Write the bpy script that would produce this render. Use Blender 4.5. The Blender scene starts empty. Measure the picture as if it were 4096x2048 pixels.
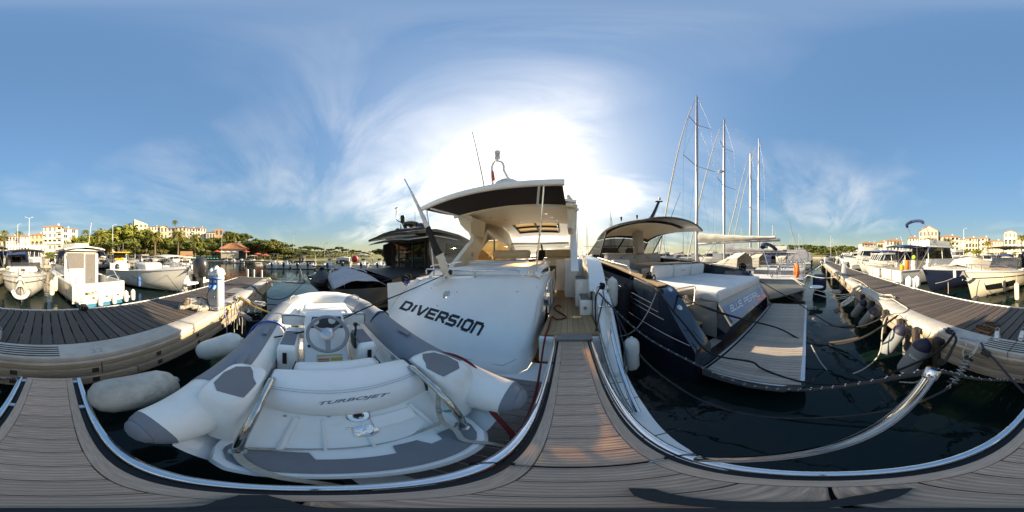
import bpy, bmesh, math, random
from mathutils import Vector, Matrix
random.seed(7)
rad = math.radians
sin, cos, pi = math.sin, math.cos, math.pi
scene = bpy.context.scene
COL = scene.collection

# ---------------------------------------------------------------- camera
H = 2.15      # camera height above the water
AX = 16.0     # picture azimuth (deg from the middle column) of world +Y, square to the pontoon
cd = bpy.data.cameras.new('camera'); cam = bpy.data.objects.new('camera', cd); COL.objects.link(cam)
cd.type = 'PANO'
try: cd.panorama_type = 'EQUIRECTANGULAR'
except Exception: pass
try: cd.cycles.panorama_type = 'EQUIRECTANGULAR'
except Exception: pass
cd.clip_start = 0.02; cd.clip_end = 20000
cam.location = (0, 0, H); cam.rotation_euler = (rad(90), 0, rad(AX))
scene.camera = cam
scene.render.resolution_x = 1024; scene.render.resolution_y = 512
scene.render.engine = 'CYCLES'

# ---------------------------------------------------------------- sky and sun
SUN_T, SUN_E = rad(-11.0), rad(22.0)      # clockwise from +Y, elevation
sdir = Vector((cos(SUN_E)*sin(SUN_T), cos(SUN_E)*cos(SUN_T), sin(SUN_E)))
w = bpy.data.worlds.new('World'); scene.world = w; w.use_nodes = True
nt = w.node_tree; nt.nodes.clear()
def N(tp, tree=None, **kw):
    n = (tree or nt).nodes.new(tp)
    for k, v in kw.items(): setattr(n, k, v)
    return n
def LK(a, b, tree=None): (tree or nt).links.new(a, b)
out = N('ShaderNodeOutputWorld'); bg = N('ShaderNodeBackground'); bg.inputs['Strength'].default_value = 0.15
sky = N('ShaderNodeTexSky'); sky.sky_type = 'NISHITA'; sky.sun_disc = False
sky.sun_elevation = SUN_E; sky.sun_rotation = SUN_T; sky.altitude = 0
sky.air_density = 1.0; sky.dust_density = 0.25; sky.ozone_density = 3.5
tc = N('ShaderNodeTexCoord')
def VM(op, a=None, b=None):
    n = N('ShaderNodeVectorMath', operation=op)
    for i, v in enumerate((a, b)):
        if v is None: continue
        if hasattr(v, 'is_linked'): LK(v, n.inputs[i])
        else: n.inputs[i].default_value = v
    return n
def MA(op, a=None, b=None, c=None, clamp=False):
    n = N('ShaderNodeMath', operation=op); n.use_clamp = clamp
    for i, v in enumerate((a, b, c)):
        if v is None: continue
        if hasattr(v, 'is_linked'): LK(v, n.inputs[i])
        else: n.inputs[i].default_value = v
    return n.outputs[0]
D = tc.outputs['Generated']
dot = VM('DOT_PRODUCT', D, tuple(sdir)).outputs['Value']
sep = N('ShaderNodeSeparateXYZ'); LK(D, sep.inputs[0])
zc = MA('MAXIMUM', sep.outputs[2], 0.0)
SKYO = ((25.9, 13.3, 0), (16.1, 35.7, 0))
# cirrus veil: direction projected on a high plane so that wisps shrink towards the horizon
inv = MA('DIVIDE', 1.0, MA('ADD', zc, 0.16))
pl = VM('SCALE', D); LK(inv, pl.inputs['Scale'])
mp = N('ShaderNodeMapping'); LK(pl.outputs[0], mp.inputs[0]); mp.inputs['Location'].default_value = SKYO[0]; mp.inputs['Rotation'].default_value = (0, 0, rad(38)); mp.inputs['Scale'].default_value = (0.55, 1.35, 1)
n1 = N('ShaderNodeTexNoise'); LK(mp.outputs[0], n1.inputs['Vector']); n1.inputs['Scale'].default_value = 1.6; n1.inputs['Detail'].default_value = 9; n1.inputs['Roughness'].default_value = .58; n1.inputs['Distortion'].default_value = .5
mp2 = N('ShaderNodeMapping'); LK(pl.outputs[0], mp2.inputs[0]); mp2.inputs['Location'].default_value = SKYO[1]
n2 = N('ShaderNodeTexNoise'); LK(mp2.outputs[0], n2.inputs['Vector']); n2.inputs['Scale'].default_value = .55; n2.inputs['Detail'].default_value = 4
cl = MA('MULTIPLY', MA('SUBTRACT', n1.outputs[0], .40), 3.0, clamp=True)
cl = MA('MULTIPLY', cl, MA('MULTIPLY', MA('SUBTRACT', n2.outputs[0], .42), 4.0, clamp=True))
near = MA('MAXIMUM', dot, 0.0)
g1 = MA('POWER', near, 3.5); g2 = MA('POWER', near, 17.0)
veil = MA('MULTIPLY_ADD', cl, MA('MULTIPLY_ADD', g1, .26, .36), MA('MULTIPLY_ADD', g1, .19, .03), clamp=True)
bright = MA('MULTIPLY_ADD', g2, 2.4, MA('MULTIPLY_ADD', g1, 2.6, 1.75))
ccol = N('ShaderNodeCombineColor'); 
LK(MA('MULTIPLY_ADD', g2, .3, MA('MULTIPLY', bright, .95)), ccol.inputs[0]); LK(bright, ccol.inputs[1]); LK(MA('MULTIPLY_ADD', g2, -.8, MA('MULTIPLY', bright, 1.10)), ccol.inputs[2])
mx = N('ShaderNodeMix', data_type='RGBA'); LK(veil, mx.inputs[0]); 
# a clear sky with a gentler rise towards the horizon
lum = VM('DOT_PRODUCT', sky.outputs[0], (.22, .68, .10)).outputs['Value']
sk2 = VM('SCALE', sky.outputs[0]); LK(MA('DIVIDE', 1.0, MA('MULTIPLY_ADD', lum, 1.4, 1.0)), sk2.inputs['Scale'])
hs = N('ShaderNodeHueSaturation'); hs.inputs['Saturation'].default_value = 1.2; LK(sk2.outputs[0], hs.inputs['Color'])
LK(hs.outputs[0], mx.inputs[6]); LK(ccol.outputs[0], mx.inputs[7])
LK(mx.outputs[2], bg.inputs[0]); LK(bg.outputs[0], out.inputs[0])

sl = bpy.data.lights.new('sun', 'SUN'); so = bpy.data.objects.new('sun', sl); COL.objects.link(so)
sl.energy = 2.0; sl.angle = rad(.55); sl.color = (1, .95, .88)
so.rotation_euler = sdir.to_track_quat('Z', 'Y').to_euler(); so.location = (0, 40, 60)
vs = scene.view_settings
vs.view_transform = 'Standard'; vs.look = 'None'; vs.gamma = 1; vs.use_curve_mapping = False
vs.exposure = 2.58
vs.use_white_balance = True; vs.white_balance_temperature = 9000; vs.white_balance_tint = 10

# ---------------------------------------------------------------- pixels of the photograph (4096 x 2048) to points
def ang(px, ax=AX): return rad((px-2048)/4096*360-ax)
def tel(py): return math.tan(rad((1024-py)/2048*180))
class Frame:
    """local frame of a thing: heading az (picture azimuth of its +Y), base point in that frame"""
    def __init__(s, az=AX, base=(0, 0, 0)):
        s.az = az; s.b = Vector(base)
    def _o(s, x, y, z): return Vector((x, y, z))-s.b
    def z(s, px, py, z):
        d = (z-H)/tel(py); t = ang(px, s.az); return s._o(d*sin(t), d*cos(t), z)
    def y(s, px, py, Y):
        t = ang(px, s.az); d = Y/cos(t); return s._o(d*sin(t), Y, H+d*tel(py))
    def x(s, px, py, X):
        t = ang(px, s.az); d = X/sin(t); return s._o(X, d*cos(t), H+d*tel(py))
    def d(s, px, py, d):
        t = ang(px, s.az); return s._o(d*sin(t), d*cos(t), H+d*tel(py))
    def place(s, o):
        a = -rad(s.az-AX); o.rotation_euler = (0, 0, a); o.location = Matrix.Rotation(a, 3, 'Z') @ s.b
    def world(s, v): return Matrix.Rotation(-rad(s.az-AX), 3, 'Z') @ (Vector(v)+s.b)
    def local(s, v): return Matrix.Rotation(rad(s.az-AX), 3, 'Z') @ Vector(v) - s.b
W = Frame()

# ---------------------------------------------------------------- materials
def lin(c):
    if isinstance(c, str):
        c = c.lstrip('#'); c = tuple(int(c[i:i+2], 16)/255 for i in (0, 2, 4))
        return tuple(x/12.92 if x <= .04045 else ((x+.055)/1.055)**2.4 for x in c)
    return c
M = {}
def mat(name, col, rough=.5, metal=0, var=.12, vscale=6, bump=0, bscale=40, coat=0, col2=None, stretch=None, trans=0, ior=1.45, dirt=0, dirtcol=(.16, .12, .07), spec=.5, emis=None, alpha=1, detail=5, rvar=0):
    m = bpy.data.materials.new(name); m.use_nodes = True; t = m.node_tree
    b = t.nodes['Principled BSDF']
    c = lin(col); c2 = lin(col2) if col2 else tuple(x*(1-var) for x in c)
    tcn = t.nodes.new('ShaderNodeTexCoord'); v = tcn.outputs['Object']
    if stretch:
        mpn = t.nodes.new('ShaderNodeMapping'); mpn.inputs['Scale'].default_value = stretch; t.links.new(v, mpn.inputs[0]); v = mpn.outputs[0]
    no = t.nodes.new('ShaderNodeTexNoise'); no.inputs['Scale'].default_value = vscale; no.inputs['Detail'].default_value = detail; no.inputs['Roughness'].default_value = .6
    t.links.new(v, no.inputs['Vector'])
    rp = t.nodes.new('ShaderNodeValToRGB'); rp.color_ramp.elements[0].position = .34; rp.color_ramp.elements[1].position = .66
    rp.color_ramp.elements[0].color = (*c2, 1); rp.color_ramp.elements[1].color = (*c, 1)
    t.links.new(no.outputs[0], rp.inputs[0]); cs = rp.outputs[0]
    if dirt:
        n3 = t.nodes.new('ShaderNodeTexNoise'); n3.inputs['Scale'].default_value = vscale*.45; n3.inputs['Detail'].default_value = 8; n3.inputs['Roughness'].default_value = .7
        t.links.new(tcn.outputs['Object'], n3.inputs['Vector'])
        r3 = t.nodes.new('ShaderNodeValToRGB'); r3.color_ramp.elements[0].position = .50; r3.color_ramp.elements[1].position = .78
        r3.color_ramp.elements[0].color = (0, 0, 0, 1); r3.color_ramp.elements[1].color = (dirt, dirt, dirt, 1)
        t.links.new(n3.outputs[0], r3.inputs[0])
        mm = t.nodes.new('ShaderNodeMix'); mm.data_type = 'RGBA'; t.links.new(r3.outputs[0], mm.inputs[0]); t.links.new(cs, mm.inputs[6]); mm.inputs[7].default_value = (*lin(dirtcol), 1); cs = mm.outputs[2]
    t.links.new(cs, b.inputs['Base Color'])
    b.inputs['Roughness'].default_value = rough; b.inputs['Metallic'].default_value = metal
    b.inputs['Coat Weight'].default_value = coat; b.inputs['Coat Roughness'].default_value = .06
    b.inputs['Transmission Weight'].default_value = trans; b.inputs['IOR'].default_value = ior
    b.inputs['Specular IOR Level'].default_value = spec; b.inputs['Alpha'].default_value = alpha
    if emis: b.inputs['Emission Color'].default_value = (*lin(emis[0]), 1); b.inputs['Emission Strength'].default_value = emis[1]
    if rough > .15:
        mr = t.nodes.new('ShaderNodeMapRange'); mr.inputs[3].default_value = max(.03, rough-.07); mr.inputs[4].default_value = min(1, rough+.09)
        t.links.new(no.outputs[0], mr.inputs[0]); t.links.new(mr.outputs[0], b.inputs['Roughness'])
    if bump:
        nb = t.nodes.new('ShaderNodeTexNoise'); nb.inputs['Scale'].default_value = bscale; nb.inputs['Detail'].default_value = 4
        t.links.new(v, nb.inputs['Vector'])
        bp = t.nodes.new('ShaderNodeBump'); bp.inputs['Strength'].default_value = bump; bp.inputs['Distance'].default_value = .02
        t.links.new(nb.outputs[0], bp.inputs['Height']); t.links.new(bp.outputs[0], b.inputs['Normal'])
    if rvar:
        oi = t.nodes.new('ShaderNodeObjectInfo'); mr = t.nodes.new('ShaderNodeMapRange'); mr.inputs[3].default_value = 1-rvar; mr.inputs[4].default_value = 1+rvar
        t.links.new(oi.outputs['Random'], mr.inputs[0]); hv = t.nodes.new('ShaderNodeHueSaturation'); t.links.new(mr.outputs[0], hv.inputs['Value']); t.links.new(cs, hv.inputs['Color']); t.links.new(hv.outputs[0], b.inputs['Base Color'])
    M[name] = m
    return m
def wood(name, c1, c2, rough=.6, grain=(1, 14, 14), bump=.25, rvar=.12):
    m = mat(name, c1, rough, col2=c2, vscale=9, stretch=grain, bump=bump, bscale=9, detail=9, dirt=.25, dirtcol=(.09, .08, .075), rvar=rvar)
    return m
def weave(name, col, col2, cell=.012, rough=.8):
    """fabric or mesh with fine checks"""
    m = mat(name, col, rough, col2=col2, vscale=3, bump=.0)
    t = m.node_tree; b = t.nodes['Principled BSDF']
    tcn = t.nodes.new('ShaderNodeTexCoord'); ck = t.nodes.new('ShaderNodeTexNoise'); ck.inputs['Scale'].default_value = 1/cell; t.links.new(tcn.outputs['Object'], ck.inputs['Vector'])
    bp = t.nodes.new('ShaderNodeBump'); bp.inputs['Strength'].default_value = .3; bp.inputs['Distance'].default_value = .004
    t.links.new(ck.outputs[0], bp.inputs['Height']); t.links.new(bp.outputs[0], b.inputs['Normal'])
    return m
def glass(name, col, rough=.03, alpha=None, metal=0):
    """tinted pane: mostly a dark mirror, partly see-through"""
    m = bpy.data.materials.new(name); m.use_nodes = True; t = m.node_tree; b = t.nodes['Principled BSDF']
    b.inputs['Base Color'].default_value = (*lin(col), 1); b.inputs['Roughness'].default_value = rough; b.inputs['Metallic'].default_value = metal
    if alpha is not None:
        o = t.nodes['Material Output']; tr = t.nodes.new('ShaderNodeBsdfTransparent'); ms = t.nodes.new('ShaderNodeMixShader')
        tr.inputs[0].default_value = (*lin(col), 1) if alpha < 0 else (1, 1, 1, 1)
        ms.inputs[0].default_value = abs(alpha); t.links.new(tr.outputs[0], ms.inputs[1]); t.links.new(b.outputs[0], ms.inputs[2]); t.links.new(ms.outputs[0], o.inputs[0])
    M[name] = m; return m

# ---------------------------------------------------------------- mesh building
class MB:
    def __init__(s): s.v = []; s.f = []; s.mi = []
    def add(s, vs, fs, mi=0):
        o = len(s.v); s.v += [tuple(p) for p in vs]; s.f += [tuple(i+o for i in f) for f in fs]; s.mi += [mi]*len(fs); return s
    def bx(s, x0, x1, y0, y1, z0, z1, mi=0):
        v = [(x, y, z) for z in (z0, z1) for y in (y0, y1) for x in (x0, x1)]
        return s.add(v, [(0, 2, 3, 1), (4, 5, 7, 6), (0, 1, 5, 4), (2, 6, 7, 3), (0, 4, 6, 2), (1, 3, 7, 5)], mi)
    def box(s, c, size, rz=0, rx=0, ry=0, mi=0):
        m = Matrix.Rotation(rz, 3, 'Z') @ Matrix.Rotation(rx, 3, 'X') @ Matrix.Rotation(ry, 3, 'Y'); c = Vector(c)
        h = [k/2 for k in size]
        v = [c+m @ Vector((x, y, z)) for z in (-h[2], h[2]) for y in (-h[1], h[1]) for x in (-h[0], h[0])]
        return s.add(v, [(0, 2, 3, 1), (4, 5, 7, 6), (0, 1, 5, 4), (2, 6, 7, 3), (0, 4, 6, 2), (1, 3, 7, 5)], mi)
    def rbox(s, c, size, r=.03, seg=2, rz=0, rx=0, ry=0, mi=0, taper=1):
        b = bmesh.new(); bmesh.ops.create_cube(b, size=1)
        for v in b.verts:
            k = taper if v.co.z > 0 else 1
            v.co = Vector((v.co.x*size[0]*k, v.co.y*size[1]*k, v.co.z*size[2]))
        bmesh.ops.bevel(b, geom=list(b.edges), offset=min(r, min(size)*.49), segments=seg, profile=.5, affect='EDGES')
        m = Matrix.Rotation(rz, 3, 'Z') @ Matrix.Rotation(rx, 3, 'X') @ Matrix.Rotation(ry, 3, 'Y'); c = Vector(c)
        b.verts.index_update()
        s.add([c+m @ v.co for v in b.verts], [[v.index for v in f.verts] for f in b.faces], mi); b.free(); return s
    def prism(s, poly, z0, z1, mi=0, f=None):
        """extrude poly (x,y); f maps (x,y,z) to a point"""
        n = len(poly); g = f or (lambda x, y, z: (x, y, z))
        v = [g(x, y, z0) for x, y in poly]+[g(x, y, z1) for x, y in poly]
        return s.add(v, [tuple(range(n-1, -1, -1)), tuple(range(n, 2*n))]+[(i, (i+1) % n, n+(i+1) % n, n+i) for i in range(n)], mi)
    def loft(s, rings, closed=True, cap=(True, True), mi=0):
        n = len(rings[0]); v = [p for r in rings for p in r]; f = []
        for i in range(len(rings)-1):
            for j in range(n if closed else n-1):
                k = (j+1) % n; f.append((i*n+j, i*n+k, (i+1)*n+k, (i+1)*n+j))
        if cap[0]: f.append(tuple(range(n-1, -1, -1)))
        if cap[1]: f.append(tuple(range((len(rings)-1)*n, len(rings)*n)))
        return s.add(v, f, mi)
    def grid(s, rows, th=0, mi=0):
        """sheet through rows of points; th = thickness along the mean normal (closed slab)"""
        rows = [[Vector(p) for p in r] for r in rows]; m, n = len(rows), len(rows[0])
        if not th: return s.loft(rows, False, (False, False), mi)
        def nrm(i, j):
            a = rows[min(i+1, m-1)][j]-rows[max(i-1, 0)][j]; b = rows[i][min(j+1, n-1)]-rows[i][max(j-1, 0)]
            k = a.cross(b); return k.normalized() if k.length > 1e-9 else Vector((0, 0, 1))
        bk = [[rows[i][j]-nrm(i, j)*th for j in range(n)] for i in range(m)]
        v = [p for r in rows for p in r]+[p for r in bk for p in r]; o = m*n; f = []
        for i in range(m-1):
            for j in range(n-1):
                a = i*n+j; f += [(a, a+n, a+n+1, a+1), (o+a, o+a+1, o+a+n+1, o+a+n)]
        for i in range(m-1):
            a = i*n; f.append((a, o+a, o+a+n, a+n)); a = i*n+n-1; f.append((a, a+n, o+a+n, o+a))
        for j in range(n-1):
            f.append((j, j+1, o+j+1, o+j)); a = (m-1)*n+j; f.append((a, o+a, o+a+1, a+1))
        return s.add(v, f, mi)
    def tube(s, path, r, n=8, cap=True, mi=0, flat=None):
        path = [Vector(p) for p in path]; m = len(path); rr = r if isinstance(r, (list, tuple)) else [r]*m
        rings = []; up = None
        for i, p in enumerate(path):
            t = (path[min(i+1, m-1)]-path[max(i-1, 0)])
            t = t.normalized() if t.length > 1e-9 else Vector((0, 0, 1))
            if up is None: up = Vector((0, 0, 1)) if abs(t.z) < .92 else Vector((0, 1, 0))
            a = up-t*up.dot(t)
            a = a.normalized() if a.length > 1e-6 else t.orthogonal().normalized()
            b = t.cross(a); up = a
            k = flat or 1
            rings.append([p+(a*cos(2*pi*j/n)*k+b*sin(2*pi*j/n))*rr[i] for j in range(n)])
        return s.loft(rings, True, (cap, cap), mi)
    def lathe(s, prof, n=16, o=(0, 0, 0), axis=(0, 0, 1), mi=0):
        q = Vector((0, 0, 1)).rotation_difference(Vector(axis).normalized()); o = Vector(o)
        return s.loft([[o+q @ Vector((r*cos(2*pi*j/n), r*sin(2*pi*j/n), z)) for j in range(n)] for r, z in prof], True, (True, True), mi)
    def ell(s, c, r, n=12, m=8, mi=0):
        c = Vector(c); R = []
        for i in range(m+1):
            a = -pi/2+pi*i/m; k = max(cos(a), .02); R.append([c+Vector((r[0]*k*cos(2*pi*j/n), r[1]*k*sin(2*pi*j/n), r[2]*sin(a))) for j in range(n)])
        return s.loft(R, True, (True, True), mi)
    def mesh(s, name, mats, sharp=38):
        me = bpy.data.meshes.new(name); me.from_pydata(s.v, [], s.f)
        for mm in (mats if isinstance(mats, (list, tuple)) else [mats]): me.materials.append(M[mm] if isinstance(mm, str) else mm)
        if any(s.mi): me.polygons.foreach_set('material_index', s.mi)
        b = bmesh.new(); b.from_mesh(me); bmesh.ops.remove_doubles(b, verts=list(b.verts), dist=1e-5) if len(s.v) < 60000 else None
        bmesh.ops.recalc_face_normals(b, faces=list(b.faces)) if len(s.v) < 60000 else None
        for f in b.faces: f.smooth = True
        if sharp is not None:
            th = rad(sharp)
            for e in b.edges:
                if len(e.link_faces) == 2 and e.calc_face_angle(0) > th: e.smooth = False
        b.to_mesh(me); b.free(); return me
    def build(s, name, mats, parent=None, sharp=38, label=None):
        o = bpy.data.objects.new(name, s.mesh(name, mats, sharp)); COL.objects.link(o)
        if parent is not None: o.parent = parent
        if label: o['label'] = label
        return o
def tag(o, label, cat, group=None, kind=None):
    if label: o['label'] = label
    if cat: o['category'] = cat
    if group: o['group'] = group
    if kind: o['kind'] = kind
    return o
def thing(name, label, cat, frame=None, group=None, loc=None, rz=0):
    o = bpy.data.objects.new(name, None); COL.objects.link(o); o.empty_display_size = .2
    if frame: frame.place(o)
    if loc is not None: o.location = loc; o.rotation_euler = (0, 0, rz)
    return tag(o, label, cat, group)
def link(name, me, parent=None, loc=None, rz=0):
    o = bpy.data.objects.new(name, me); COL.objects.link(o)
    if parent is not None: o.parent = parent
    if loc is not None: o.location = loc; o.rotation_euler = (0, 0, rz)
    return o
def dup(root, loc, rz=0, label=None, group=None, scale=None):
    r = root.copy(); COL.objects.link(r); r.location = loc; r.rotation_euler = (0, 0, rz)
    if scale: r.scale = scale if isinstance(scale, tuple) else (scale,)*3
    if label: r['label'] = label
    if group: r['group'] = group
    for ch in list(root.children):
        c = ch.copy(); COL.objects.link(c); c.parent = r
        for g in list(ch.children):
            d = g.copy(); COL.objects.link(d); d.parent = c
    return r
def box(name, m, parent, x0, x1, y0, y1, z0, z1, r=0, seg=2):
    b = MB()
    if r: b.rbox(((x0+x1)/2, (y0+y1)/2, (z0+z1)/2), (abs(x1-x0), abs(y1-y0), abs(z1-z0)), r, seg)
    else: b.bx(x0, x1, y0, y1, z0, z1)
    return b.build(name, m, parent)
def tube(name, m, parent, path, r, n=8, **k): return MB().tube(path, r, n, **k).build(name, m, parent)
def spline(pts, k=6, closed=False):
    """Catmull-Rom through points"""
    P = [Vector(p) for p in pts]; n = len(P); o = []
    for i in range(n if closed else n-1):
        p0 = P[(i-1) % n] if closed or i > 0 else P[0]*2-P[1]
        p1, p2 = P[i], P[(i+1) % n]
        p3 = P[(i+2) % n] if closed or i+2 < n else P[-1]*2-P[-2]
        for j in range(k):
            t = j/k; o.append(.5*((2*p1)+(p2-p0)*t+(2*p0-5*p1+4*p2-p3)*t*t+(3*p1-p0-3*p2+p3)*t**3))
    if not closed: o.append(P[-1])
    return o
def sag(a, b, s, k=10):
    a, b = Vector(a), Vector(b); return [a.lerp(b, i/k)-Vector((0, 0, s*4*(i/k)*(1-i/k))) for i in range(k+1)]
def rope(label, pts, r=.011, m='rope_black', name='mooring_rope', cat='rope', n=7, group=None):
    o = MB().tube(pts, r, n).build(name, m); return tag(o, label, cat, group)
def text_on(name, s, corners, m, parent, shear=0, off=.002, bold=0, spacing=1, th=0):
    """flat lettering stretched over the patch corners (lower-left, lower-right, upper-right, upper-left)"""
    cu = bpy.data.curves.new('t', 'FONT'); cu.body = s; cu.shear = shear; cu.offset = bold; cu.space_character = spacing; cu.resolution_u = 3
    o = bpy.data.objects.new('t', cu); COL.objects.link(o)
    dg = bpy.context.evaluated_depsgraph_get(); me = bpy.data.meshes.new_from_object(o.evaluated_get(dg))
    bpy.data.objects.remove(o); bpy.data.curves.remove(cu)
    xs = [v.co.x for v in me.vertices]; ys = [v.co.y for v in me.vertices]
    x0, x1, y0, y1 = min(xs), max(xs), min(ys), max(ys)
    a, b, c, d = [Vector(p) for p in corners]; nn = (b-a).cross(d-a).normalized()
    for v in me.vertices:
        u = (v.co.x-x0)/(x1-x0); t = (v.co.y-y0)/(y1-y0)
        v.co = a.lerp(b, u).lerp(d.lerp(c, u), t)+nn*off
    me.materials.append(M[m]); me.name = name
    ob = bpy.data.objects.new(name, me); COL.objects.link(ob); ob.parent = parent
    if th:
        b2 = bmesh.new(); b2.from_mesh(me); bmesh.ops.dissolve_limit(b2, angle_limit=.01, verts=b2.verts, edges=b2.edges)
        r = bmesh.ops.extrude_face_region(b2, geom=list(b2.faces))
        for v in r['geom']:
            if isinstance(v, bmesh.types.BMVert): v.co += nn*th
        b2.to_mesh(me); b2.free()
    return ob
# ---------------------------------------------------------------- material list
mat('gelcoat', (.90, .88, .83), .22, var=.05, vscale=2, coat=.5, dirt=.10, dirtcol=(.55, .50, .38))
mat('gelcoat_cream', (.72, .64, .48), .3, var=.05, vscale=2, coat=.4, dirt=.1, dirtcol=(.5, .42, .3))
mat('gelcoat_worn', (.88, .86, .80), .33, var=.08, vscale=3, dirt=.4, dirtcol=(.42, .37, .26), coat=.2)
mat('boat_white', (.62, .60, .545), .28, var=.07, vscale=1.5, coat=.4, dirt=.2, dirtcol=(.45, .40, .30))  # white gelcoat copy for sunlit boats, strong sun offset by a darker colour
mat('hull_grey', (.50, .52, .52), .25, var=.06, vscale=2, coat=.5)
mat('hull_navy', (.012, .018, .04), .16, var=.1, coat=.8)
mat('hull_black', (.012, .012, .014), .2, var=.1, coat=.6)
mat('hull_blue_metal', (.017, .030, .050), .22, metal=.35, var=.15, vscale=3, coat=.9)
mat('antifoul', (.008, .010, .014), .6)
mat('antifoul_blue', (.02, .16, .25), .6)
mat('boot_red', (.35, .02, .025), .4)
mat('charcoal', (.030, .031, .034), .35, var=.2, coat=.3)
mat('charcoal_mat', (.045, .047, .052), .6, var=.2)
mat('chrome', (.74, .75, .77), .09, metal=1, var=.10, vscale=30)
mat('chrome_aged', (.62, .60, .55), .17, metal=1, var=.3, vscale=22, dirt=.35, dirtcol=(.22, .13, .06))
mat('alu', (.62, .62, .64), .38, metal=.9, var=.1)
mat('alu_mast', (.40, .38, .39), .42, metal=.6, var=.12, vscale=4)
mat('galv', (.42, .42, .42), .45, metal=.7, var=.3, vscale=30)
mat('rubber', (.015, .015, .016), .7, var=.3)
mat('rubber_wood', (.055, .042, .032), .8, var=.4, vscale=18, bump=.3)
mat('plastic_black', (.012, .012, .013), .45)
mat('plastic_white', (.70, .70, .68), .4, var=.05)
mat('plastic_grey', (.36, .37, .37), .45, var=.08)
mat('plastic_blue', (.015, .10, .36), .4)
mat('plastic_lightblue', (.10, .36, .72), .4)
mat('fender_white', (.68, .67, .61), .42, var=.1, vscale=8, dirt=.35, dirtcol=(.45, .42, .34), bump=.1, bscale=30)
mat('fender_dirty', (.52, .49, .42), .6, var=.35, vscale=5, dirt=.9, dirtcol=(.10, .09, .08), bump=.3, bscale=24)
mat('fender_cream', (.72, .66, .42), .5, var=.1)
mat('fender_blue', (.05, .14, .36), .55, var=.2)
weave('fender_cloth', (.21, .23, .235), (.17, .19, .195), .004)
mat('fender_cap', (.014, .014, .035), .5)
weave('canvas_navy', (.012, .028, .085), (.009, .02, .06), .01)
weave('canvas_black', (.018, .018, .020), (.012, .012, .014), .01)
weave('canvas_blue', (.02, .075, .22), (.015, .05, .16), .01)
weave('canvas_beige', (.58, .52, .42), (.48, .43, .35), .01)
weave('canvas_cream', (.68, .64, .54), (.58, .54, .45), .02)
weave('canvas_grey', (.40, .40, .42), (.32, .32, .34), .01)
weave('awning_brown', (.022, .016, .015), (.016, .012, .011), .01)
mat('vinyl_white', (.88, .86, .81), .42, var=.06, vscale=4, bump=.12, bscale=120, dirt=.12, dirtcol=(.5, .46, .36))
mat('vinyl_cream', (.62, .55, .41), .45, var=.06, vscale=4, bump=.1, bscale=120)
weave('fabric_white', (.74, .72, .69), (.65, .63, .60), .006)
mat('piping', (.03, .04, .06), .5)
mat('headliner', (.80, .70, .54), .55, var=.05)
mat('hypalon_white', (.88, .86, .79), .5, var=.06, vscale=5, dirt=.3, dirtcol=(.45, .42, .34), bump=.06, bscale=90)
mat('hypalon_grey', (.21, .23, .255), .6, var=.12, vscale=5, dirt=.2, dirtcol=(.25, .26, .28), bump=.06, bscale=90)
mat('pad_grey', (.20, .203, .212), .75, var=.08, vscale=10, bump=.3, bscale=200)
mat('wheel_grey', (.26, .26, .27), .5)
wood('teak', (.52, .33, .18), (.40, .24, .12), .55)
wood('teak_grey', (.275, .245, .225), (.175, .155, .145), .7, grain=(1.2, 26, 14))
wood('teak_edge', (.58, .41, .305), (.38, .265, .19), .7, grain=(26, 1.2, 14))
wood('teak_table', (.52, .36, .20), (.44, .29, .15), .4)
mat('caulk', (.012, .011, .011), .6)
wood('deck_board', (.105, .080, .064), (.058, .045, .037), .68, grain=(26, .9, 10), bump=.35, rvar=.24)
wood('old_timber', (.38, .32, .24), (.22, .185, .14), .8, grain=(.7, 12, 12), bump=.5)
wood('pine_fascia', (.36, .29, .19), (.24, .19, .12), .75, grain=(.6, 12, 12), bump=.4)
mat('concrete', (.52, .48, .42), .85, var=.25, vscale=3.5, bump=.35, bscale=60, dirt=.5, dirtcol=(.24, .19, .13))
mat('concrete_dark', (.20, .195, .185), .85, var=.3, vscale=4, bump=.3, bscale=50)
mat('stone', (.33, .30, .26), .9, var=.4, vscale=2, bump=.5, bscale=10)
mat('rope_black', (.018, .017, .018), .85, var=.5, vscale=130, bump=.8, bscale=130)
mat('rope_grey', (.075, .072, .075), .9, var=.6, vscale=110, bump=.8, bscale=110)
mat('rope_white', (.56, .53, .45), .85, var=.3, vscale=90, bump=.7, bscale=110)
mat('rope_red', (.30, .022, .018), .75, var=.35, vscale=120, bump=.6, bscale=130)
mat('fleck_white', (.72, .72, .72), .8)
mat('rope_blue', (.03, .10, .38), .7, var=.2)
mat('hose_yellow', (.72, .38, .03), .45)
mat('cable_violet', (.30, .30, .55), .5)
mat('webbing', (.45, .41, .33), .8, var=.2, vscale=60, bump=.3, bscale=140)
mat('letter_black', (.014, .015, .018), .45, var=.1)
mat('letter_grey', (.19, .195, .22), .45)
mat('letter_white', (.8, .8, .8), .4)
mat('letter_silver', (.62, .64, .68), .28, metal=.85)
mat('sticker_yellow', (.70, .43, .03), .5)
mat('sticker_red', (.62, .13, .03), .5)
mat('sticker_cream', (.66, .60, .46), .5)
mat('gauge_white', (.7, .7, .68), .4)
mat('red', (.55, .03, .03), .5)
mat('red_canvas', (.62, .10, .06), .7)
mat('orange', (.80, .17, .03), .55, var=.15)
mat('orange_buoy', (.85, .35, .03), .5)
mat('turquoise', (.02, .46, .42), .45)
mat('teal_strip', (.03, .35, .42), .5)
mat('green_flag', (.04, .25, .10), .7)
mat('yellow_green', (.55, .75, .05), .6)
mat('skin_far', (.45, .28, .20), .6)
mat('taupe', (.33, .30, .265), .35, var=.08, coat=.4)
mat('taupe_dark', (.20, .18, .16), .3, coat=.5)
mat('panel_blue_grey', (.17, .20, .27), .3, metal=.4, coat=.4)
mat('pouch', (.012, .016, .022), .7)
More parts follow.
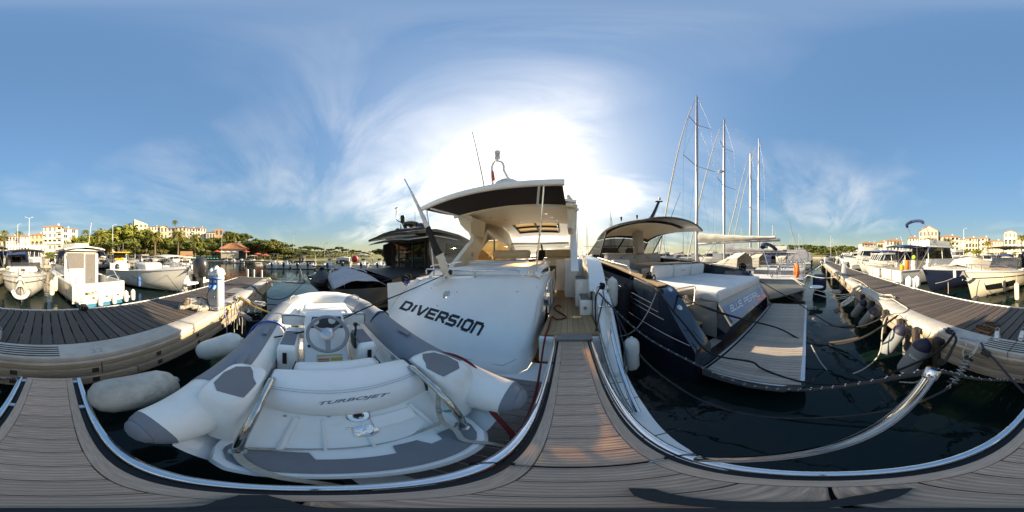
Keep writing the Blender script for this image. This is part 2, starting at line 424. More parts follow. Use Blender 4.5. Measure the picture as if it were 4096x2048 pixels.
mat('dog_white', (.74, .66, .55), .95, var=.35, vscale=14, bump=.9, bscale=55)
mat('dog_dark', (.045, .038, .035), .95, var=.4, vscale=14, bump=.9, bscale=55)
mat('dog_tan', (.40, .30, .21), .95, var=.4, vscale=14, bump=.9, bscale=55)
mat('suede', (.05, .042, .034), .9, var=.3, vscale=30)
mat('leather_orange', (.45, .16, .05), .5)
mat('shoe_grey', (.30, .31, .32), .85, var=.2, vscale=60)
mat('curtain', (.42, .365, .32), .8, var=.15, vscale=20, stretch=(12, 12, .5))
mat('terracotta', (.46, .20, .095), .85, var=.4, vscale=2.2, bump=.2, bscale=8)
mat('wall_yellow', (.56, .46, .33), .9, var=.08, vscale=.35)
mat('wall_cream', (.62, .54, .41), .9, var=.08, vscale=.35)
mat('wall_white', (.58, .53, .44), .9, var=.07, vscale=.35)
mat('wall_orange', (.52, .32, .18), .9, var=.1, vscale=.35)
mat('wall_pink', (.52, .37, .28), .9, var=.1, vscale=.35)
mat('wall_lemon', (.62, .53, .34), .9, var=.07, vscale=.35)
mat('shutter', (.40, .30, .20), .7)
mat('brick_wall', (.42, .24, .13), .9, var=.2, vscale=6)
mat('bark', (.10, .075, .055), .95, var=.4, vscale=6, bump=.8, bscale=14)
mat('palm_bark', (.16, .115, .075), .95, var=.5, vscale=8, bump=.9, bscale=12)
mat('soil', (.17, .14, .075), .95, var=.4, vscale=.15, bump=.3, bscale=2)
mat('dry_grass', (.20, .19, .055), .95, col2=(.10, .115, .035), vscale=.25, bump=.4, bscale=3)
mat('hedge', (.05, .085, .02), .9, var=.5, vscale=4, bump=.8, bscale=10)
def leafmat(name, a, b):
    m = mat(name, a, .75, col2=b, vscale=.55, spec=.15)
    bs = m.node_tree.nodes['Principled BSDF']
    return m
leafmat('leaf_pine', (.20, .21, .04), (.075, .095, .02))
leafmat('leaf_dark', (.14, .155, .04), (.05, .07, .018))
leafmat('leaf_olive', (.17, .155, .045), (.07, .07, .022))
leafmat('leaf_palm', (.24, .22, .05), (.12, .13, .028))
leafmat('leaf_palm_dry', (.33, .22, .09), (.20, .13, .05))
glass('glass_dark', (.010, .012, .014))
glass('glass_smoke', (.03, .033, .04), alpha=.72)
glass('glass_clear', (.10, .11, .11), alpha=.30)
glass('glass_amber', (.80, .64, .42), .1, alpha=-.35)
glass('glass_blue', (.02, .03, .045), alpha=.8)
glass('pane_far', (.05, .06, .07), .06)
glass('lamp_lens', (.6, .6, .6), .1, alpha=.6)
mat('lamp_post', (.55, .57, .57), .5, var=.05)
# ---------------------------------------------------------------- water
wm = bpy.data.materials.new('water'); wm.use_nodes = True; t = wm.node_tree; b = t.nodes['Principled BSDF']
b.inputs['Base Color'].default_value = (.004, .013, .012, 1); b.inputs['Roughness'].default_value = .035; b.inputs['IOR'].default_value = 1.33
tcn = N('ShaderNodeTexCoord', t); 
na = N('ShaderNodeTexNoise', t); na.inputs['Scale'].default_value = 1.1; na.inputs['Detail'].default_value = 3; LK(tcn.outputs['Object'], na.inputs['Vector'], t)
mpn = N('ShaderNodeMapping', t); mpn.inputs['Scale'].default_value = (.35, .9, 1); mpn.inputs['Rotation'].default_value = (0, 0, .5); LK(tcn.outputs['Object'], mpn.inputs[0], t)
nb = N('ShaderNodeTexNoise', t); nb.inputs['Scale'].default_value = 2.2; nb.inputs['Detail'].default_value = 4; LK(mpn.outputs[0], nb.inputs['Vector'], t)
ad = N('ShaderNodeMath', t, operation='MULTIPLY_ADD'); LK(nb.outputs[0], ad.inputs[0], t); ad.inputs[1].default_value = .8; LK(na.outputs[0], ad.inputs[2], t)
bp = N('ShaderNodeBump', t); bp.inputs['Strength'].default_value = .11; bp.inputs['Distance'].default_value = .22; LK(ad.outputs[0], bp.inputs['Height'], t); LK(bp.outputs[0], b.inputs['Normal'], t)
M['water'] = wm
wb = MB(); wb.add([(-2500, -2500, 0), (2500, -2500, 0), (2500, 2500, 0), (-2500, 2500, 0)], [(0, 1, 2, 3)])
water = wb.build('water', 'water'); tag(water, None, None, kind='structure')
sb = MB(); sb.add([(-2600, -2600, -6), (2600, -2600, -6), (2600, 2600, -6), (-2600, 2600, -6)], [(0, 1, 2, 3)])
tag(sb.build('seabed', 'soil'), None, None, kind='structure')

# ---------------------------------------------------------------- pontoon
ZD = 1.03; YN, YB, YF = -1.54, -1.856, -3.235; XL, XR = -7.9, 46.0
pier = thing('pontoon', 'long timber decked pier with pale concrete edge running past all the boats', None, loc=(0, 0, 0)); pier['kind'] = 'structure'
PITCH, BW = .1375, .1185
bm_ = MB(); bm_.rbox((0, 0, 0), (BW, YB-YF-.012, .034), .004, 1); bmesh_board = bm_.mesh('board', 'deck_board')
nail = MB()
x = XL+.18; k = 0
while x < 9.5:
    o = link('board', bmesh_board, pier, (x+random.uniform(-.0015, .0015), (YB+YF)/2-.003+random.uniform(-.004, .004), ZD-.021+random.uniform(-.0015, .0015)), random.uniform(-.002, .002))
    for yy in (YB-.06, (YB+YF)/2, YF+.06):
        for dx in (-.03, .03): nail.lathe([(.0001, -.002), (.004, -.001), (.004, .0012), (.0001, .0016)], 5, (x+dx, yy, ZD-.0035))
    x += PITCH; k += 1
nail.build('screw_heads', 'galv', pier)['kind'] = 'stuff'
fb = MB()
while x < XR:
    fb.bx(x-BW/2, x+BW/2, YF+.006, YB-.006, ZD-.04, ZD-.004); x += PITCH
fb.build('far_boards', 'deck_board', pier)['kind'] = 'stuff'
for yy in (YB-.10, (YB+YF)/2, YF+.10): box('joist', 'concrete_dark', pier, XL+.1, XR, yy-.04, yy+.04, ZD-.2, ZD-.046)
# concrete edge in slabs
SL = 3.05; x = XL+.14; 
xs = [XL+.14, -5.6, -3.02, .62, 3.3, 6.0, 9.0, 12, 15, 18, 21, 24, 27, 30, 33, 36, 39, 42, XR]
for a, b_ in zip(xs[:-1], xs[1:]):
    m_ = MB(); m_.rbox(((a+b_)/2, (YN+YB)/2, ZD-.036), (b_-a-.006, YB-YN+0 if False else abs(YB-YN), .072), .012, 2); m_.build('edge_slab', 'concrete', pier)
    box('edge_lip', 'concrete', pier, a, b_, YN-.09, YN+.016, ZD-.112, ZD-.074, .012)
# timber below the lip
for a, b_ in zip([XL+.1, -4.2, -.55, 2.2, 5.0, 8.0, 12, 18, 25, 32, 39], [-4.2, -.55, 2.2, 5.0, 8.0, 12, 18, 25, 32, 39, XR]):
    box('fascia_beam', 'pine_fascia', pier, a+.003, b_-.003, YN-.10, YN+.010, .862, ZD-.114, .01)
    box('waling_board', 'old_timber', pier, a+.003, b_-.003, YN-.05, YN+.030, .735, .858, .014)
    box('waling_board', 'old_timber', pier, a-.4+.003, b_-.4-.003, YN-.05, YN+.055, .605, .731, .014)
x = XL+.4
while x < 14:
    for zz, yy in ((.80, YN+.031), (.67, YN+.056)): box('bolt_recess', 'rubber_wood', pier, x-.035, x+.035, yy-.006, yy+.002, zz-.022, zz+.05)
    x += .78
# far side edge
box('edge_angle', 'plastic_white', pier, XL+.1, XR, YF-.016, YF+.004, ZD-.05, ZD+.012)
box('far_beam', 'old_timber', pier, XL+.1, XR, YF-.06, YF-.018, .72, ZD-.03)
x = XL+.3
while x < 16:
    box('edge_clip', 'plastic_white', pier, x-.012, x+.012, YF-.02, YF+.03, ZD+.003, ZD+.017); x += PITCH*2
# end beam with bolts, posts beyond
box('end_beam', 'old_timber', pier, XL-.06, XL+.10, YF-.03, YN+.02, ZD-.14, ZD+.035, .015)
for i in range(6): MB().lathe([(.0001, 0), (.014, 0), (.014, .008), (.0001, .01)], 8, (XL+.10, YF+.15+i*.27, ZD+.0), (1, 0, 0)).build('bolt', 'galv', pier)
for x in (XL+.45, -4.5, -1, 2.6, 6.2, 10, 15, 21, 28, 35, 42):
    for yy in (YN-.18, YF+.2): MB().lathe([(.12, -3), (.12, .80)], 12, (x, yy, 0)).build('pile', 'concrete_dark', pier)
box('hatch_plate', 'concrete_dark', pier, -5.15, -4.35, YB-.42, YB+.0, ZD+.002, ZD+.012)
# five black slots in the edge and the painted number
for i in range(5): box('slot', 'caulk', pier, -.14, .95, YN-.06-i*.048, YN-.042-i*.048, ZD+.0005, ZD+.0035, .0)
mat('number_grey', (.33, .31, .29), .85); c = W.z(388, 1401, ZD)
text_on('berth_number', '32', [(c.x+.075, c.y+.05, ZD), (c.x-.075, c.y+.05, ZD), (c.x-.075, c.y-.05, ZD), (c.x+.075, c.y-.05, ZD)], 'number_grey', pier, off=.003)

# ---------------------------------------------------------------- gangway
G = Frame(19.9, (0, 0, .95)); OX = .055
gw = thing('gangway', 'grey weathered teak gangway with chrome side tubes reaching from yacht towards pier', 'gangway', G)
gt = mat('gangway_teak', (.70, .475, .345), .66, col2=(.42, .275, .195), vscale=8, stretch=(1.6, 30, 10), bump=.2, bscale=9, detail=9, dirt=.2, dirtcol=(.10, .085, .08), rvar=.10)
t = gt.node_tree; bs = t.nodes['Principled BSDF']
wv = N('ShaderNodeTexWave', t); wv.bands_direction = 'Y'; wv.inputs['Scale'].default_value = 14.5; wv.inputs['Distortion'].default_value = .25; wv.inputs['Detail Scale'].default_value = .4
tcn = N('ShaderNodeTexCoord', t); LK(tcn.outputs['Object'], wv.inputs[0], t)
b2 = N('ShaderNodeBump', t); b2.inputs['Strength'].default_value = .5; b2.inputs['Distance'].default_value = .004; LK(wv.outputs[1], b2.inputs['Height'], t)
bc = bs.inputs['Base Color'].links[0].from_socket; mxx = N('ShaderNodeMix', t, data_type='RGBA', blend_type='MULTIPLY'); mxx.inputs[0].default_value = .24; LK(bc, mxx.inputs[6], t); LK(wv.outputs[0], mxx.inputs[7], t); LK(mxx.outputs[2], bs.inputs['Base Color'], t)
old = bs.inputs['Normal'].links[0].from_socket; LK(old, b2.inputs['Normal'], t); LK(b2.outputs[0], bs.inputs['Normal'], t)
def gplanks(y0, y1, z, hw):
    n = round((y1-y0)/.11); p = (y1-y0)/n
    mb = MB(); mb.rbox((0, 0, 0), (hw*2, p-.0045, .022), .0025, 1); me = mb.mesh('plank', 'gangway_teak')
    for i in range(n): link('plank', me, gw, (OX+random.uniform(-.001, .001), y0+p*(i+.5), z-.011+random.uniform(-.0007, .0007)))
    box('plank_bed', 'caulk', gw, OX-hw, OX+hw, y0, y1, z-.03, z-.0235)
gplanks(-1.255, .335, 0, .130); gplanks(.337, 2.15, .030, .130)
for s in (-1, 1):
    for y0, y1, z in ((-1.255, .335, 0), (.337, 2.15, .030)):
        box('side_board', 'teak_edge', gw, OX+s*.132, OX+s*.178, y0, y1, z-.03, z+.001, .003)
    box('side_channel', 'plastic_black', gw, OX+s*.18, OX+s*.207, -1.24, 2.2, -.07, -.022)
    MB().tube([(OX+s*.229, -1.27, -.008), (OX+s*.229, 2.2, .022)], .0215, 14).build('side_tube', 'chrome', gw)
    for y in (-1.235, -.9): box('rung', 'alu', gw, OX+s*.18, OX+s*.21, y-.015, y+.015, -.018, -.002)
    b_ = Vector((OX+s*.178, .335, .033)); 
    MB().tube([b_+Vector((-s*.002, 0, -.03)), b_+Vector((-s*.004, .005, .0)), b_+Vector((s*.05, -.015, .012)), b_+Vector((s*.08, -.03, -.01)), b_+Vector((s*.082, -.035, -.06))], .0075, 6, flat=.4).build('lashing', 'rope_black', gw)
box('end_lip', 'teak_edge', gw, OX-.178, OX+.178, -1.285, -1.257, -.03, .001, .003)
box('under_frame', 'plastic_black', gw, OX-.13, OX+.13, -1.2, 2.2, -.09, -.035)
# chrome stanchion
sb0 = Vector((OX+.232, .285, .0)); st1 = G.d(3735, 1480, .47)
MB().tube([sb0, sb0.lerp(st1, .5), st1], .0205, 16).build('stanchion', 'chrome', gw)
MB().lathe([(.0001, -.004), (.024, -.004), (.026, 0), (.026, .03), (.023, .034), (.0001, .034)], 16, st1-(st1-sb0).normalized()*.03, st1-sb0).build('stanchion_cap', 'chrome', gw)
MB().rbox(sb0+Vector((.0, .02, -.0)), (.05, .09, .035), .015, 2).build('stanchion_foot', 'chrome_aged', gw)
# mini tripod that stands under the viewpoint
tp = thing('mini_tripod', 'small black tripod standing on the teak gangway planks', 'tripod', loc=(0, 0, .951))
pz = lambda L_: [(d*sin(rad(a-AX)), d*cos(rad(a-AX))) for a, d in L_]
MB().prism(pz([(41, .176), (50, .172), (61, .113), (76, .08), (91, .073), (107, .076), (120, .116), (132, .168), (141, .176), (137, .12), (120, .05), (91, .02), (60, .05), (43, .12)]), .004, .016).build('front_feet', 'plastic_black', tp)
MB().prism(pz([(-104, .085), (-96, .125), (-86, .125), (-78, .085), (-60, .025), (-120, .025)]), .004, .016).build('rear_foot', 'plastic_black', tp)
MB().lathe([(.0001, .0), (.03, .0), (.03, .02), (.005, .03), (.005, .7), (.0001, .7)], 12).build('pole', 'plastic_black', tp)
# rope rail of the gangway (grey with white flecks)
def flecked(label, pts, r, m='rope_grey', name='rope_rail'):
    root = MB().tube(pts, r, 9).build(name, m); tag(root, label, 'rope')
    f = MB(); n = len(pts)
    L = 0
    for i in range(n-1):
        a, b_ = pts[i], pts[i+1]; seg = (b_-a).length; L += seg
        if L > r*8:
            L = 0
            dr = (b_-a).normalized(); sd = dr.cross(Vector((0, 0, 1))).normalized(); up = sd.cross(dr)
            for q in (random.uniform(.4, 1.0), random.uniform(1.2, 1.9)):
                c0 = a.lerp(b_, random.random())+(sd*cos(q*1.3)+up*sin(q))*r
                f.ell(c0, (r*.42, r*.42, r*.3), 6, 4)
    f.build('white_flecks', 'fleck_white', root)['kind'] = 'stuff'
    return root
wst = G.world(st1)
p0 = G.world(G.d(2395, 1172, 2.55)); pe = G.world(Vector((OX+.229, -1.27, .0)))
flecked('thick dark rope with white flecks from yacht quarter to gangway stanchion top', spline([p0, W.d(2560, 1330, 2.0), W.d(2750, 1440, 1.62), W.d(2950, 1530, 1.3), W.d(3150, 1560, 1.05), W.d(3350, 1548, .82), W.d(3560, 1515, .62), wst], 40), .0125)
flecked('thinner flecked rope from gangway stanchion top back to the pier end of gangway', spline([wst, W.d(3800, 1493, .62), W.d(3950, 1519, .85), pe], 26), .009)
# ---------------------------------------------------------------- shared boat tools
from mathutils.bvhtree import BVHTree
def bvh_of(*mbs):
    v, f = [], []
    for m_ in mbs:
        o = len(v); v += m_.v; f += [[i+o for i in p] for p in m_.f]
    return BVHTree.FromPolygons(v, f)
def px_on(F, bvh, px, py, off=.003):
    t_ = ang(px, F.az); d = Vector((sin(t_), cos(t_), tel(py))).normalized()
    h, n, i, r = bvh.ray_cast(Vector((0, 0, H))-F.b, d)
    if h is None: return None
    return h-d*off if n is None else h+(n if n.dot(d) < 0 else -n)*off
def text_px(name, s, quad, F, bvh, m, parent, off=.003, shear=0, bold=0, spacing=1, d=None):
    """flat lettering laid on a surface; quad = lower-left, lower-right, upper-right, upper-left in photo pixels"""
    a, b, c, e = [Vector((*p, 0)) for p in quad]
    ob = text_on(name, s, (a, b, c, e), m, parent, shear, 0, bold, spacing)
    me = ob.data; bb = bmesh.new(); bb.from_mesh(me)
    bmesh.ops.dissolve_limit(bb, angle_limit=.001, verts=bb.verts, edges=bb.edges)
    bmesh.ops.triangulate(bb, faces=bb.faces)
    for _ in range(2):
        le = [e2 for e2 in bb.edges if e2.calc_length() > 7]
        if le: bmesh.ops.subdivide_edges(bb, edges=le, cuts=1); bmesh.ops.triangulate(bb, faces=bb.faces)
    last = Vector((0, 0, 0))
    for v in bb.verts:
        p = px_on(F, bvh, v.co.x, v.co.y, off) if bvh else F.d(v.co.x, v.co.y, d)
        v.co = last = p if p is not None else last
    bmesh.ops.recalc_face_normals(bb, faces=bb.faces)
    bb.to_mesh(me); bb.free(); return ob
def rebase(root, base):
    b = Vector(base); root.location = root.location + Matrix.Rotation(root.rotation_euler.z, 3, 'Z') @ b
    for c in root.children: c.location = c.location - b
def hull_rings(y0, L, xc, B, fs, fb, keel=-.35, rake=.9, nst=16, pw=2.3, flare=.2, full=.5, sternw=.94, chz=.14, pinch=0):
    R = []; sh = []
    for i in range(nst+1):
        t_ = i/nst; t_ = 1-(1-t_)**1.35
        u = max(0, (t_-full)/(1-full)); hb = B/2*(1-u**pw)*(sternw+(1-sternw)*min(1, t_/.35)); hb = max(hb, .025)
        zs = fs+(fb-fs)*t_**1.4; zk = keel*(1-t_**5)+(.05)*t_**5
        zc = chz+(zs-chz)*.55*max(0, t_-.45)**1.6/.55**1.6*.7
        hc = hb*(1-flare*(.35+.65*t_))*(1 if t_ < .9 else 1-(t_-.9)*3)
        pts = [(hb, zs), (hb*.985-.01, zs-(zs-zc)*.35), ((hb*.55+hc*.45), zc+(zs-zc)*.25), (hc, zc), (hc*.5, (zc*.35+zk*.65)), (0, zk)]
        P = []
        for h_, z_ in pts:
            yy = y0+L*t_-rake*(t_**4)*(1-(z_-keel)/(zs-keel)); P.append((h_, yy, z_))
        ring = [(xc-h_, yy, z_) for h_, yy, z_ in P]+[(xc+h_, yy, z_) for h_, yy, z_ in P[-2::-1]]
        R.append(ring); sh.append((ring[0], ring[-1]))
    return R, sh
def fender(name, label, top, bottom, r, m, cap=None, group=None, rope=None, tie=None):
    top, bottom = Vector(top), Vector(bottom); ax = top-bottom; L = ax.length
    root = thing(name, label, 'fender', group=group, loc=bottom)
    prof = [(.004, 0), (r*.45, .01), (r*.8, r*.3), (r*.97, r*.75), (r, r*1.2), (r, L-r*1.25), (r*.96, L-r*.8), (r*.72, L-r*.35), (r*.36, L-r*.12), (r*.22, L)]
    if cap:
        k = L-r*1.15
        MB().lathe([p for p in prof if p[1] < k]+[(r*.99, k)], 20, (0, 0, 0), ax).build('fender_body', m, root)
        MB().lathe([(r*1.0, k+.001), (r*.97, L-r*.8), (r*.72, L-r*.35), (r*.36, L-r*.12), (r*.22, L)], 20, (0, 0, 0), ax).build('fender_cap', cap, root)
    else: MB().lathe(prof, 20, (0, 0, 0), ax).build('fender_body', m, root)
    e = ax.normalized()*L
    MB().lathe([(.0001, -.01), (r*.2, -.01), (r*.2, r*.12), (.0001, r*.14)], 10, e, ax).build('fender_eye', cap or m, root)
    if tie is not None: MB().tube([e, (e+Vector(tie)-bottom)/2+Vector((0, 0, .004)), Vector(tie)-bottom], .006, 6).build('fender_line', rope or 'rope_white', root)
    return root
def patch_px(name, quad, F, bvh, m, parent, off=.003, n=6):
    """thin printed patch laid on a surface between four photo pixels"""
    a, b, c, e = [Vector((*p, 0)) for p in quad]; rows = []
    for j in range(n+1):
        r_ = []
        for i in range(n+1):
            q = a.lerp(b, i/n).lerp(e.lerp(c, i/n), j/n); p = px_on(F, bvh, q.x, q.y, off); r_.append(p)
        rows.append(r_)
    fl = [p for r_ in rows for p in r_ if p is not None]
    if not fl: return None
    rows = [[p if p is not None else fl[0] for p in r_] for r_ in rows]
    return MB().grid(rows).build(name, m, parent, sharp=None)
# block letters drawn with thick strokes (unit box)
GLY = {'D': [[(0, 0), (0, 1), (.8, 1), (1, .8), (1, .2), (.8, 0), (0, 0)]], 'I': [[(.5, 0), (.5, 1)]], 'V': [[(0, 1), (.42, 0), (.58, 0), (1, 1)]],
       'E': [[(1, 1), (0, 1), (0, 0), (1, 0)], [(0, .5), (.85, .5)]], 'R': [[(0, 0), (0, 1), (.85, 1), (1, .85), (1, .6), (.85, .46), (0, .46)], [(.5, .46), (1, 0)]],
       'S': [[(1, 1), (.15, 1), (0, .85), (0, .64), (.15, .5), (.85, .5), (1, .36), (1, .15), (.85, 0), (0, 0)]],
       'O': [[(.18, 0), (0, .18), (0, .82), (.18, 1), (.82, 1), (1, .82), (1, .18), (.82, 0), (.18, 0)]], 'N': [[(0, 0), (0, 1), (.8, 1), (1, .8), (1, 0)]],
       'B': [[(0, 1), (0, 0), (1, 0), (1, .42), (.55, .52), (0, .52)], [(0, 1), (.9, 1), (.9, .6)]], 'L': [[(0, 1), (0, 0), (.9, 0)]], 'U': [[(0, 1), (0, 0), (1, 0), (1, 1)]],
       'P': [[(0, 0), (0, 1), (1, 1), (1, .45), (0, .45)]], 'A': [[(0, 0), (0, 1), (1, 1), (1, 0)], [(0, .45), (1, .45)]], ' ': []}
WID = {'I': .18, ' ': .45}
def strokes(name, s, quad, F, bvh, m, parent, off=.004, wt=.24, gap=.36, asp=1.0):
    """block letters, one object each; wt: stroke width as part of letter height; asp: letter width / height"""
    x = 0; let = []
    for ch in s:
        w_ = WID.get(ch, 1)*asp; polys = []
        for st in GLY[ch]:
            for (p0, p1) in zip(st[:-1], st[1:]):
                a = Vector((x+(p0[0] if ch != 'I' else .5)*w_, p0[1])); b = Vector((x+(p1[0] if ch != 'I' else .5)*w_, p1[1])); d = (b-a).normalized(); nrm = Vector((-d.y, d.x))*wt/2; e = d*wt*.42
                if ch == 'I': e = d*0
                k = max(1, int((b-a).length/.34))
                for q in range(k):
                    s0 = a.lerp(b, q/k)-(e if q == 0 else d*0); s1 = a.lerp(b, (q+1)/k)+(e if q == k-1 else d*0)
                    polys.append([s0-nrm, s1-nrm, s1+nrm, s0+nrm])
        if polys: let.append(polys)
        x += w_+gap
    x -= gap; h2 = wt/2; a, b, c, e = [Vector((*p, 0)) for p in quad]
    for polys in let:
        mb = MB(); k2 = 0
        for po in polys:
            vs_ = []
            for p in po:
                u = (p.x+h2)/(x+wt); t_ = min(max((p.y+h2)/(1+wt), 0), 1); u = min(max(u, 0), 1)
                q = a.lerp(b, u).lerp(e.lerp(c, u), t_); r_ = px_on(F, bvh, q.x, q.y, off+.0004*(k2 % 3))
                if r_ is None: break
                vs_.append(r_)
            if len(vs_) == 4: mb.add(vs_, [(0, 1, 2, 3)])
            k2 += 1
        if mb.f: mb.build(name, m, parent, sharp=None)
# ---------------------------------------------------------------- white motor yacht with the name on its stern
F = Frame(20.0)
yd = thing('motor_yacht', 'white motor yacht reading DIVERSION with brown awning and cream hardtop', 'motor yacht', F)
XC = -1.68
R, sh = hull_rings(1.9, 12.6, XC, 4.72, 1.42, 2.15, keel=-.5, rake=1.6, full=.42, sternw=.93)
hm = MB().loft(R, False, (False, False)); hm.build('hull', 'gelcoat', yd)
# side deck / bulwark ring
rows = []
for (a, b_) in sh[2:]:
    rows.append([(a[0]+.02, a[1], a[2]), (a[0]+.30, a[1], a[2]+.26), (XC, a[1], a[2]+.34), (b_[0]-.30, b_[1], b_[2]+.26), (b_[0]-.02, b_[1], b_[2])])
rows = [r for r in rows if r[0][1] > 7.2]
MB().grid(rows).build('foredeck', 'gelcoat', yd)
# transom (garage door) : rows bottom to top, columns port to starboard and round the corner
def trow(y, z0, z1, z2, xl, xr, wrap):
    r_ = []
    for i in range(13):
        u = i/12; x_ = xl+(xr-xl)*u; zz = z0+(z1-z0)*min(1, u*2) if u < .5 else z1+(z2-z1)*(u*2-1)
        r_.append((x_, y+.22*(abs(u-.45)*1.9)**3, zz))
    e = r_[-1]; 
    r_ += [(e[0]+.12, e[1]+.06, e[2]), (e[0]+.20, e[1]+.20, e[2]+.005), (e[0]+.215, e[1]+.45, e[2]+.015), (e[0]+.215+wrap, 3.25, e[2]+.02)]
    return r_
tr = [trow(1.47, .50, .50, .50, -3.74, -.70, .02), trow(1.50, .57, .57, .57, -3.76, -.70, .02), trow(1.62, .64, .65, .66, -3.76, -.72, .02), trow(1.69, .70, .72, .74, -3.74, -.72, .02),
      trow(1.90, .90, .97, 1.00, -3.66, -.70, .01), trow(2.14, 1.16, 1.26, 1.31, -3.52, -.66, 0), trow(2.36, 1.40, 1.54, 1.61, -3.40, -.62, 0), trow(2.47, 1.53, 1.69, 1.77, -3.34, -.60, 0), trow(2.56, 1.58, 1.745, 1.83, -3.30, -.60, 0), trow(2.72, 1.585, 1.755, 1.84, -3.26, -.60, 0)]
tm = MB().grid(tr); tm.build('transom_door', 'gelcoat', yd)
TB = bvh_of(tm)
strokes('name_letter', 'DIVERSION', [(1595, 1235), (1914, 1345), (1944, 1294), (1623, 1202)], F, TB, 'letter_black', yd, .004, .31, gap=.44, asp=.92)
# seam lines on the door
def seam(pts, m='plastic_grey', r=.0035, parent=yd, name='seam'):
    q = [px_on(F, TB, *p, .001) for p in pts]; q = [p for p in q if p is not None]
    return MB().tube(q, r, 5).build(name, m, parent)
seam([(2122, 1108), (2150, 1150), (2152, 1200), (2135, 1300), (2124, 1390)])
seam([(1532, 1262), (1600, 1310), (1720, 1385), (1850, 1432), (2010, 1462), (2060, 1440), (2122, 1392)], r=.006)
# stern light and small fittings
p = px_on(F, TB, 1786, 1178, .0)
MB().lathe([(.0001, -.02), (.082, -.02), (.085, .006), (.066, .02), (.064, .012), (.0001, .012)], 20, p, (-.05, -.8, .6)).build('stern_light', 'chrome', yd)
MB().lathe([(.055, .012), (.045, .032), (.0001, .04)], 16, p, (-.05, -.8, .6)).build('light_lens', 'lamp_lens', yd)
for q in ((1727, 1153), (1828, 1169), (2068, 1167), (1750, 1223)):
    p = px_on(F, TB, *q, .004)
    if p is not None: MB().rbox(p, (.045, .02, .016), .006, 1).build('small_fitting', 'chrome', yd)
# swim platform
pf = [(-3.85, 1.8), (-3.85, .55), (-3.7, .25), (-3.3, .08), (.05, .08), (.34, .2), (.45, .5), (.56, 1.1), (.66, 1.85), (.66, 2.1), (-3.85, 2.1)]
MB().prism(pf, .40, .50).build('swim_platform', 'gelcoat', yd)
rub = [(x_, y_, .45) for x_, y_ in pf[:-1]]; MB().tube(rub, .022, 8).build('rub_rail', 'rubber', yd)
for i in range(14): box('platform_slat', 'teak_grey', yd, -3.6, .0, .2+i*.105, .2+i*.105+.09, .501, .514)
for y_ in (.72, 1.28, 1.6): box('platform_seam', 'plastic_black', yd, .15, .60, y_-.004, y_+.004, .5005, .503)
# starboard quarter wing
def stb(y, z, x0, x1): return [(x0, y+.02, z), (x0+.03, y, z), ((x0+x1)/2, y-.02, z), (x1-.03, y+.01, z), (x1, y+.09, z)]
wm_ = MB().grid([stb(1.92, .50, .44, .64), stb(1.74, .52, .44, .64), stb(1.70, .62, .43, .63), stb(1.95, .90, .43, .66), stb(2.25, 1.18, .43, .68), stb(2.55, 1.46, .44, .68), stb(2.64, 1.52, .44, .67), stb(2.95, 1.54, .44, .67)])
wm_.build('quarter_wing', 'gelcoat', yd)
MB().grid([[(.44, 1.76, .5), (.43, 1.98, .9), (.43, 2.60, 1.48), (.44, 2.95, 1.54)], [(.45, 3.3, .5), (.44, 3.3, .9), (.44, 3.3, 1.48), (.44, 3.3, 1.54)]]).build('wing_inner', 'gelcoat', yd)
MB().grid([[(.66, 1.74, .52), (.665, 1.72, .64), (.69, 1.98, .92), (.71, 2.30, 1.20), (.70, 2.62, 1.44)], [(.675, 1.86, .52), (.69, 1.86, .64), (.725, 2.14, .92), (.745, 2.48, 1.20), (.735, 2.80, 1.44)]], .012).build('wing_trim', 'hull_navy', yd)
MB().grid([[(.63, 1.85, .5), (.63, 1.8, .63), (.66, 2.05, .9), (.68, 2.6, 1.46), (.67, 2.9, 1.54)], [(.66, 3.6, .3), (.67, 3.6, .63), (.70, 3.6, .9), (.70, 3.6, 1.46), (.68, 3.6, 1.54)]]).build('wing_outer', 'gelcoat', yd)
# bulwark rising forward beside the steps
bw = [[(.38, 2.95, 1.50), (.40, 3.3, 1.80), (.42, 3.75, 2.06), (.44, 4.3, 2.14), (.46, 6.2, 2.20), (.40, 9, 2.3)], [(.70, 2.95, 1.50), (.72, 3.3, 1.78), (.74, 3.75, 2.03), (.76, 4.3, 2.10), (.78, 6.2, 2.16), (.70, 9, 2.26)], [(.74, 2.95, .9), (.78, 3.3, .9), (.82, 3.75, .9), (.84, 4.3, .9), (.86, 6.2, 1.0), (.78, 9, 1.0)]]
MB().grid(bw, .02).build('bulwark', 'gelcoat', yd)
MB().grid([[(.385, 2.95, 1.0), (.385, 6.2, 1.0)], [(.385, 2.96, 1.5), (.40, 3.3, 1.80)], [(.40, 3.3, 1.80), (.42, 3.75, 2.06)], [(.42, 3.8, 2.06), (.44, 6.2, 2.2)]]).build('bulwark_inner', 'gelcoat', yd)
# port side: coaming deck and quarter
pw_ = [[(-3.98, 1.95, .5), (-4.0, 2.4, .9), (-4.02, 3.2, 1.30), (-4.02, 5, 1.60)], [(-3.90, 1.84, .55), (-3.88, 2.2, .95), (-3.86, 2.9, 1.42), (-3.86, 5, 1.72)], [(-3.74, 1.80, .60), (-3.66, 2.1, 1.0), (-3.52, 2.6, 1.56), (-3.5, 5, 1.78)], [(-3.72, 1.84, .52), (-3.62, 2.16, .92), (-3.40, 2.62, 1.52), (-3.3, 5, 1.74)]]
MB().grid(pw_, .015).build('port_quarter', 'gelcoat', yd)
MB().grid([[(-4.02, 5, .5), (-4.02, 9, .7)], [(-4.02, 5, 1.60), (-3.95, 9, 1.9)], [(-3.5, 5, 1.78), (-3.4, 9, 2.1)], [(-3.0, 5, 1.86), (-3.0, 9, 2.2)]], .015).build('side_deck', 'gelcoat', yd)
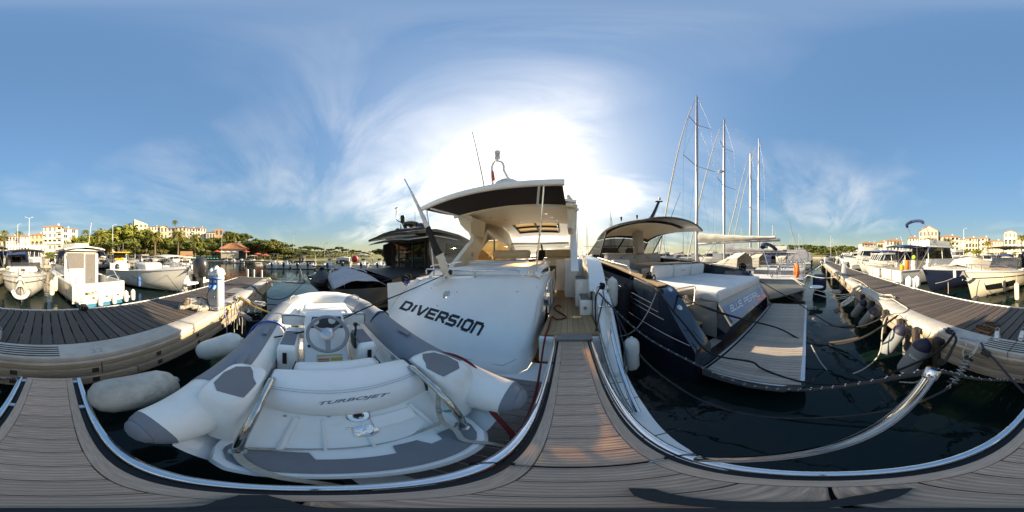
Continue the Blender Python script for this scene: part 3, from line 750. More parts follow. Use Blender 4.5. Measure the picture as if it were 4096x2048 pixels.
# teak walkway boards, starboard of the garage
nb_ = 9; 
for i in range(nb_):
    x0 = -.375+i*.088
    box('cockpit_board', 'teak', yd, x0, x0+.083, 2.27, 5.4, .985, 1.002)
box('cockpit_caulk', 'caulk', yd, -.38, .42, 2.27, 5.4, .95, .9985)
box('margin_board', 'teak', yd, -.38, .42, 2.20, 2.265, .975, 1.004, .004)
box('step_lip', 'gelcoat', yd, -.40, .44, 2.13, 2.2, .88, .968, .012)
box('step_board', 'teak_grey', yd, -.16, .30, 2.02, 2.16, 1.0, 1.02)
box('step_riser', 'gelcoat', yd, -.40, .44, 2.16, 2.24, .5, .88)
# garage block top, sun pad
MB().grid([[(-3.3, 2.7, 1.56), (-1.7, 2.7, 1.735), (-.40, 2.74, 1.82)], [(-3.4, 4.6, 1.60), (-1.7, 4.6, 1.70), (-.40, 4.6, 1.70)]], .02).build('garage_top', 'gelcoat', yd)
box('garage_side', 'gelcoat', yd, -.425, -.395, 3.2, 4.6, .98, 1.78)
sp = MB()
rows = []
for y_, dz in ((2.74, -.03), (2.78, .05), (2.86, .085), (3.4, .10), (3.94, .10), (4.0, .06)):
    rows.append([(-3.12, y_, 1.60+dz), (-3.05, y_, 1.66+dz), (-2.4, y_, 1.74+dz), (-1.7, y_, 1.785+dz), (-1.0, y_, 1.82+dz), (-.56, y_, 1.83+dz), (-.50, y_, 1.78+dz)])
sp.grid(rows, .06).build('sun_pad', 'vinyl_white', yd)
sp = MB(); sp.rbox((-1.78, 4.35, 1.93), (2.55, .62, .17), .07, 3); sp.build('pad_bolster', 'vinyl_white', yd)
# boat hook lying on the pad
MB().tube([F.y(1900, 1053, 3.3), F.y(2120, 1042, 3.3)], .012, 8).build('boat_hook_pole', 'alu', yd)
MB().tube([F.y(2115, 1042.3, 3.3), F.y(2140, 1041, 3.3)], .02, 8).build('boat_hook_grip', 'rubber', yd)
# chrome rails on the transom
def rail(pts, y, r=.017, m='chrome', name='rail'):
    return MB().tube(spline([F.y(*p, y) if len(p) == 2 else F.y(p[0], p[1], p[2]) for p in pts], 5), r, 10).build(name, m, yd)
rail([(1706, 1095), (1706, 1080), (1716, 1076), (1790, 1081), (1900, 1083), (2040, 1080), (2070, 1082), (2082, 1091), (2090, 1103)], 2.55)
for q in ((1736, 1078, 1100), (1900, 1083, 1112)): MB().tube([F.y(q[0], q[1], 2.55), F.y(q[0], q[2], 2.53)], .019, 10).build('rail_post', 'chrome_aged', yd)
rail([(2116, 1098), (2118, 1076), (2128, 1066), (2160, 1058), (2176, 1046), (2175, 1036)], 2.7)
rail([(1722, 1066, 3.0), (1735, 1060, 3.0), (1800, 1055, 3.1), (1842, 1048, 3.2), (1852, 1053, 3.2)], 3)
# gate handle by the walkway
MB().tube(spline([(-.37, 2.72, 1.30), (-.36, 2.70, 1.62), (-.33, 2.73, 1.74), (-.30, 2.83, 1.74), (-.30, 2.86, 1.62), (-.30, 2.86, 1.28)], 4), .014, 8).build('gate_handle', 'chrome', yd)
box('gate_latch', 'chrome', yd, -.40, -.30, 2.56, 2.60, 1.33, 1.56, .01)
# cockpit: cabinets, steps, seats
box('cabinet', 'gelcoat', yd, -.12, .37, 4.35, 5.0, 1.0, 2.08, .05)
box('bulkhead', 'gelcoat', yd, -.42, .45, 5.35, 5.45, .98, 2.04)
box('cabinet_door', 'gelcoat', yd, .03, .28, 4.33, 4.348, 1.1, 1.9, .008)
box('boarding_step', 'gelcoat', yd, .20, .43, 2.98, 3.55, 1.0, 1.32, .03); box('boarding_step', 'gelcoat', yd, .14, .43, 3.56, 4.25, 1.0, 1.63, .03)
box('step_tread', 'teak_grey', yd, .22, .42, 3.0, 3.5, 1.321, 1.328); box('step_tread', 'teak_grey', yd, .16, .42, 3.6, 4.2, 1.631, 1.638)
for y_, z_ in ((2.98, 1.16),): MB().lathe([(.0001, 0), (.035, 0), (.035, .012), (.0001, .012)], 14, (.30, y_, z_), (0, -1, 0)).build('drain', 'chrome', yd)
MB().rbox((-1.95, 5.3, 2.20), (1.35, .3, .30), .09, 3).build('seat_back', 'vinyl_cream', yd)
MB().rbox((-.30, 6.4, 2.24), (1.25, .3, .34), .09, 3).build('seat_back', 'vinyl_cream', yd)
MB().rbox((-.30, 6.1, 1.95), (1.25, .6, .3), .07, 3).build('seat_base', 'vinyl_cream', yd)
MB().rbox((-1.05, 7.0, 2.1), (.7, .5, .55), .08, 2, rx=-.3).build('dashboard', 'plastic_black', yd)
box('sole', 'gelcoat', yd, -3.4, .42, 4.6, 8, .96, .984)
# arches (both sides), with arched side windows
def arch(xo, s):
    a = MB()
    f_ = lambda u, v, wq: (xo+wq*s, u, v)
    a.prism([(3.30, 1.84), (4.42, 1.84), (4.80, 2.36), (5.35, 2.74), (5.1, 3.46), (3.75, 3.38), (4.2, 2.98), (4.38, 2.78), (4.30, 2.62), (4.05, 2.45)], 0, .16, f=f_)
    a.prism([(5.35, 2.74), (6.4, 2.86), (7.7, 2.60), (8.6, 2.02), (8.7, 2.2), (7.5, 3.24), (6.4, 3.50), (5.1, 3.46)], 0, .16, f=f_)
    a.prism([(4.42, 1.84), (8.6, 1.84), (8.6, 2.0), (4.52, 2.0)], 0, .16, f=f_)
    a.build('arch', 'gelcoat_cream' if s > 0 else 'gelcoat', yd)
    g = MB(); g.prism([(4.5, 2.0), (8.55, 2.0), (7.7, 2.58), (6.4, 2.84), (5.4, 2.72), (4.84, 2.36)], .06, .075, f=f_); g.build('side_window', 'glass_amber', yd)
    box('window_bar', 'plastic_black', yd, xo+s*.055, xo+s*.08, 5.95, 6.03, 2.0, 2.82)
    MB().lathe([(.0001, 0), (.07, 0), (.07, .012), (.0001, .012)], 16, (xo+s*.161, 4.25, 2.2), (s, 0, 0)).build('speaker', 'plastic_grey', yd)
arch(-3.02, 1); arch(.20, -1)
# hardtop: slab with headliner, drip housings and roof window
def zr(y):
    return .15*min(1, (y-3.55)/2.6)-(.42*((y-6.3)/1.9)**1.4 if y > 6.3 else 0)
def ht(z, y0, y1, x0, x1, cam=.10):
    rows = []
    for j in range(9):
        y_ = y0+(y1-y0)*j/8; rows.append([(x0+(x1-x0)*i/10, y_, z+cam*(1-((i-5)/5)**2)+zr(y_)) for i in range(11)])
    return rows
HT = ht(3.37, 3.55, 8.2, -2.98, .16)
MB().grid(HT[:6], .05).build('hardtop', 'gelcoat', yd); MB().grid(HT[7:], .05).build('hardtop_brow', 'gelcoat', yd)
for a_, b_ in ((0, 3), (8, 11)): MB().grid([r_[a_:b_] for r_ in HT[5:8]], .05).build('hardtop_side', 'gelcoat', yd)
lin_ = ht(3.25, 3.6, 6.35, -2.9, .1, .08); MB().grid(lin_, .02).build('headliner', 'headliner', yd)
MB().tube([(-2.97, 3.52, 3.27), (-2.2, 3.50, 3.33), (-1.4, 3.49, 3.35), (-.6, 3.50, 3.33), (.15, 3.52, 3.27)], .05, 8).build('awning_cassette', 'gelcoat_cream', yd)
for i, x_ in enumerate((-2.3, -2.0, -1.65, -.62, -.5, -.4)): MB().lathe([(.0001, 0), (.045, 0), (.045, -.012), (.0001, -.012)], 12, (x_, 4.4+.45*(i % 3), 3.335), (0, 0, 1)).build('down_light', 'chrome', yd)
# roof window
gl = MB(); gl.grid([[(x_, y_, z_-.02) for x_, y_, z_ in r_[2:9]] for r_ in HT[5:8]], .01); gl.build('roof_window', 'glass_amber', yd)
dn = lambda P: [Vector(p)+Vector((0, 0, -.05)) for p in P]
for pts in (HT[5][2:9], HT[7][2:9], [r_[5] for r_ in HT[5:8]], HT[6][2:9], [r_[2] for r_ in HT[5:8]], [r_[8] for r_ in HT[5:8]]):
    MB().tube(dn(pts), .045, 6).build('roof_window_bar', 'plastic_black', yd)
# windscreen
ws = [[(-3.0+i*.64, 8.6-.5*abs(i-2.5)/2.5, 2.08) for i in range(6)], [(-2.8+i*.56, 7.9-.4*abs(i-2.5)/2.5, 2.76) for i in range(6)]]
MB().grid(ws, .008).build('windscreen', 'glass_clear', yd)
MB().tube([Vector(p) for p in ws[1]], .05, 6).build('windscreen_frame', 'alu', yd); MB().tube([Vector(p) for p in ws[0]], .04, 6).build('windscreen_frame', 'plastic_black', yd)
MB().tube([(-1.35, 8.55, 2.08), (-1.35, 7.85, 2.78)], .05, 6).build('windscreen_post', 'plastic_black', yd)
# drip housings at the hardtop corners
hL = [(1826, 858), (1852, 850), (1888, 866), (1882, 905), (1886, 936), (1862, 920), (1842, 898)]
hp = [F.y(a, b_, 3.62) for a, b_ in hL]; m_ = MB(); n_ = len(hp)
m_.add([p for p in hp]+[p+Vector((0, .75, -.05)) for p in hp], [tuple(range(n_)), tuple(range(2*n_-1, n_-1, -1))]+[(i, (i+1) % n_, n_+(i+1) % n_, n_+i) for i in range(n_)]); m_.build('hardtop_housing', 'gelcoat_cream', yd)
hR = [(2268, 780), (2276, 778), (2296, 805), (2300, 880), (2290, 912), (2270, 910)]
hp = [F.y(a, b_, 3.62) for a, b_ in hR]; m_ = MB(); n_ = len(hp)
m_.add([p for p in hp]+[p+Vector((.02, .8, -.05)) for p in hp], [tuple(range(n_)), tuple(range(2*n_-1, n_-1, -1))]+[(i, (i+1) % n_, n_+(i+1) % n_, n_+i) for i in range(n_)]); m_.build('hardtop_housing', 'gelcoat_cream', yd)
MB().lathe([(.0001, 0), (.035, 0), (.04, .05), (.03, .09), (.0001, .09)], 12, F.y(2300, 838, 3.8), (1, 0, 0)).build('side_lamp', 'chrome', yd)
# awning: fabric, curved front rail, arms, poles
ya, yb_ = 2.58, 3.5
ed = [(1690, 838), (1780, 800), (1880, 772), (1980, 753), (2080, 742), (2170, 737), (2250, 735)]
fr = [F.y(a, b_, ya) for a, b_ in ed]
bk = [Vector((-2.86, yb_, 3.27)), Vector((-2.4, yb_, 3.30)), Vector((-1.9, yb_, 3.32)), Vector((-1.35, yb_, 3.33)), Vector((-.85, yb_, 3.32)), Vector((-.45, yb_, 3.3)), Vector((-.06, yb_, 3.27))]
MB().grid([[a.lerp(b_, k/4)+Vector((0, 0, -.02*sin(pi*k/4))) for a, b_ in zip(fr, bk)] for k in range(5)], .006).build('awning_fabric', 'awning_brown', yd)
rr = []
fr2 = [F.y(a, b_, ya) for a, b_ in [(1684, 842)]]+fr+[F.y(2257, 735, ya)]
for p in spline(fr2, 4): rr.append([p+Vector((0, a*.05, b_*.052+.03)) for a, b_ in ((-.6, -1), (-1, -.3), (-.9, .5), (-.3, 1.1), (.5, 1.1), (.9, .4), (.7, -1))])
MB().loft(rr).build('awning_rail', 'gelcoat', yd)
def bar(pts, r, m='plastic_white', name='awning_arm'): return MB().tube(pts, r, 8).build(name, m, yd)
bar([F.y(1722, 834, 2.6), F.y(1845, 868, 3.1), F.y(1890, 884, 3.45)], .024)
bar([F.y(2157, 742, 2.6), F.y(2150, 815, 2.95), F.y(2156, 822, 2.95), F.y(2235, 832, 3.45)], .022)
MB().tube([F.y(2175, 738, 2.6), F.y(2174, 760, 2.62), F.y(2160, 930, 2.7), F.y(2143, 1092, 2.72)], .0165, 10).build('awning_pole', 'chrome', yd)
MB().lathe([(.0001, 0), (.04, 0), (.04, .02), (.02, .05), (.0001, .05)], 12, F.y(2143, 1094, 2.72), (0, 0, 1)).build('pole_foot', 'chrome', yd)
MB().tube([F.y(1706, 833, 2.62), F.y(1716, 905, 2.62), F.y(1735, 1078, 2.62)], .0165, 10).build('awning_pole', 'chrome', yd)
# mast gear
MB().tube(spline([F.y(1970, 720, 3.75), F.y(1968, 690, 3.75), F.y(1969, 665, 3.75), F.y(1978, 648, 3.75), F.y(1992, 644, 3.75), F.y(2008, 650, 3.75), F.y(2015, 665, 3.75), F.y(2016, 682, 3.75), F.y(2038, 722, 3.75), F.y(2060, 760, 3.75)], 4), .032, 10).build('light_mast', 'gelcoat', yd)
MB().tube([F.y(1970, 718, 3.75), F.y(1972, 770, 3.75)], .032, 10).build('light_mast', 'gelcoat', yd)
lp = F.y(1990, 645, 3.75)
MB().lathe([(.03, 0), (.03, .06), (.075, .09), (.075, .13), (.06, .14), (.06, .28), (.075, .29), (.075, .36), (.06, .38), (.0001, .38)], 14, lp).build('anchor_light', 'plastic_white', yd)
MB().lathe([(.062, .142), (.062, .278)], 14, lp).build('light_lens', 'lamp_lens', yd)
dc = F.y(2030, 722, 4.0); dc.z -= .18
m_ = MB(); m_.lathe([(.36, -.10), (.36, 0), (.33, .07), (.22, .15), (.08, .185), (.0001, .19)], 24, dc); m_.build('radar_dome', 'plastic_white', yd)
text_px('dome_lettering', 'DIGITAL', [(2004, 722), (2030, 718), (2030, 714), (2004, 718)], F, bvh_of(m_), 'letter_black', yd, .004)
MB().tube([F.y(1936, 742, 4.2), F.y(1915, 640, 4.2), F.y(1889, 528, 4.2)], [.02, .016, .011], 6).build('whip_antenna', 'plastic_grey', yd)
for p0_, p1_ in ((F.y(1936, 742, 4.2), Vector((-1.9, 4.2, 3.45))),): MB().tube([p0_, Vector((p0_.x, 4.2, 3.42))], .02, 6).build('antenna_base', 'plastic_white', yd)
c = F.y(1974, 708, 3.74); MB().grid([[c+Vector((-.03, -.035, .22)), c+Vector((.02, -.035, .18))], [c+Vector((-.035, -.04, 0)), c+Vector((.05, -.04, 0))], [c+Vector((-.02, -.035, -.14)), c+Vector((.06, -.035, -.14))]], .004).build('pennant', 'red_canvas', yd)
# bow rail seen past the arch
for s, x_ in ((-1, -3.75), (1, .62)):
    pts = [(x_, 7.0, 2.1), (x_, 7.6, 2.45), (x_, 8.4, 2.62), (x_-s*.2, 10, 2.75), (x_-s*.8, 12, 2.85), (x_-s*1.6, 13.6, 2.9)]
    MB().tube(spline(pts, 4), .018, 8).build('bow_rail', 'chrome', yd)
    for k in ((0, 8.4), (.2, 10), (.8, 12)): MB().tube([(x_-s*k[0], k[1], 2.65), (x_-s*k[0], k[1]-.1, 2.05)], .014, 6).build('rail_stanchion', 'chrome', yd)
# mooring bollard on the starboard wing
MB().tube(spline([(.46, 2.66, 1.53), (.46, 2.66, 1.62), (.50, 2.66, 1.65), (.60, 2.66, 1.65), (.64, 2.66, 1.62), (.64, 2.66, 1.53)], 3), .016, 8).build('fairlead', 'chrome', yd)
MB().rbox((.55, 2.42, 1.36), (.22, .035, .03), .012, 2).build('grab_rail', 'chrome', yd)
# flag rolled round its staff
fs0, fs1 = F.y(1790, 1100, 2.42), F.y(1618, 716, 1.95)
MB().tube([fs0, fs1], .018, 10).build('flag_staff', 'chrome', yd)
dv = fs1-fs0
def wrap(a, b_, r0, r1, m, nm, seed):
    rnd = random.Random(seed); R_ = []
    n_ = 14; side = dv.cross(Vector((0, 1, 0))).normalized(); up = side.cross(dv).normalized()
    for i in range(n_+1):
        k = a+(b_-a)*i/n_; r = r0+(r1-r0)*i/n_; c_ = fs0+dv*k
        R_.append([c_+(side*cos(2*pi*j/10+k*9)*r*(1+.35*sin(j*2.1+i*.7))+up*sin(2*pi*j/10+k*9)*r*(.6+.2*cos(j*1.7+i))) for j in range(10)])
    MB().loft(R_).build(nm, m, yd)
wrap(-.03, .18, .085, .10, 'canvas_cream', 'flag_cloth', 1); wrap(.18, .44, .095, .06, 'canvas_black', 'flag_cloth', 2); wrap(.44, .88, .06, .02, 'fabric_white', 'flag_cloth', 3)
MB().grid([[fs0+Vector((-.12, -.02, -.0)), fs0+Vector((-.02, -.05, .02)), fs0+Vector((.04, -.04, .03))], [fs0+Vector((-.22, -.08, -.14)), fs0+Vector((-.12, -.12, -.16)), fs0+Vector((-.04, -.1, -.1))], [fs0+Vector((-.30, -.14, -.22)), fs0+Vector((-.2, -.16, -.25)), fs0+Vector((-.14, -.16, -.2))]], .004).build('flag_tail', 'fabric_white', yd)
MB().ell(fs0+Vector((.07, 0, .06)), (.05, .05, .06), 8, 6).build('flag_clip', 'plastic_black', yd)
rebase(yd, (XC, 1.8, 0))
# fenders on its starboard side
fender('fender', 'upright white fender hanging between DIVERSION and the dark blue yacht near waterline', F.world((.80, 1.98, .98)), F.world((.80, 1.98, .38)), .105, 'fender_white')
fender('fender', 'white fender high on DIVERSION starboard side beside the dark hull', F.world((.86, 3.15, 1.72)), F.world((.86, 3.15, 1.1)), .11, 'fender_white')
# ---------------------------------------------------------------- tender on the swim platform
F = Frame(-69.6, (.175, 0, 0))
dg = thing('jet_tender', 'white and grey inflatable jet tender with TURBOJET seat lying across the swim platform', 'inflatable boat', F)
half = [(.70, .285, 1.04, .105), (.70, .305, 1.04, .122), (.70, .345, 1.042, .148), (.70, .75, 1.06, .205), (.70, 1.2, 1.075, .205), (.70, 1.7, 1.10, .205), (.69, 2.2, 1.135, .205), (.62, 2.58, 1.18, .205), (.46, 2.90, 1.225, .205), (.24, 3.04, 1.25, .205), (0, 3.06, 1.26, .205)]
full = [(-x, y, z, r) for x, y, z, r in half]+[h for h in half[-2::-1]]
def tring(i, a0=0, a1=2*pi, n=20, off=0):
    p = Vector(full[i][:3]); q = Vector(full[min(i+1, len(full)-1)][:3]); o = Vector(full[max(i-1, 0)][:3])
    t_ = (q-o).normalized(); side = t_.cross(Vector((0, 0, 1))).normalized(); up = side.cross(t_); r = full[i][3]+off
    return [p+(side*cos(a0+(a1-a0)*j/n)+up*sin(a0+(a1-a0)*j/n))*r for j in range(n+1)]
tm = MB().loft([tring(i)[:-1] for i in range(2, len(full)-2)], True, (True, True)); tm.build('tube', 'hypalon_white', dg)
# tube runs bow: port first (heading forward) so 'side' points outboard right; for the port half outboard is -side
for lo, hi in ((0, 2), (len(full)-3, len(full)-1)):
    MB().loft([tring(i)[:-1] for i in range(lo, hi+1)], True, (True, True)).build('cone_end', 'hypalon_grey', dg)
    i = lo if lo == 0 else len(full)-1; p = Vector(full[i][:3]); MB().ell(p+Vector((0, -.0, 0)), (.098, .045, .098), 12, 8).build('cone_tip', 'hypalon_grey', dg)
n_ = len(full)
def panel(i0, i1, a0, a1, m='hypalon_grey', nm='tube_panel', off=.003, taper=True):
    rows = [tring(i, a0, a1, 10, off) for i in range(i0, i1+1)]
    # pointed ends
    return MB().grid(rows).build(nm, m, dg)
panel(3, 7, rad(62), rad(168)); panel(n_-8, n_-4, rad(12), rad(118))          # port (outboard = 180deg side), starboard
def fine(i0, i1, t0, t1): pass
# white rubbing strip
for s in (-1, 1):
    pts = [Vector((s*(x+r+.006), y, z-.03)) for x, y, z, r in half[2:8]]; MB().tube(pts, .014, 6).build('rub_strip', 'hypalon_white', dg)
# bow side patches with handles
for (i, a0, a1) in ((7, 60, 150), (n_-9, 30, 120)):
    rows = [tring(i, rad(a0), rad(a1), 8, .004), tring(i+1, rad(a0+5), rad(a1-5), 8, .004)]; MB().grid(rows).build('bow_patch', 'plastic_grey', dg)
    p = (Vector(full[i][:3])+Vector(full[i+1][:3]))/2+Vector((0, 0, .205)); t_ = (Vector(full[i+1][:3])-Vector(full[i][:3])).normalized()
    MB().tube(spline([p-t_*.09, p-t_*.05+Vector((0, 0, .04)), p+t_*.05+Vector((0, 0, .04)), p+t_*.09], 4), .010, 6).build('carry_handle', 'plastic_grey', dg)
for x_, y_ in ((-.66, 1.05), (-.66, 1.62), (.70, 1.42), (-.64, 2.0)):
    MB().box((x_, y_, 1.302+.01*y_), (.05, .17, .012), rz=.1).build('grab_strap', 'hypalon_grey', dg)
# rigid hull under the tubes
R = []
for y_, w_, zb in ((.36, .60, .64), (1.2, .62, .60), (2.0, .58, .62), (2.6, .42, .74), (2.95, .1, 1.0)): R.append([(-w_, y_, 1.0), (-w_, y_, .86), (-w_*.5, y_, zb+.06), (0, y_, zb), (w_*.5, y_, zb+.06), (w_, y_, .86), (w_, y_, 1.0)])
MB().loft(R, False, (False, False)).build('hull', 'gelcoat', dg)
for y_ in (.75, 1.9): MB().rbox((0, y_, .58), (.8, .08, .16), .02, 1).build('chock', 'plastic_black', dg)
# floor liner
fl = MB().grid([[(-.52, y_, 1.10), (-.50, y_, .97), (-.36, y_, .955), (.36, y_, .955), (.50, y_, .97), (.52, y_, 1.10)] for y_ in (.9, 1.3, 1.8, 2.3)]+[[(-.40, 2.7, 1.12), (-.36, 2.7, 1.02), (-.2, 2.7, 1.0), (.2, 2.7, 1.0), (.36, 2.7, 1.02), (.40, 2.7, 1.12)]])
fl.build('floor_liner', 'gelcoat', dg)
for s in (-1, 1):
    MB().grid([[(s*.505, 1.0, .96), (s*.50, 1.5, .96), (s*.47, 2.5, .99)], [(s*.50, 1.0, 1.16), (s*.495, 1.5, 1.16), (s*.47, 2.5, 1.2)]], .004).build('liner_side', 'gelcoat', dg)
    MB().lathe([(.0001, 0), (.03, 0), (.03, .008), (.012, .012), (.0001, .012)], 14, (s*.497, 1.28, 1.12), (-s, 0, .35)).build('air_valve', 'plastic_grey', dg)
# stern deck and platform
st = MB()
prof = [(.27, .80), (.262, .85), (.28, .868), (.49, .872), (.505, .88), (.60, 1.01), (.68, 1.10), (.72, 1.14), (1.02, 1.16)]
rows = []
for k, (y_, z_) in enumerate(prof):
    w_ = .50 if k < 5 else (.48 if k < 7 else .46); r_ = []
    for i in range(15):
        u = -1+2*i/14; bend = (.03*u*u+.15*abs(u)**7) if k < 3 else 0; bl = .018*u*u if 4 < k < 7 else 0
        r_.append((u*w_*(1 if k > 2 or abs(u) < .9 else .985), y_+bend+bl, z_))
    rows.append(r_)
st.grid(rows); st.build('stern_moulding', 'gelcoat_worn', dg); SB = bvh_of(st)
pp = MB(); 
def padrow(y_, w_, z_=.8745): return [(-w_+2*w_*i/18, y_+.03*(-1+2*i/18)**2+.10*abs(-1+2*i/18)**7, z_) for i in range(19)]
pp.grid([padrow(.30, .445), padrow(.33, .455), padrow(.42, .45)], .003); 
for a, b_ in ((-.43, -.17), (.06, .20), (.26, .43)): pp.grid([[(a, .42+.04*abs(a/.47)**2.5, .8745), (b_, .42+.04*abs(b_/.47)**2.5, .8745)], [(a+.02, .485, .8755), (b_-.02, .485, .8755)]], .003)
pp.build('platform_pad', 'pad_grey', dg)
# side pods over the tubes
for s in (-1, 1):
    pod = MB(); R = []
    for k, (z_, y0, y1, xi, xo) in enumerate(((.90, .50, 1.02, .42, .60), (1.05, .52, 1.02, .42, .66), (1.20, .54, 1.03, .425, .71), (1.285, .57, 1.0, .43, .715), (1.322, .60, .97, .445, .69), (1.33, .62, .94, .46, .675))):
        ring = []
        for j in range(20):
            a = 2*pi*j/20; cx, cy = (xi+xo)/2, (y0+y1)/2; e = .55
            ring.append((s*(cx+(xo-xi)/2*math.copysign(abs(cos(a))**e, cos(a))), cy+(y1-y0)/2*math.copysign(abs(sin(a))**e, sin(a)), z_))
        R.append(ring)
    pod.loft(R, True, (False, True)); pod.build('stern_pod', 'gelcoat_worn', dg)
    pol = [(.465, .63), (.60, .625), (.655, .68), (.67, .80), (.64, .90), (.56, .935), (.525, .89), (.495, .82), (.46, .77)]
    MB().prism([(s*x_, y_) for x_, y_ in pol], 1.3305, 1.336).build('pod_pad', 'pad_grey', dg)
    # grey band outboard of the pod on the tube
    i0 = 2 if s < 0 else n_-5
    MB().grid([tring(i, rad(88), rad(150), 8, .005) for i in (3, 4)] if s < 0 else [tring(i, rad(30), rad(92), 8, .005) for i in (n_-5, n_-4)]).build('tube_band', 'hypalon_grey', dg)
    # chrome grab bar
    MB().tube(spline([(s*.40, .445, .868), (s*.40, .455, 1.00), (s*.40, .52, 1.16), (s*.40, .64, 1.27), (s*.40, .78, 1.315), (s*.40, .86, 1.31), (s*.40, .865, 1.20)], 5), .0205, 12).build('grab_bar', 'chrome_aged', dg)
    MB().lathe([(.0001, 0), (.034, 0), (.032, .008), (.0001, .008)], 14, (s*.40, .445, .871)).build('bar_foot', 'chrome_aged', dg)
# TURBOJET seat
prof = [(.72, 1.075), (.690, 1.10), (.672, 1.16), (.690, 1.235), (.75, 1.305), (.84, 1.34), (.94, 1.345), (.985, 1.315), (.99, 1.22)]
def srow(x_):
    k = abs(x_)/.44; sc = 1-.16*k**4; yo = .055*k*k
    return [(x_, y_+yo+(.0 if j < 6 else -.03*k*k), 1.12+(z_-1.12)*sc) for j, (y_, z_) in enumerate(prof)]
xs = [-.44, -.43, -.40, -.3, -.2, -.1, 0, .1, .2, .3, .40, .43, .44]
seat = MB().grid([srow(x_) for x_ in xs]); 
for x_ in (-.44, .44): seat.add(srow(x_), [tuple(range(len(prof)))])
seat.build('aft_seat', 'vinyl_white', dg); SE = bvh_of(seat)
for x_ in (-.425, .425): MB().tube([Vector(p)+Vector((0, 0, .002)) for p in spline(srow(x_), 3)], .011, 6).build('seat_piping', 'piping', dg)
MB().tube([Vector(srow(x_)[0])+Vector((0, -.01, .012)) for x_ in xs], .010, 6).build('seat_piping', 'piping', dg)
for k in (0, 1): MB().tube([Vector(srow(x_)[4])+Vector((0, -.003+.012*k, .001+.010*k)) for x_ in xs[1:-1]], .0018, 4).build('stitching', 'plastic_grey', dg)
text_px('seat_lettering', 'TURBOJET', [(1274, 1625), (1551, 1588), (1562, 1570), (1277, 1608)], F, SE, 'letter_grey', dg, .003, .25, .022)
# seat cushion in front of it
MB().rbox((-.02, 1.10, 1.215), (.60, .16, .13), .055, 3).build('seat_cushion', 'vinyl_white', dg)
MB().tube([(-.32, 1.03, 1.21), (-.31, 1.05, 1.285), (-.3, 1.12, 1.30)], .006, 6).build('seat_piping', 'piping', dg); MB().tube([(.28, 1.03, 1.21), (.27, 1.05, 1.285), (.26, 1.12, 1.30)], .006, 6).build('seat_piping', 'piping', dg)
MB().tube([(-.32, 1.022, 1.18), (0, 1.02, 1.18), (.28, 1.022, 1.18)], .006, 6).build('seat_piping', 'piping', dg)
for x_ in (-.27, .30): MB().tube([(x_*1.05, .50, .88), (x_, .60, 1.012), (x_*.92, .685, 1.105)], .016, 8).build('moulded_ridge', 'gelcoat_worn', dg)
for x_ in (-.14, .02): MB().tube([(x_, .497, .884), (x_, .60, 1.013), (x_, .672, 1.092)], .007, 6).build('moulded_crease', 'gelcoat_worn', dg)
MB().grid([[(.06, .598, 1.018), (.27, .612, 1.018)], [(.06, .66, 1.088), (.27, .672, 1.088)]], .008).build('locker_lid', 'gelcoat', dg)
# stern fittings
def on(px, py, bv=SB, off=0): return px_on(F, bv, px, py, off)
p = on(1431, 1661)
if p is not None:
    MB().lathe([(.0001, 0), (.052, 0), (.054, .008), (.047, .014), (.026, .012), (.022, .004), (.0001, .004)], 24, p, (0, -.8, .6)).build('chrome_socket', 'chrome', dg)
    MB().lathe([(.0001, .003), (.021, .003), (.021, .0055), (.0001, .0055)], 16, p, (0, -.8, .6)).build('socket_hole', 'caulk', dg)
p = on(1463, 1722)
if p is not None:
    MB().lathe([(.0001, 0), (.05, 0), (.052, .006), (.03, .010), (.028, .004), (.012, .004), (.012, .014), (.0001, .014)], 20, p, (0, -.75, .66)).build('latch_ring', 'chrome', dg)
    for s in (-1, 1): MB().rbox(p+Vector((s*.06, .02, .03)), (.03, .014, .014), .006, 1).build('latch_ear', 'chrome', dg)
patch_px('badge', [(1606, 1651), (1647, 1640), (1646, 1629), (1605, 1640)], F, SB, 'plastic_grey', dg, .003, 2)
text_px('badge_lettering', '325', [(1611, 1648), (1642, 1640), (1642, 1632), (1611, 1640)], F, SB, 'letter_black', dg, .005, .2, .03)
for q in ((1315, 1664), (1140, 1663)):
    p = on(*q)
    if p is not None: MB().lathe([(.0001, 0), (.010, 0), (.010, .004), (.0001, .005)], 10, p, (0, -.8, .6)).build('screw', 'galv', dg)
# console
cx = -.07
co = MB()
crow = lambda y_, z_, w_: [(cx-w_, y_+.05, z_-.05), (cx-w_*.93, y_, z_), (cx-w_*.5, y_-.012, z_+.004), (cx, y_-.016, z_+.006), (cx+w_*.5, y_-.012, z_+.004), (cx+w_*.93, y_, z_), (cx+w_, y_+.05, z_-.05)]
co.grid([crow(1.20, .955, .19), crow(1.28, 1.06, .19), crow(1.42, 1.17, .20), crow(1.49, 1.24, .21), crow(1.60, 1.44, .21), crow(1.66, 1.515, .205), crow(1.74, 1.53, .20), crow(1.80, 1.45, .2), crow(1.82, .96, .2)])
co.build('console', 'gelcoat', dg); CB = bvh_of(co)
patch_px('dash_panel', [(1240, 1312), (1372, 1312), (1362, 1266), (1248, 1268)], F, CB, 'charcoal_mat', dg, .004)
for q in ((1262, 1287), (1327, 1283)):
    p = on(*q, CB)
    if p is not None: MB().lathe([(.0001, .004), (.036, .004), (.036, .012), (.030, .016), (.028, .010), (.0001, .010)], 20, p, (0, -.87, .5)).build('gauge', 'gauge_white', dg)
patch_px('warning_sticker', [(1266, 1466), (1373, 1458), (1368, 1416), (1266, 1421)], F, CB, 'sticker_cream', dg, .003)
patch_px('sticker_band', [(1267, 1424.5), (1368, 1419.5), (1368, 1416), (1266, 1421)], F, CB, 'sticker_yellow', dg, .0045, 3)
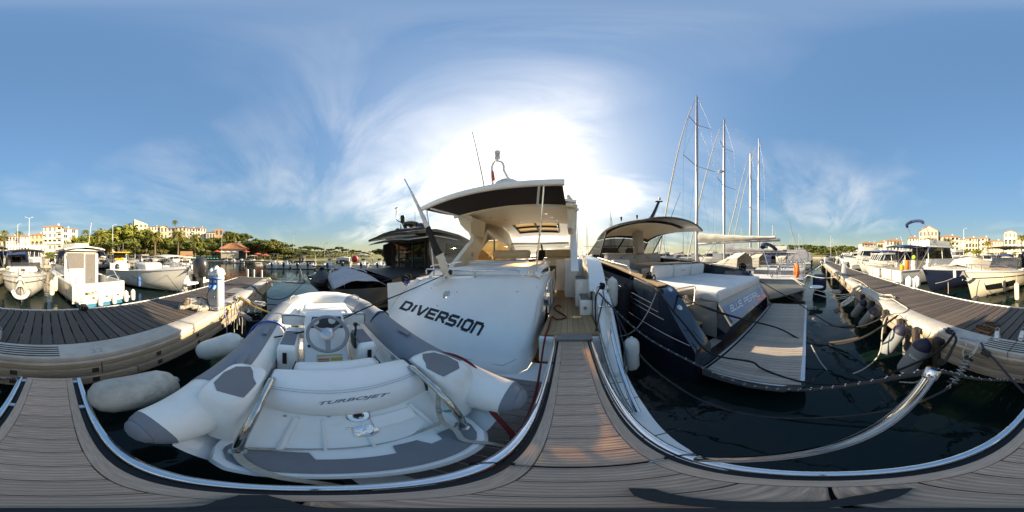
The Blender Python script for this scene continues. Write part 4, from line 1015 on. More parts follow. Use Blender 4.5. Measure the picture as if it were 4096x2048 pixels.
for q, m_ in (((1272, 1316, 1436, 1441), 'sticker_red'), ((1272, 1316, 1444, 1448), 'sticker_red'), ((1272, 1316, 1452, 1464), 'sticker_yellow'), ((1324, 1369, 1432, 1442), 'sticker_yellow'), ((1324, 1370, 1448, 1458), 'sticker_yellow')):
    patch_px('sticker_band', [(q[0], q[3]), (q[1], q[3]-2), (q[1], q[2]-2), (q[0], q[2])], F, CB, m_, dg, .0045, 2)
# steering wheel
wc = F.d(1310, 1335, 1.40); ax_ = Vector((0, -.78, .63)).normalized(); e1 = Vector((1, 0, 0)); e2 = ax_.cross(e1).normalized()*-1
if e2.z < 0: e2 = -e2
ringp = [wc+(e1*cos(2*pi*k/32)+e2*sin(2*pi*k/32))*.172 for k in range(33)]
wh = MB().tube(ringp, .0165, 10, cap=False).build('steering_wheel', 'wheel_grey', dg)
for a in (35, 145, 270): MB().tube([wc+(e1*cos(rad(a))+e2*sin(rad(a)))*.05-ax_*.012, wc+(e1*cos(rad(a))+e2*sin(rad(a)))*.165], [.024, .016], 8, flat=.5).build('spoke', 'wheel_grey', wh)
MB().lathe([(.0001, -.03), (.06, -.03), (.064, -.006), (.05, .006), (.03, .012), (.026, .008), (.0001, .008)], 20, wc, ax_).build('hub', 'alu', wh)
MB().tube([wc-ax_*.02, wc-ax_*.16], .028, 10).build('steering_column', 'plastic_black', dg)
# console wings with grey pads, straps and the throttle
for s, xw in ((-1, -.40), (1, .27)):
    wb_ = MB(); wb_.rbox((xw, 1.50, 1.14), (.17, .42, .36), .04, 3); wb_.build('console_wing', 'gelcoat', dg)
    MB().rbox((xw, 1.50, 1.322), (.125, .30, .008), .004, 1).build('wing_pad', 'pad_grey', dg)
    MB().box((xw+s*.01, 1.287, 1.20), (.034, .012, .13)).build('latch_strap', 'plastic_black', dg)
    MB().rbox((xw-s*.0, 1.86, 1.38), (.30, .09, .15), .04, 3).build('jockey_backrest', 'vinyl_white', dg)
    MB().rbox((xw+s*-.02, 1.76, 1.25), (.22, .16, .09), .03, 3).build('jockey_seat', 'vinyl_white', dg)
    MB().tube([(xw-.14, 1.818, 1.33), (xw-.14, 1.82, 1.44), (xw, 1.815, 1.455), (xw+.14, 1.82, 1.44), (xw+.14, 1.818, 1.33)], .0055, 6).build('seat_piping', 'piping', dg)
MB().rbox((.17, 1.40, 1.33), (.022, .14, .13), .01, 2).build('throttle_box', 'plastic_black', dg)
MB().tube([(.185, 1.42, 1.36), (.20, 1.43, 1.43), (.20, 1.44, 1.47)], .011, 8).build('throttle_lever', 'plastic_black', dg); MB().ell((.20, 1.445, 1.485), (.022, .022, .022), 10, 8).build('throttle_knob', 'plastic_black', dg)
p = on(1237, 1385, CB)
if p is not None: MB().lathe([(.0001, 0), (.016, 0), (.016, .02), (.0001, .02)], 10, p, (0, -.7, .7)).build('kill_switch', 'plastic_black', dg)
# bow locker seat and lining
MB().rbox((0, 2.44, 1.12), (.78, .42, .36), .04, 2).build('bow_locker', 'gelcoat', dg)
MB().rbox((-.01, 2.42, 1.335), (.66, .34, .10), .045, 3).build('bow_cushion', 'vinyl_white', dg)
MB().tube([(-.33, 2.255, 1.30), (0, 2.25, 1.30), (.31, 2.255, 1.30)], .006, 6).build('seat_piping', 'piping', dg)
MB().rbox((.02, 2.02, 1.38), (.40, .10, .06), .02, 2).build('bow_backrest', 'vinyl_white', dg)
MB().tube([(-.19, 1.965, 1.40), (.02, 1.965, 1.412), (.21, 1.965, 1.40)], .005, 6).build('seat_piping', 'piping', dg)
rebase(dg, (0, 1.6, .5))
# webbing straps, ropes that lie on the tender
def strap(label, pts, w_=.022, name='tie_strap', m='webbing', hint=Vector((0, 0, 1))):
    P = spline(pts, 5); rows = []
    for i, p in enumerate(P):
        t_ = (P[min(i+1, len(P)-1)]-P[max(i-1, 0)]).normalized(); sd = t_.cross(hint); sd = sd.normalized() if sd.length > .1 else Vector((1, 0, 0)); rows.append([p-sd*w_/2, p+sd*w_/2])
    o = MB().grid(rows, .003).build(name, m); return tag(o, label, 'strap')
fw = lambda x_, y_, z_: F.world((x_, y_, z_))
strap('beige webbing strap with blue buckle tab tied to starboard grab bar of tender', [fw(.42, .62, 1.22), fw(.36, .56, 1.10), fw(.33, .50, 1.00), fw(.335, .43, .93), fw(.30, .36, .885), fw(.335, .27, .86), fw(.37, .20, .74), fw(.40, .16, .55)], .026)
strap('long beige webbing strap running along the stern foot of tender to port bar', [fw(.33, .50, 1.0), fw(.2, .53, .91), fw(0, .515, .892), fw(-.2, .512, .892), fw(-.38, .475, .89)], .022, hint=Vector((0, -1, .6)))
strap('beige webbing strap from port grab bar over the tender platform edge', [fw(-.39, .42, .89), fw(-.34, .36, .89), fw(-.24, .275, .875), fw(-.16, .235, .80), fw(-.12, .20, .60)], .028)
MB_ = MB().rbox(fw(.35, .545, 1.09), (.03, .02, .05), .006, 1).build('strap_buckle', 'galv'); tag(MB_, 'small metal buckle on webbing strap at tender grab bar', 'buckle')
o = MB().grid([[fw(.355, .53, 1.10), fw(.385, .50, 1.12)], [fw(.37, .52, 1.07), fw(.41, .49, 1.075)]], .003).build('strap_tab', 'teal_strip'); tag(o, 'turquoise cloth tab beside the strap buckle on tender stern', 'tab')
rope('thick red rope looped over starboard pod and down behind tender platform', spline([F.world(F.z(1610, 1470, 1.27)), fw(.44, 1.05, 1.2), fw(.56, 1.045, 1.2), fw(.70, 1.0, 1.24), fw(.79, .88, 1.25), fw(.80, .72, 1.235), fw(.74, .58, 1.20), fw(.63, .47, 1.09), fw(.57, .38, .95), fw(.53, .30, .85), fw(.47, .235, .74), fw(.30, .195, .62), fw(.05, .185, .55)], 8), .0165, 'rope_red')
rope('red rope running from cockpit floor of DIVERSION down beside gangway', spline([Frame(20).world(v) for v in ((-.17, 3.5, 1.02), (-.24, 3.6, 1.03), (-.30, 3.35, 1.03), (-.10, 3.0, 1.02), (-.05, 2.85, 1.02), (-.20, 2.75, 1.02), (-.30, 2.85, 1.03), (-.30, 2.4, 1.03), (-.31, 2.16, .99), (-.33, 2.05, .80), (-.30, 1.5, .54), (-.26, .9, .535), (-.26, .4, .535))], 8), .013, 'rope_red')
rope('blue rope over port tube of tender by the bow', spline([fw(-.93, 1.72, 1.12), fw(-.86, 1.80, 1.27), fw(-.72, 1.86, 1.335), fw(-.58, 1.88, 1.29), fw(-.50, 1.88, 1.2)], 6), .012, 'rope_blue')
rope('black rope over starboard tube of tender', spline([fw(.93, 2.2, 1.10), fw(.86, 2.14, 1.27), fw(.71, 2.06, 1.35), fw(.56, 1.98, 1.28), fw(.5, 1.95, 1.1)], 6), .010, 'rope_black')
rope('light blue rope next to black rope over starboard tube of tender', spline([fw(.92, 2.26, 1.14), fw(.85, 2.2, 1.27), fw(.71, 2.1, 1.352), fw(.58, 2.0, 1.28), fw(.5, 1.9, 1.1)], 6), .008, 'plastic_lightblue')
# long black line from the fender across the tender to the flag rail
fe = W.d(985, 1362, 1.75)
rope('taut black line from white fender across steering wheel up to DIVERSION stern rail', spline([fe, W.d(1150, 1340, 1.62), W.d(1310, 1300, 1.60), W.d(1480, 1225, 2.0), W.d(1640, 1160, 2.6), Frame(20).world(Frame(20).y(1785, 1095, 2.5))], 6), .009, 'rope_black')
f0 = W.d(800, 1408, 2.05)
fender('fender', 'clean white cylinder fender lashed beside the port tube of tender', W.d(968, 1360, 1.78), f0, .145, 'fender_white')
p_ = W.d(879, 1372, 1.72)
fender('fender', 'large dirty white fender lying in front of the pier by the gangway', W.d(700, 1520, 1.28), W.d(352, 1592, .98), .165, 'fender_dirty')
# ---------------------------------------------------------------- dark blue open yacht
F = Frame(13.9)
yb = thing('motor_yacht', 'dark blue open yacht with BLUE PEARL on its stern, white sun pad and slatted platform', 'motor yacht', F)
X0, X1, XC = 1.66, 5.72, 3.69
R, sh = hull_rings(2.05, 11.3, XC, X1-X0, 1.60, 2.25, keel=-.5, rake=1.2, full=.45, sternw=.99, flare=.13, chz=.2)
up_, lo_ = [], []
hm = MB().loft(R, False, (False, False)); hm.build('hull', 'hull_blue_metal', yb)
MB().loft([[(x_, y_, min(z_, .60)) for x_, y_, z_ in r_] for r_ in [[(XC+(x_-XC)*1.004, y_, z_) for x_, y_, z_ in rr] for rr in R]][:1]+[[(XC+(x_-XC)*1.006+(.004 if x_ > XC else -.004), y_, min(z_, .62)) for x_, y_, z_ in rr] for rr in R], False, (False, False)).build('lower_hull', 'hull_black', yb)
def fin(x0, x1, s):
    f_ = lambda u, v, wq: (x0+(x1-x0)*wq, u, v)
    prof = [(1.36, -.2), (1.36, .72), (1.39, .78), (1.72, 1.17), (2.02, 1.50), (2.14, 1.585), (2.4, 1.63), (3.0, 1.69), (3.0, -.2)]
    m_ = MB(); rings = []
    for wq, k in ((0, .03), (.06, 0), (.94, 0), (1, .03)): rings.append([f_(u, v-(k if v > 0 else 0), wq) for u, v in prof])
    m_.loft(rings); return m_.build('quarter', 'hull_blue_metal', yb), m_
_, fm = fin(X0-.01, 2.02, 1); fin(5.40, X1+.01, -1)
for q in ((2680, 1159, .045), (2718, 1231, .05)):
    p = px_on(F, bvh_of(fm), q[0], q[1], .0)
    if p is not None: MB().lathe([(.0001, 0), (q[2], 0), (q[2], .01), (q[2]*.8, .016), (.0001, .016)], 18, p, (0, -.72, .69)).build('pop_up_cleat', 'alu', yb)
box('hull_corner', 'hull_black', yb, X0-.004, X1+.004, 1.30, 1.5, -.3, .44)
# chrome strips and lines on the port side
for y0, y1, z0, z1 in ((2.35, 6.6, 1.30, 1.62), (2.15, 6.8, 1.18, 1.50), (2.0, 7.0, 1.08, 1.39), (1.45, 7.5, .80, 1.0)):
    MB().tube([(X0-.012-.0, y0, z0), (X0-.014, (y0+y1)/2, (z0+z1)/2), (X0+.01, y1, z1)], .0045, 6).build('side_strip', 'alu', yb)
# cap rail in teak, both sides
for s, xa in ((1, X0+.02), (-1, X1-.02)):
    pts = [(2.2, 1.635), (3.1, 1.745), (4.1, 1.85), (5.3, 1.94), (7, 2.06), (9, 2.15)]
    MB().grid([[(xa, y_, z_) for y_, z_ in pts], [(xa+s*.20, y_, z_+.006) for y_, z_ in pts]], .02).build('cap_rail', 'teak_table', yb)
    MB().grid([[(xa+s*.2, y_, z_) for y_, z_ in pts], [(xa+s*.22, y_, 1.05) for y_, z_ in pts]], .02).build('bulwark_inner', 'hull_blue_metal', yb)
# platform of narrow boards
pf = [(X0+.03, 1.28), (X0+.02, .25), (X0+.16, .03), (X1-.16, .03), (X1-.02, .25), (X1-.03, 1.28)]
MB().prism(pf, .27, .405).build('bathing_platform', 'alu', yb)
n_ = 58; w_ = (X1-X0-.10)/n_
pk = MB().rbox((0, 0, 0), (w_-.007, 1.12, .012), .002, 1).mesh('platform_plank', wood('slat_grey', (.42, .36, .30), (.30, .25, .205), .7, grain=(26, 1.2, 10)))
box('platform_bed', 'plastic_white', yb, X0+.06, X1-.06, .07, 1.21, .4055, .411)
for i in range(n_): link('platform_plank', pk, yb, (X0+.05+w_*(i+.5), .64, .413))
box('platform_bed', 'plastic_white', yb, X0+.42, X1-.42, 1.27, 1.72, .4055, .411); box('platform_gap', 'caulk', yb, X0+.03, X1-.03, 1.215, 1.265, .400, .407)
pk2 = MB().rbox((0, 0, 0), (w_-.007, .42, .012), .002, 1).mesh('platform_plank', 'slat_grey')
for i in range(6, n_-6): link('platform_plank', pk2, yb, (X0+.05+w_*(i+.5), 1.49, .413))
# transom block and the slanted name panel
box('stern_block', 'taupe', yb, 2.62, 5.2, 1.62, 3.95, .44, 1.24, .03)
A = [(2.60, 1.30, .88), (4.86, 1.30, .88), (4.95, 1.585, 1.17), (2.66, 1.585, 1.17)]
pm = MB(); pm.grid([[A[0], A[1]], [A[3], A[2]]], .03); pm.build('name_panel', 'panel_blue_grey', yb); PB = bvh_of(pm)
fr_ = MB(); fr_.grid([[(2.56, 1.31, .82), (5.02, 1.31, .82)], [(2.62, 1.63, 1.24), (5.12, 1.63, 1.24)]], .03); fr_.build('panel_frame', 'taupe', yb)
MB().add([(2.56, 1.31, .82), (2.60, 1.5, .44), (5.0, 1.5, .44), (5.02, 1.31, .82)], [(0, 1, 2, 3)]).add([(2.56, 1.31, .82), (2.60, 1.5, .44), (2.62, 1.63, .44), (2.62, 1.63, 1.24)], [(0, 1, 2, 3)]).build('panel_underside', 'hull_blue_metal', yb)
strokes('name_letter', 'BLUE PEARL', [(2924, 1250), (3040, 1184), (3030, 1164), (2916, 1224)], F, PB, 'letter_silver', yb, .012, .17, gap=.35, asp=1.15)
MB().tube([F.y(2992, 1246, 1.30), F.y(3022, 1218, 1.30)], .02, 8).build('garage_handle', 'chrome', yb)
# mattress and cushions
ms = MB(); ms.rbox((3.93, 2.75, 1.355), (2.64, 2.34, .235), .06, 3); ms.build('sun_pad', 'fabric_white', yb)
for i in range(3): MB().rbox((3.10+i*.80, 3.84, 1.66), (.78, .22, .42), .07, 3, rx=.18).build('backrest_cushion', 'fabric_white', yb)
for k in (3.5, 4.3): box('pad_seam', 'canvas_grey', yb, k-.004, k+.004, 1.66, 3.7, 1.4725, 1.4745)
text_on('cushion_script', 'Sacs', [(3.78, 3.715, 1.66), (4.02, 3.715, 1.66), (4.02, 3.70, 1.72), (3.78, 3.70, 1.72)], 'letter_grey', yb, .3, .004)
# port passage: steps, gate, glass with the model number
box('passage_step', 'teak_table', yb, 2.03, 2.60, 1.95, 2.5, .72, .75); box('passage_step', 'teak_table', yb, 2.03, 2.60, 2.5, 3.95, 1.05, 1.08)
box('passage_riser', 'hull_blue_metal', yb, 2.03, 2.61, 1.97, 2.5, .4, .72); box('passage_riser', 'hull_blue_metal', yb, 2.03, 2.61, 2.52, 3.9, .4, 1.05)
gp = [F.x(2700, 1165, 2.55), F.x(2712, 1156, 2.55), F.x(2770, 1146, 2.55), F.x(2780, 1150, 2.55), F.x(2782, 1165, 2.55), F.x(2776, 1212, 2.55), F.x(2765, 1222, 2.55), F.x(2740, 1228, 2.55)]
MB().tube(spline(gp, 3), .016, 8).build('gate_loop', 'chrome', yb)
g4 = [F.x(2696, 1222, 2.56), F.x(2772, 1214, 2.56), F.x(2776, 1152, 2.56), F.x(2700, 1170, 2.56)]
MB().add(g4, [(0, 1, 2, 3)]).build('gate_glass', 'glass_smoke', yb)
text_on('model_number', '43', [F.x(2722, 1206, 2.548), F.x(2746, 1200, 2.548), F.x(2746, 1180, 2.548), F.x(2722, 1186, 2.548)], 'letter_white', yb, .2, .001)
for a in (2718, 2750): MB().tube([F.x(a, 1206 if a < 2730 else 1198, 2.548), F.x(a+1, 1184 if a < 2730 else 1178, 2.548)], .003, 4).build('number_bar', 'letter_white', yb)
text_on('model_name', 'SEAWALKER', [F.x(2702, 1222, 2.548), F.x(2762, 1208, 2.548), F.x(2762, 1198, 2.548), F.x(2702, 1211, 2.548)], 'letter_white', yb, .25, .001)
# cockpit: sole, table, bench, galley, console
box('cockpit_sole', 'teak_table', yb, 2.0, 5.4, 3.9, 9, 1.03, 1.06)
MB().rbox((4.0, 4.78, 1.87), (2.2, .85, .045), .012, 2).build('table_top', 'teak_table', yb)
for x_ in (3.4, 4.6): MB().tube([(x_, 4.8, 1.06), (x_, 4.8, 1.85)], .06, 12).build('table_leg', 'chrome', yb)
MB().rbox((2.82, 5.6, 1.40), (.75, .62, .40), .08, 3).build('bench_seat', 'fabric_white', yb); MB().rbox((2.66, 5.9, 1.75), (.78, .2, .5), .08, 3).build('bench_back', 'fabric_white', yb)
MB().rbox((4.3, 5.5, 1.5), (1.6, .5, .3), .08, 3).build('bench_seat', 'fabric_white', yb)
box('galley', 'taupe', yb, 2.35, 5.1, 6.45, 7.1, 1.06, 2.24, .02); box('galley_top', 'gelcoat_cream', yb, 2.3, 5.15, 6.4, 7.15, 2.242, 2.27, .008)
for k in range(4): box('galley_door', 'taupe', yb, 2.42+k*.67, 3.04+k*.67, 6.43, 6.448, 1.35, 2.17, .006); 
for k in range(4): box('door_latch', 'plastic_black', yb, 2.9+k*.67, 2.96+k*.67, 6.42, 6.429, 2.05, 2.11)
MB().rbox((3.0, 8.0, 2.28), (.9, .3, .62), .08, 2).build('helm_seat', 'charcoal_mat', yb); MB().rbox((4.4, 8.0, 2.28), (.9, .3, .62), .08, 2).build('helm_seat', 'charcoal_mat', yb)
box('helm_console', 'hull_black', yb, 2.3, 5.0, 8.9, 9.5, 1.1, 2.3, .08)
MB().rbox((3.82, 6.5, 2.75), (.34, .5, 1.06), .05, 2, rx=-.12).build('top_pillar', 'taupe', yb)
# hardtop
rows_t = []
for j in range(10):
    k = j/9; y_ = 3.88+k*4.1
    hw = 1.50*(1-.10*(1-k)**3)
    zc_ = 3.24+.22*sin(pi*min(1, .12+k*.75))-.30*max(0, k-.6)**2*4
    rows_t.append([(XC+.12+hw*(-1+2*i/12), y_+.18*(1-abs(-1+2*i/12)**2)*(1-k)*-1, zc_-.20*abs(-1+2*i/12)**2.4) for i in range(13)])
MB().grid(rows_t, .075).build('hardtop', 'charcoal', yb)
MB().grid([[(x_, y_, z_-.082) for x_, y_, z_ in r_[1:-1]] for r_ in rows_t[2:-1]], .02).build('hardtop_lining', 'headliner', yb)
MB().grid([[(x_, y_, z_+.004) for x_, y_, z_ in r_[3:10]] for r_ in rows_t[1:4]], .004).build('roof_glass', 'glass_blue', yb)
e_ = rows_t[-1]
w0 = [(x_, y_, z_-.04) for x_, y_, z_ in e_]; w1 = [(XC+(x_-XC)*1.16, y_+1.5-.5*abs((x_-XC)/1.6)**2, 2.22) for x_, y_, z_ in e_]
MB().grid([w0, w1], .01).build('windscreen', 'glass_smoke', yb)
for i in (0, 6, 12): MB().tube([w0[i], w1[i]], .045, 6).build('screen_pillar', 'charcoal', yb)
MB().tube([Vector(a).lerp(Vector(b_), .42) for a, b_ in zip(w0, w1)], .03, 6).build('screen_bar', 'charcoal', yb)
for s in (0, 12):
    a = Vector(rows_t[-1][s]); MB().grid([[rows_t[6][s], rows_t[-1][s]], [Vector((rows_t[6][s][0], 7.6, 2.2)), Vector(w1[s])]], .01).build('side_screen', 'glass_clear', yb)
    MB().tube([Vector((rows_t[6][s][0], 7.6, 2.1)), Vector(rows_t[6][s])+Vector((0, 0, -.05))], .035, 6).build('side_pillar', 'charcoal', yb)
# antennas on the roof
MB().tube([F.y(2603, 880, 5.2), F.y(2622, 840, 5.2), F.y(2636, 806, 5.2)], [.09, .07, .06], 4).build('radar_mast', 'charcoal', yb); MB().rbox(F.y(2636, 806, 5.2), (.36, .12, .05), .02, 1, ry=-.2).build('mast_head', 'charcoal', yb)
MB().lathe([(.03, 0), (.05, .03), (.05, .1), (.0001, .12)], 10, F.y(2639, 800, 5.2)).build('mast_light', 'plastic_white', yb)
for q, yq in (((2485, 885, 868), 6.6), ((2548, 877, 861), 6.2)):
    MB().tube([F.y(q[0], q[1], yq), F.y(q[0], q[2]+6, yq), F.y(q[0], q[2], yq)], [.02, .045, .05], 8).build('roof_antenna', 'plastic_black', yb)
MB().lathe([(.06, 0), (.08, .05), (.05, .12), (.0001, .14)], 12, F.y(2598, 880, 5.4)).build('horn', 'chrome', yb)
MB().tube([F.y(2680, 882, 6.0), F.y(2722, 770, 6.0)], [.014, .008], 5).build('whip_antenna', 'plastic_black', yb)
# handrail on the port gunwale
MB().tube(spline([F.x(2392, 1030, 1.80), F.x(2440, 1044, 1.80), F.x(2500, 1059, 1.80), F.x(2512, 1066, 1.80), F.x(2537, 1104, 1.80)], 4), .018, 8).build('hand_rail', 'chrome', yb)
MB().tube([F.x(2448, 1046, 1.80), F.x(2447, 1062, 1.80)], .016, 8).build('rail_post', 'chrome', yb)
MB().tube(spline([(X0+.1, 8.5, 2.3), (X0+.2, 9.5, 2.62), (X0+.5, 11, 2.8), (X0+1.2, 12.6, 2.9), (XC, 13.3, 2.95)], 4), .018, 8).build('bow_rail', 'chrome', yb)
# starboard bulwark labels and cleat
box('vent_panel', 'alu', yb, 5.38, 5.395, 2.5, 2.9, 1.36, 1.46); box('socket_plate', 'plastic_grey', yb, 5.38, 5.395, 2.15, 2.3, 1.3, 1.4)
MB().lathe([(.0001, 0), (.04, 0), (.05, .03), (.0001, .04)], 14, (5.30, 1.40, .72), (0, -1, 0)).build('shower_plug', 'chrome', yb)
rebase(yb, (XC, 1.4, 0))
fw = lambda x_, y_, z_: F.world((x_, y_, z_))
fender('fender', 'black cloth covered fender on port side of the dark blue yacht', F.world(F.x(2500, 1140, 1.56)), F.world(F.x(2478, 1320, 1.40)), .15, 'canvas_black', tie=F.world(F.x(2530, 1105, 1.68)), rope='rope_black')
# rope coils
def coil(label, c, r=.10, m='rope_black', rr=.014, seed=0, turns=7, name='rope_coil'):
    rnd = random.Random(seed); pts = []
    for k in range(turns):
        ax_ = Vector((rnd.uniform(-1, 1), rnd.uniform(-1, 1), rnd.uniform(-.4, 1))).normalized(); e1 = ax_.orthogonal().normalized(); e2 = ax_.cross(e1); R_ = r*rnd.uniform(.5, 1)
        for j in range(8): pts.append(Vector(c)+(e1*cos(j*.8)+e2*sin(j*.8)*.8)*R_+Vector((rnd.uniform(-.01, .01), 0, rnd.uniform(-.01, .01))))
    o = MB().tube(spline(pts, 3), rr, 6).build(name, m); return tag(o, label, 'rope')
c1 = F.world(F.x(2595, 1112, 1.86)); coil('knotted black rope heap on port quarter of the blue yacht', c1, .14, seed=3, turns=9)
c2 = fw(5.58, 2.35, 1.75); coil('knotted black rope heap on starboard quarter of the blue yacht', c2, .16, seed=5, turns=8)
rope('black mooring rope from blue yacht port quarter over platform towards the pier', spline([c1, F.world(F.x(2680, 1165, 2.0)), F.world(F.y(2850, 1240, 1.25)), fw(3.2, .62, .62), W.d(3240, 1375, 3.0), W.d(3330, 1378, 2.9), W.z(3450, 1350, .92), W.d(3590, 1262, 2.75)], 6), .017)
rope('second black mooring rope from blue yacht along its quarter to the pier', spline([c1, F.world(F.x(2640, 1178, 1.62)), F.world(F.x(2740, 1300, 1.62)), fw(1.75, 1.2, .72), fw(1.9, .7, .62), W.d(3050, 1475, 2.05), W.d(3225, 1530, 1.75), W.d(3420, 1530, 1.65), W.d(3620, 1470, 1.65), W.d(3760, 1400, 1.62), W.d(3820, 1330, 1.68)], 6), .015)
rope('black mooring rope from blue yacht starboard quarter to a spring at the pier', spline([c2, W.d(3010, 1105, 5.6), W.d(3180, 1205, 4.9), W.d(3330, 1300, 4.0), W.d(3440, 1305, 3.5), W.d(3560, 1255, 2.95)], 6), .015)
rope('white rope hanging from blue yacht quarter cleat to the water', spline([F.world(F.x(2625, 1172, 1.62)), F.world(F.x(2590, 1250, 1.5)), F.world(F.x(2550, 1310, 1.35)), F.world(F.x(2510, 1338, 1.25)), F.world(F.x(2480, 1345, 1.15))], 6), .009, 'rope_white')
# ---------------------------------------------------------------- charcoal yacht left of DIVERSION with its toys
yk = thing('motor_yacht', 'charcoal yacht with black deckhouse and domes behind the covered tender', 'motor yacht', loc=(0, 0, 0))
XC = -7.0
R, sh = hull_rings(3.0, 13, XC, 4.5, 1.35, 2.2, keel=-.5, rake=1.4, full=.45, sternw=.97)
MB().loft(R, False, (True, False)).build('hull', 'hull_black', yk)
MB().grid([[a, ((a[0]+b_[0])/2, a[1], a[2]+.12), b_] for a, b_ in sh]).build('deck', 'charcoal_mat', yk)
box('bathing_platform', 'charcoal', yk, -9.1, -4.75, .9, 3.1, .36, .46, .03)
# deckhouse
f_ = lambda u, v, wq: (XC+wq, u, v)
for x0, x1 in ((-2.05, -1.95), (1.95, 2.05)):
    MB().prism([(5.2, 1.5), (4.9, 2.3), (4.95, 2.85), (5.5, 3.05), (9.5, 2.75), (11.6, 2.05), (11.6, 1.6)], x0, x1, f=f_).build('deckhouse_side', 'charcoal', yk)
    MB().prism([(6.0, 1.95), (6.1, 2.75), (9.3, 2.6), (11.0, 2.1), (11.0, 1.95)], x0-.012 if x0 < 0 else x1, x0 if x0 < 0 else x1+.012, f=f_).build('side_window', 'glass_dark', yk)
box('aft_bulkhead', 'charcoal', yk, XC-1.95, XC+1.95, 5.45, 5.55, 1.4, 3.0)
for i, (xa, xb, m_) in enumerate(((-1.55, -.95, 'glass_clear'), (-.9, .35, 'glass_dark'), (.4, 1.3, 'glass_clear'))): box('aft_door', 'glass_dark', yk, XC+xa, XC+xb, 5.40, 5.448, 1.5, 2.85)
for xa in (-.95, .36, 1.32): box('door_post', 'charcoal', yk, XC+xa-.03, XC+xa+.03, 5.36, 5.42, 1.45, 2.9)
rf = [[(XC+hw*u, y_, z_-.12*abs(u)**2) for u in (-1, -.8, -.4, 0, .4, .8, 1)] for y_, hw, z_ in ((3.9, 1.9, 3.10), (4.2, 2.2, 3.16), (5.2, 2.2, 3.34), (7.0, 2.1, 3.30), (8.8, 1.9, 3.08), (10.4, 1.6, 2.72), (11.6, 1.2, 2.28))]
MB().grid(rf, .12).build('roof', 'charcoal', yk)
MB().grid([[(x_, y_, z_-.2) for x_, y_, z_ in r_] for r_ in rf[:4]], .03).build('roof_lining', 'canvas_grey', yk)
MB().grid([[(XC+hw*u, y_, z_-.10*abs(u)**2) for u in (-1, -.5, 0, .5, 1)] for y_, hw, z_ in ((4.3, 1.5, 3.33), (5.0, 1.5, 3.50), (6.6, 1.3, 3.48), (7.4, 1.1, 3.34))], .1).build('roof_deck', 'charcoal_mat', yk)
def at(px, py, y): return W.y(px, py, y)
MB().tube([at(1625, 920, 5.2), at(1613, 893, 5.2), at(1610, 880, 5.2)], [.11, .08, .08], 8).build('mast', 'charcoal', yk)
MB().lathe([(.12, 0), (.13, .06), (.12, .2), (.14, .28), (.12, .42), (.0001, .46)], 14, at(1611, 892, 5.2)).build('mast_camera', 'plastic_black', yk)
MB().lathe([(.2, 0), (.42, .06), (.44, .18), (.3, .26), (.0001, .27)], 20, at(1645, 906, 5.4)).build('radar_dome', 'charcoal', yk)
MB().tube([at(1645, 906, 5.4), at(1645, 925, 5.4)], .1, 8).build('dome_foot', 'charcoal', yk)
for px_, py_, r in ((1684, 932, .33), (1592, 933, .2)): MB().lathe([(r*.9, -.1), (r, .05), (r, r*.7), (r*.75, r*1.3), (r*.3, r*1.6), (.0001, r*1.65)], 18, at(px_, py_, 5.6)).build('satellite_dome', 'charcoal', yk)
MB().tube(spline([at(1602, 888, 5.2), at(1590, 882, 5.2), at(1586, 868, 5.2), at(1586, 832, 5.2)], 4), .03, 6).build('wind_mast', 'charcoal', yk); MB().rbox(at(1585, 832, 5.2), (.25, .06, .06), .02, 1).build('wind_vane', 'charcoal', yk)
MB().tube([at(1660, 928, 6), at(1660, 848, 6)], .012, 5).build('whip_antenna', 'plastic_black', yk)
c = at(1606, 925, 5.1); 
for i, m_ in enumerate(('green_flag', 'letter_white', 'red')): MB().grid([[c+Vector((-.1+i*.07, 0, .42-i*.12)), c+Vector((-.03+i*.07, 0, .38-i*.12))], [c+Vector((-.16+i*.07, 0, .05-i*.1)), c+Vector((-.09+i*.07, 0, 0-i*.1))]], .005).build('ensign', m_, yk)
for s in (-1, 1):
    for k, zz in ((0, 2.35), (1, 2.08)): MB().tube(spline([(XC+s*2.2, 7.5, zz-.25*k*.2), (XC+s*2.15, 9.5, zz+.2), (XC+s*1.7, 12.5, zz+.35), (XC+s*.5, 15.4, zz+.45)], 4), .016, 6).build('side_rail', 'chrome', yk)
rebase(yk, (XC, 3, 0))
# covered jet tender
tk = thing('jet_tender', 'black jet tender under a grey cover on the platform of charcoal yacht', 'boat', loc=(-6.35, 1.95, .46), rz=rad(84))
R, sh = hull_rings(-1.9, 3.75, 0, 1.75, .72, .92, keel=.02, rake=.5, full=.5, chz=.26, flare=.25)
MB().loft(R, False, (True, False)).build('hull', 'charcoal', tk)
MB().grid([[(s[0][0]-.01, s[0][1], s[0][2]-.04), (s[0][0]-.03, s[0][1], s[0][2]+.0), (s[0][0]+.02, s[0][1], s[0][2]+.05)] for s in sh]).build('gunwale', 'charcoal', tk); MB().grid([[(s[1][0]+.01, s[1][1], s[1][2]-.04), (s[1][0]+.03, s[1][1], s[1][2]), (s[1][0]-.02, s[1][1], s[1][2]+.05)] for s in sh]).build('gunwale', 'charcoal', tk)
rows = []
for i, (a, b_) in enumerate(sh):
    t_ = i/(len(sh)-1); pk = .20+.10*math.exp(-((t_-.35)/.22)**2)+.03*sin(t_*9)-.12*t_**6
    rows.append([(a[0]+(b_[0]-a[0])*u, a[1], a[2]+.03+pk*(1-abs(2*u-1)**2.2)-.02*sin(u*14+t_*8)) for u in [k/10 for k in range(11)]])
MB().grid(rows, .01).build('boat_cover', 'canvas_grey', tk)
for s in (-1, 1): MB().prism([(-1.8, .35), (-.6, .42), (.4, .66), (.2, .72), (-1.8, .62)], .80, .86, f=lambda u, v, wq: (s*wq, u, v)).build('side_vent', 'charcoal', tk)
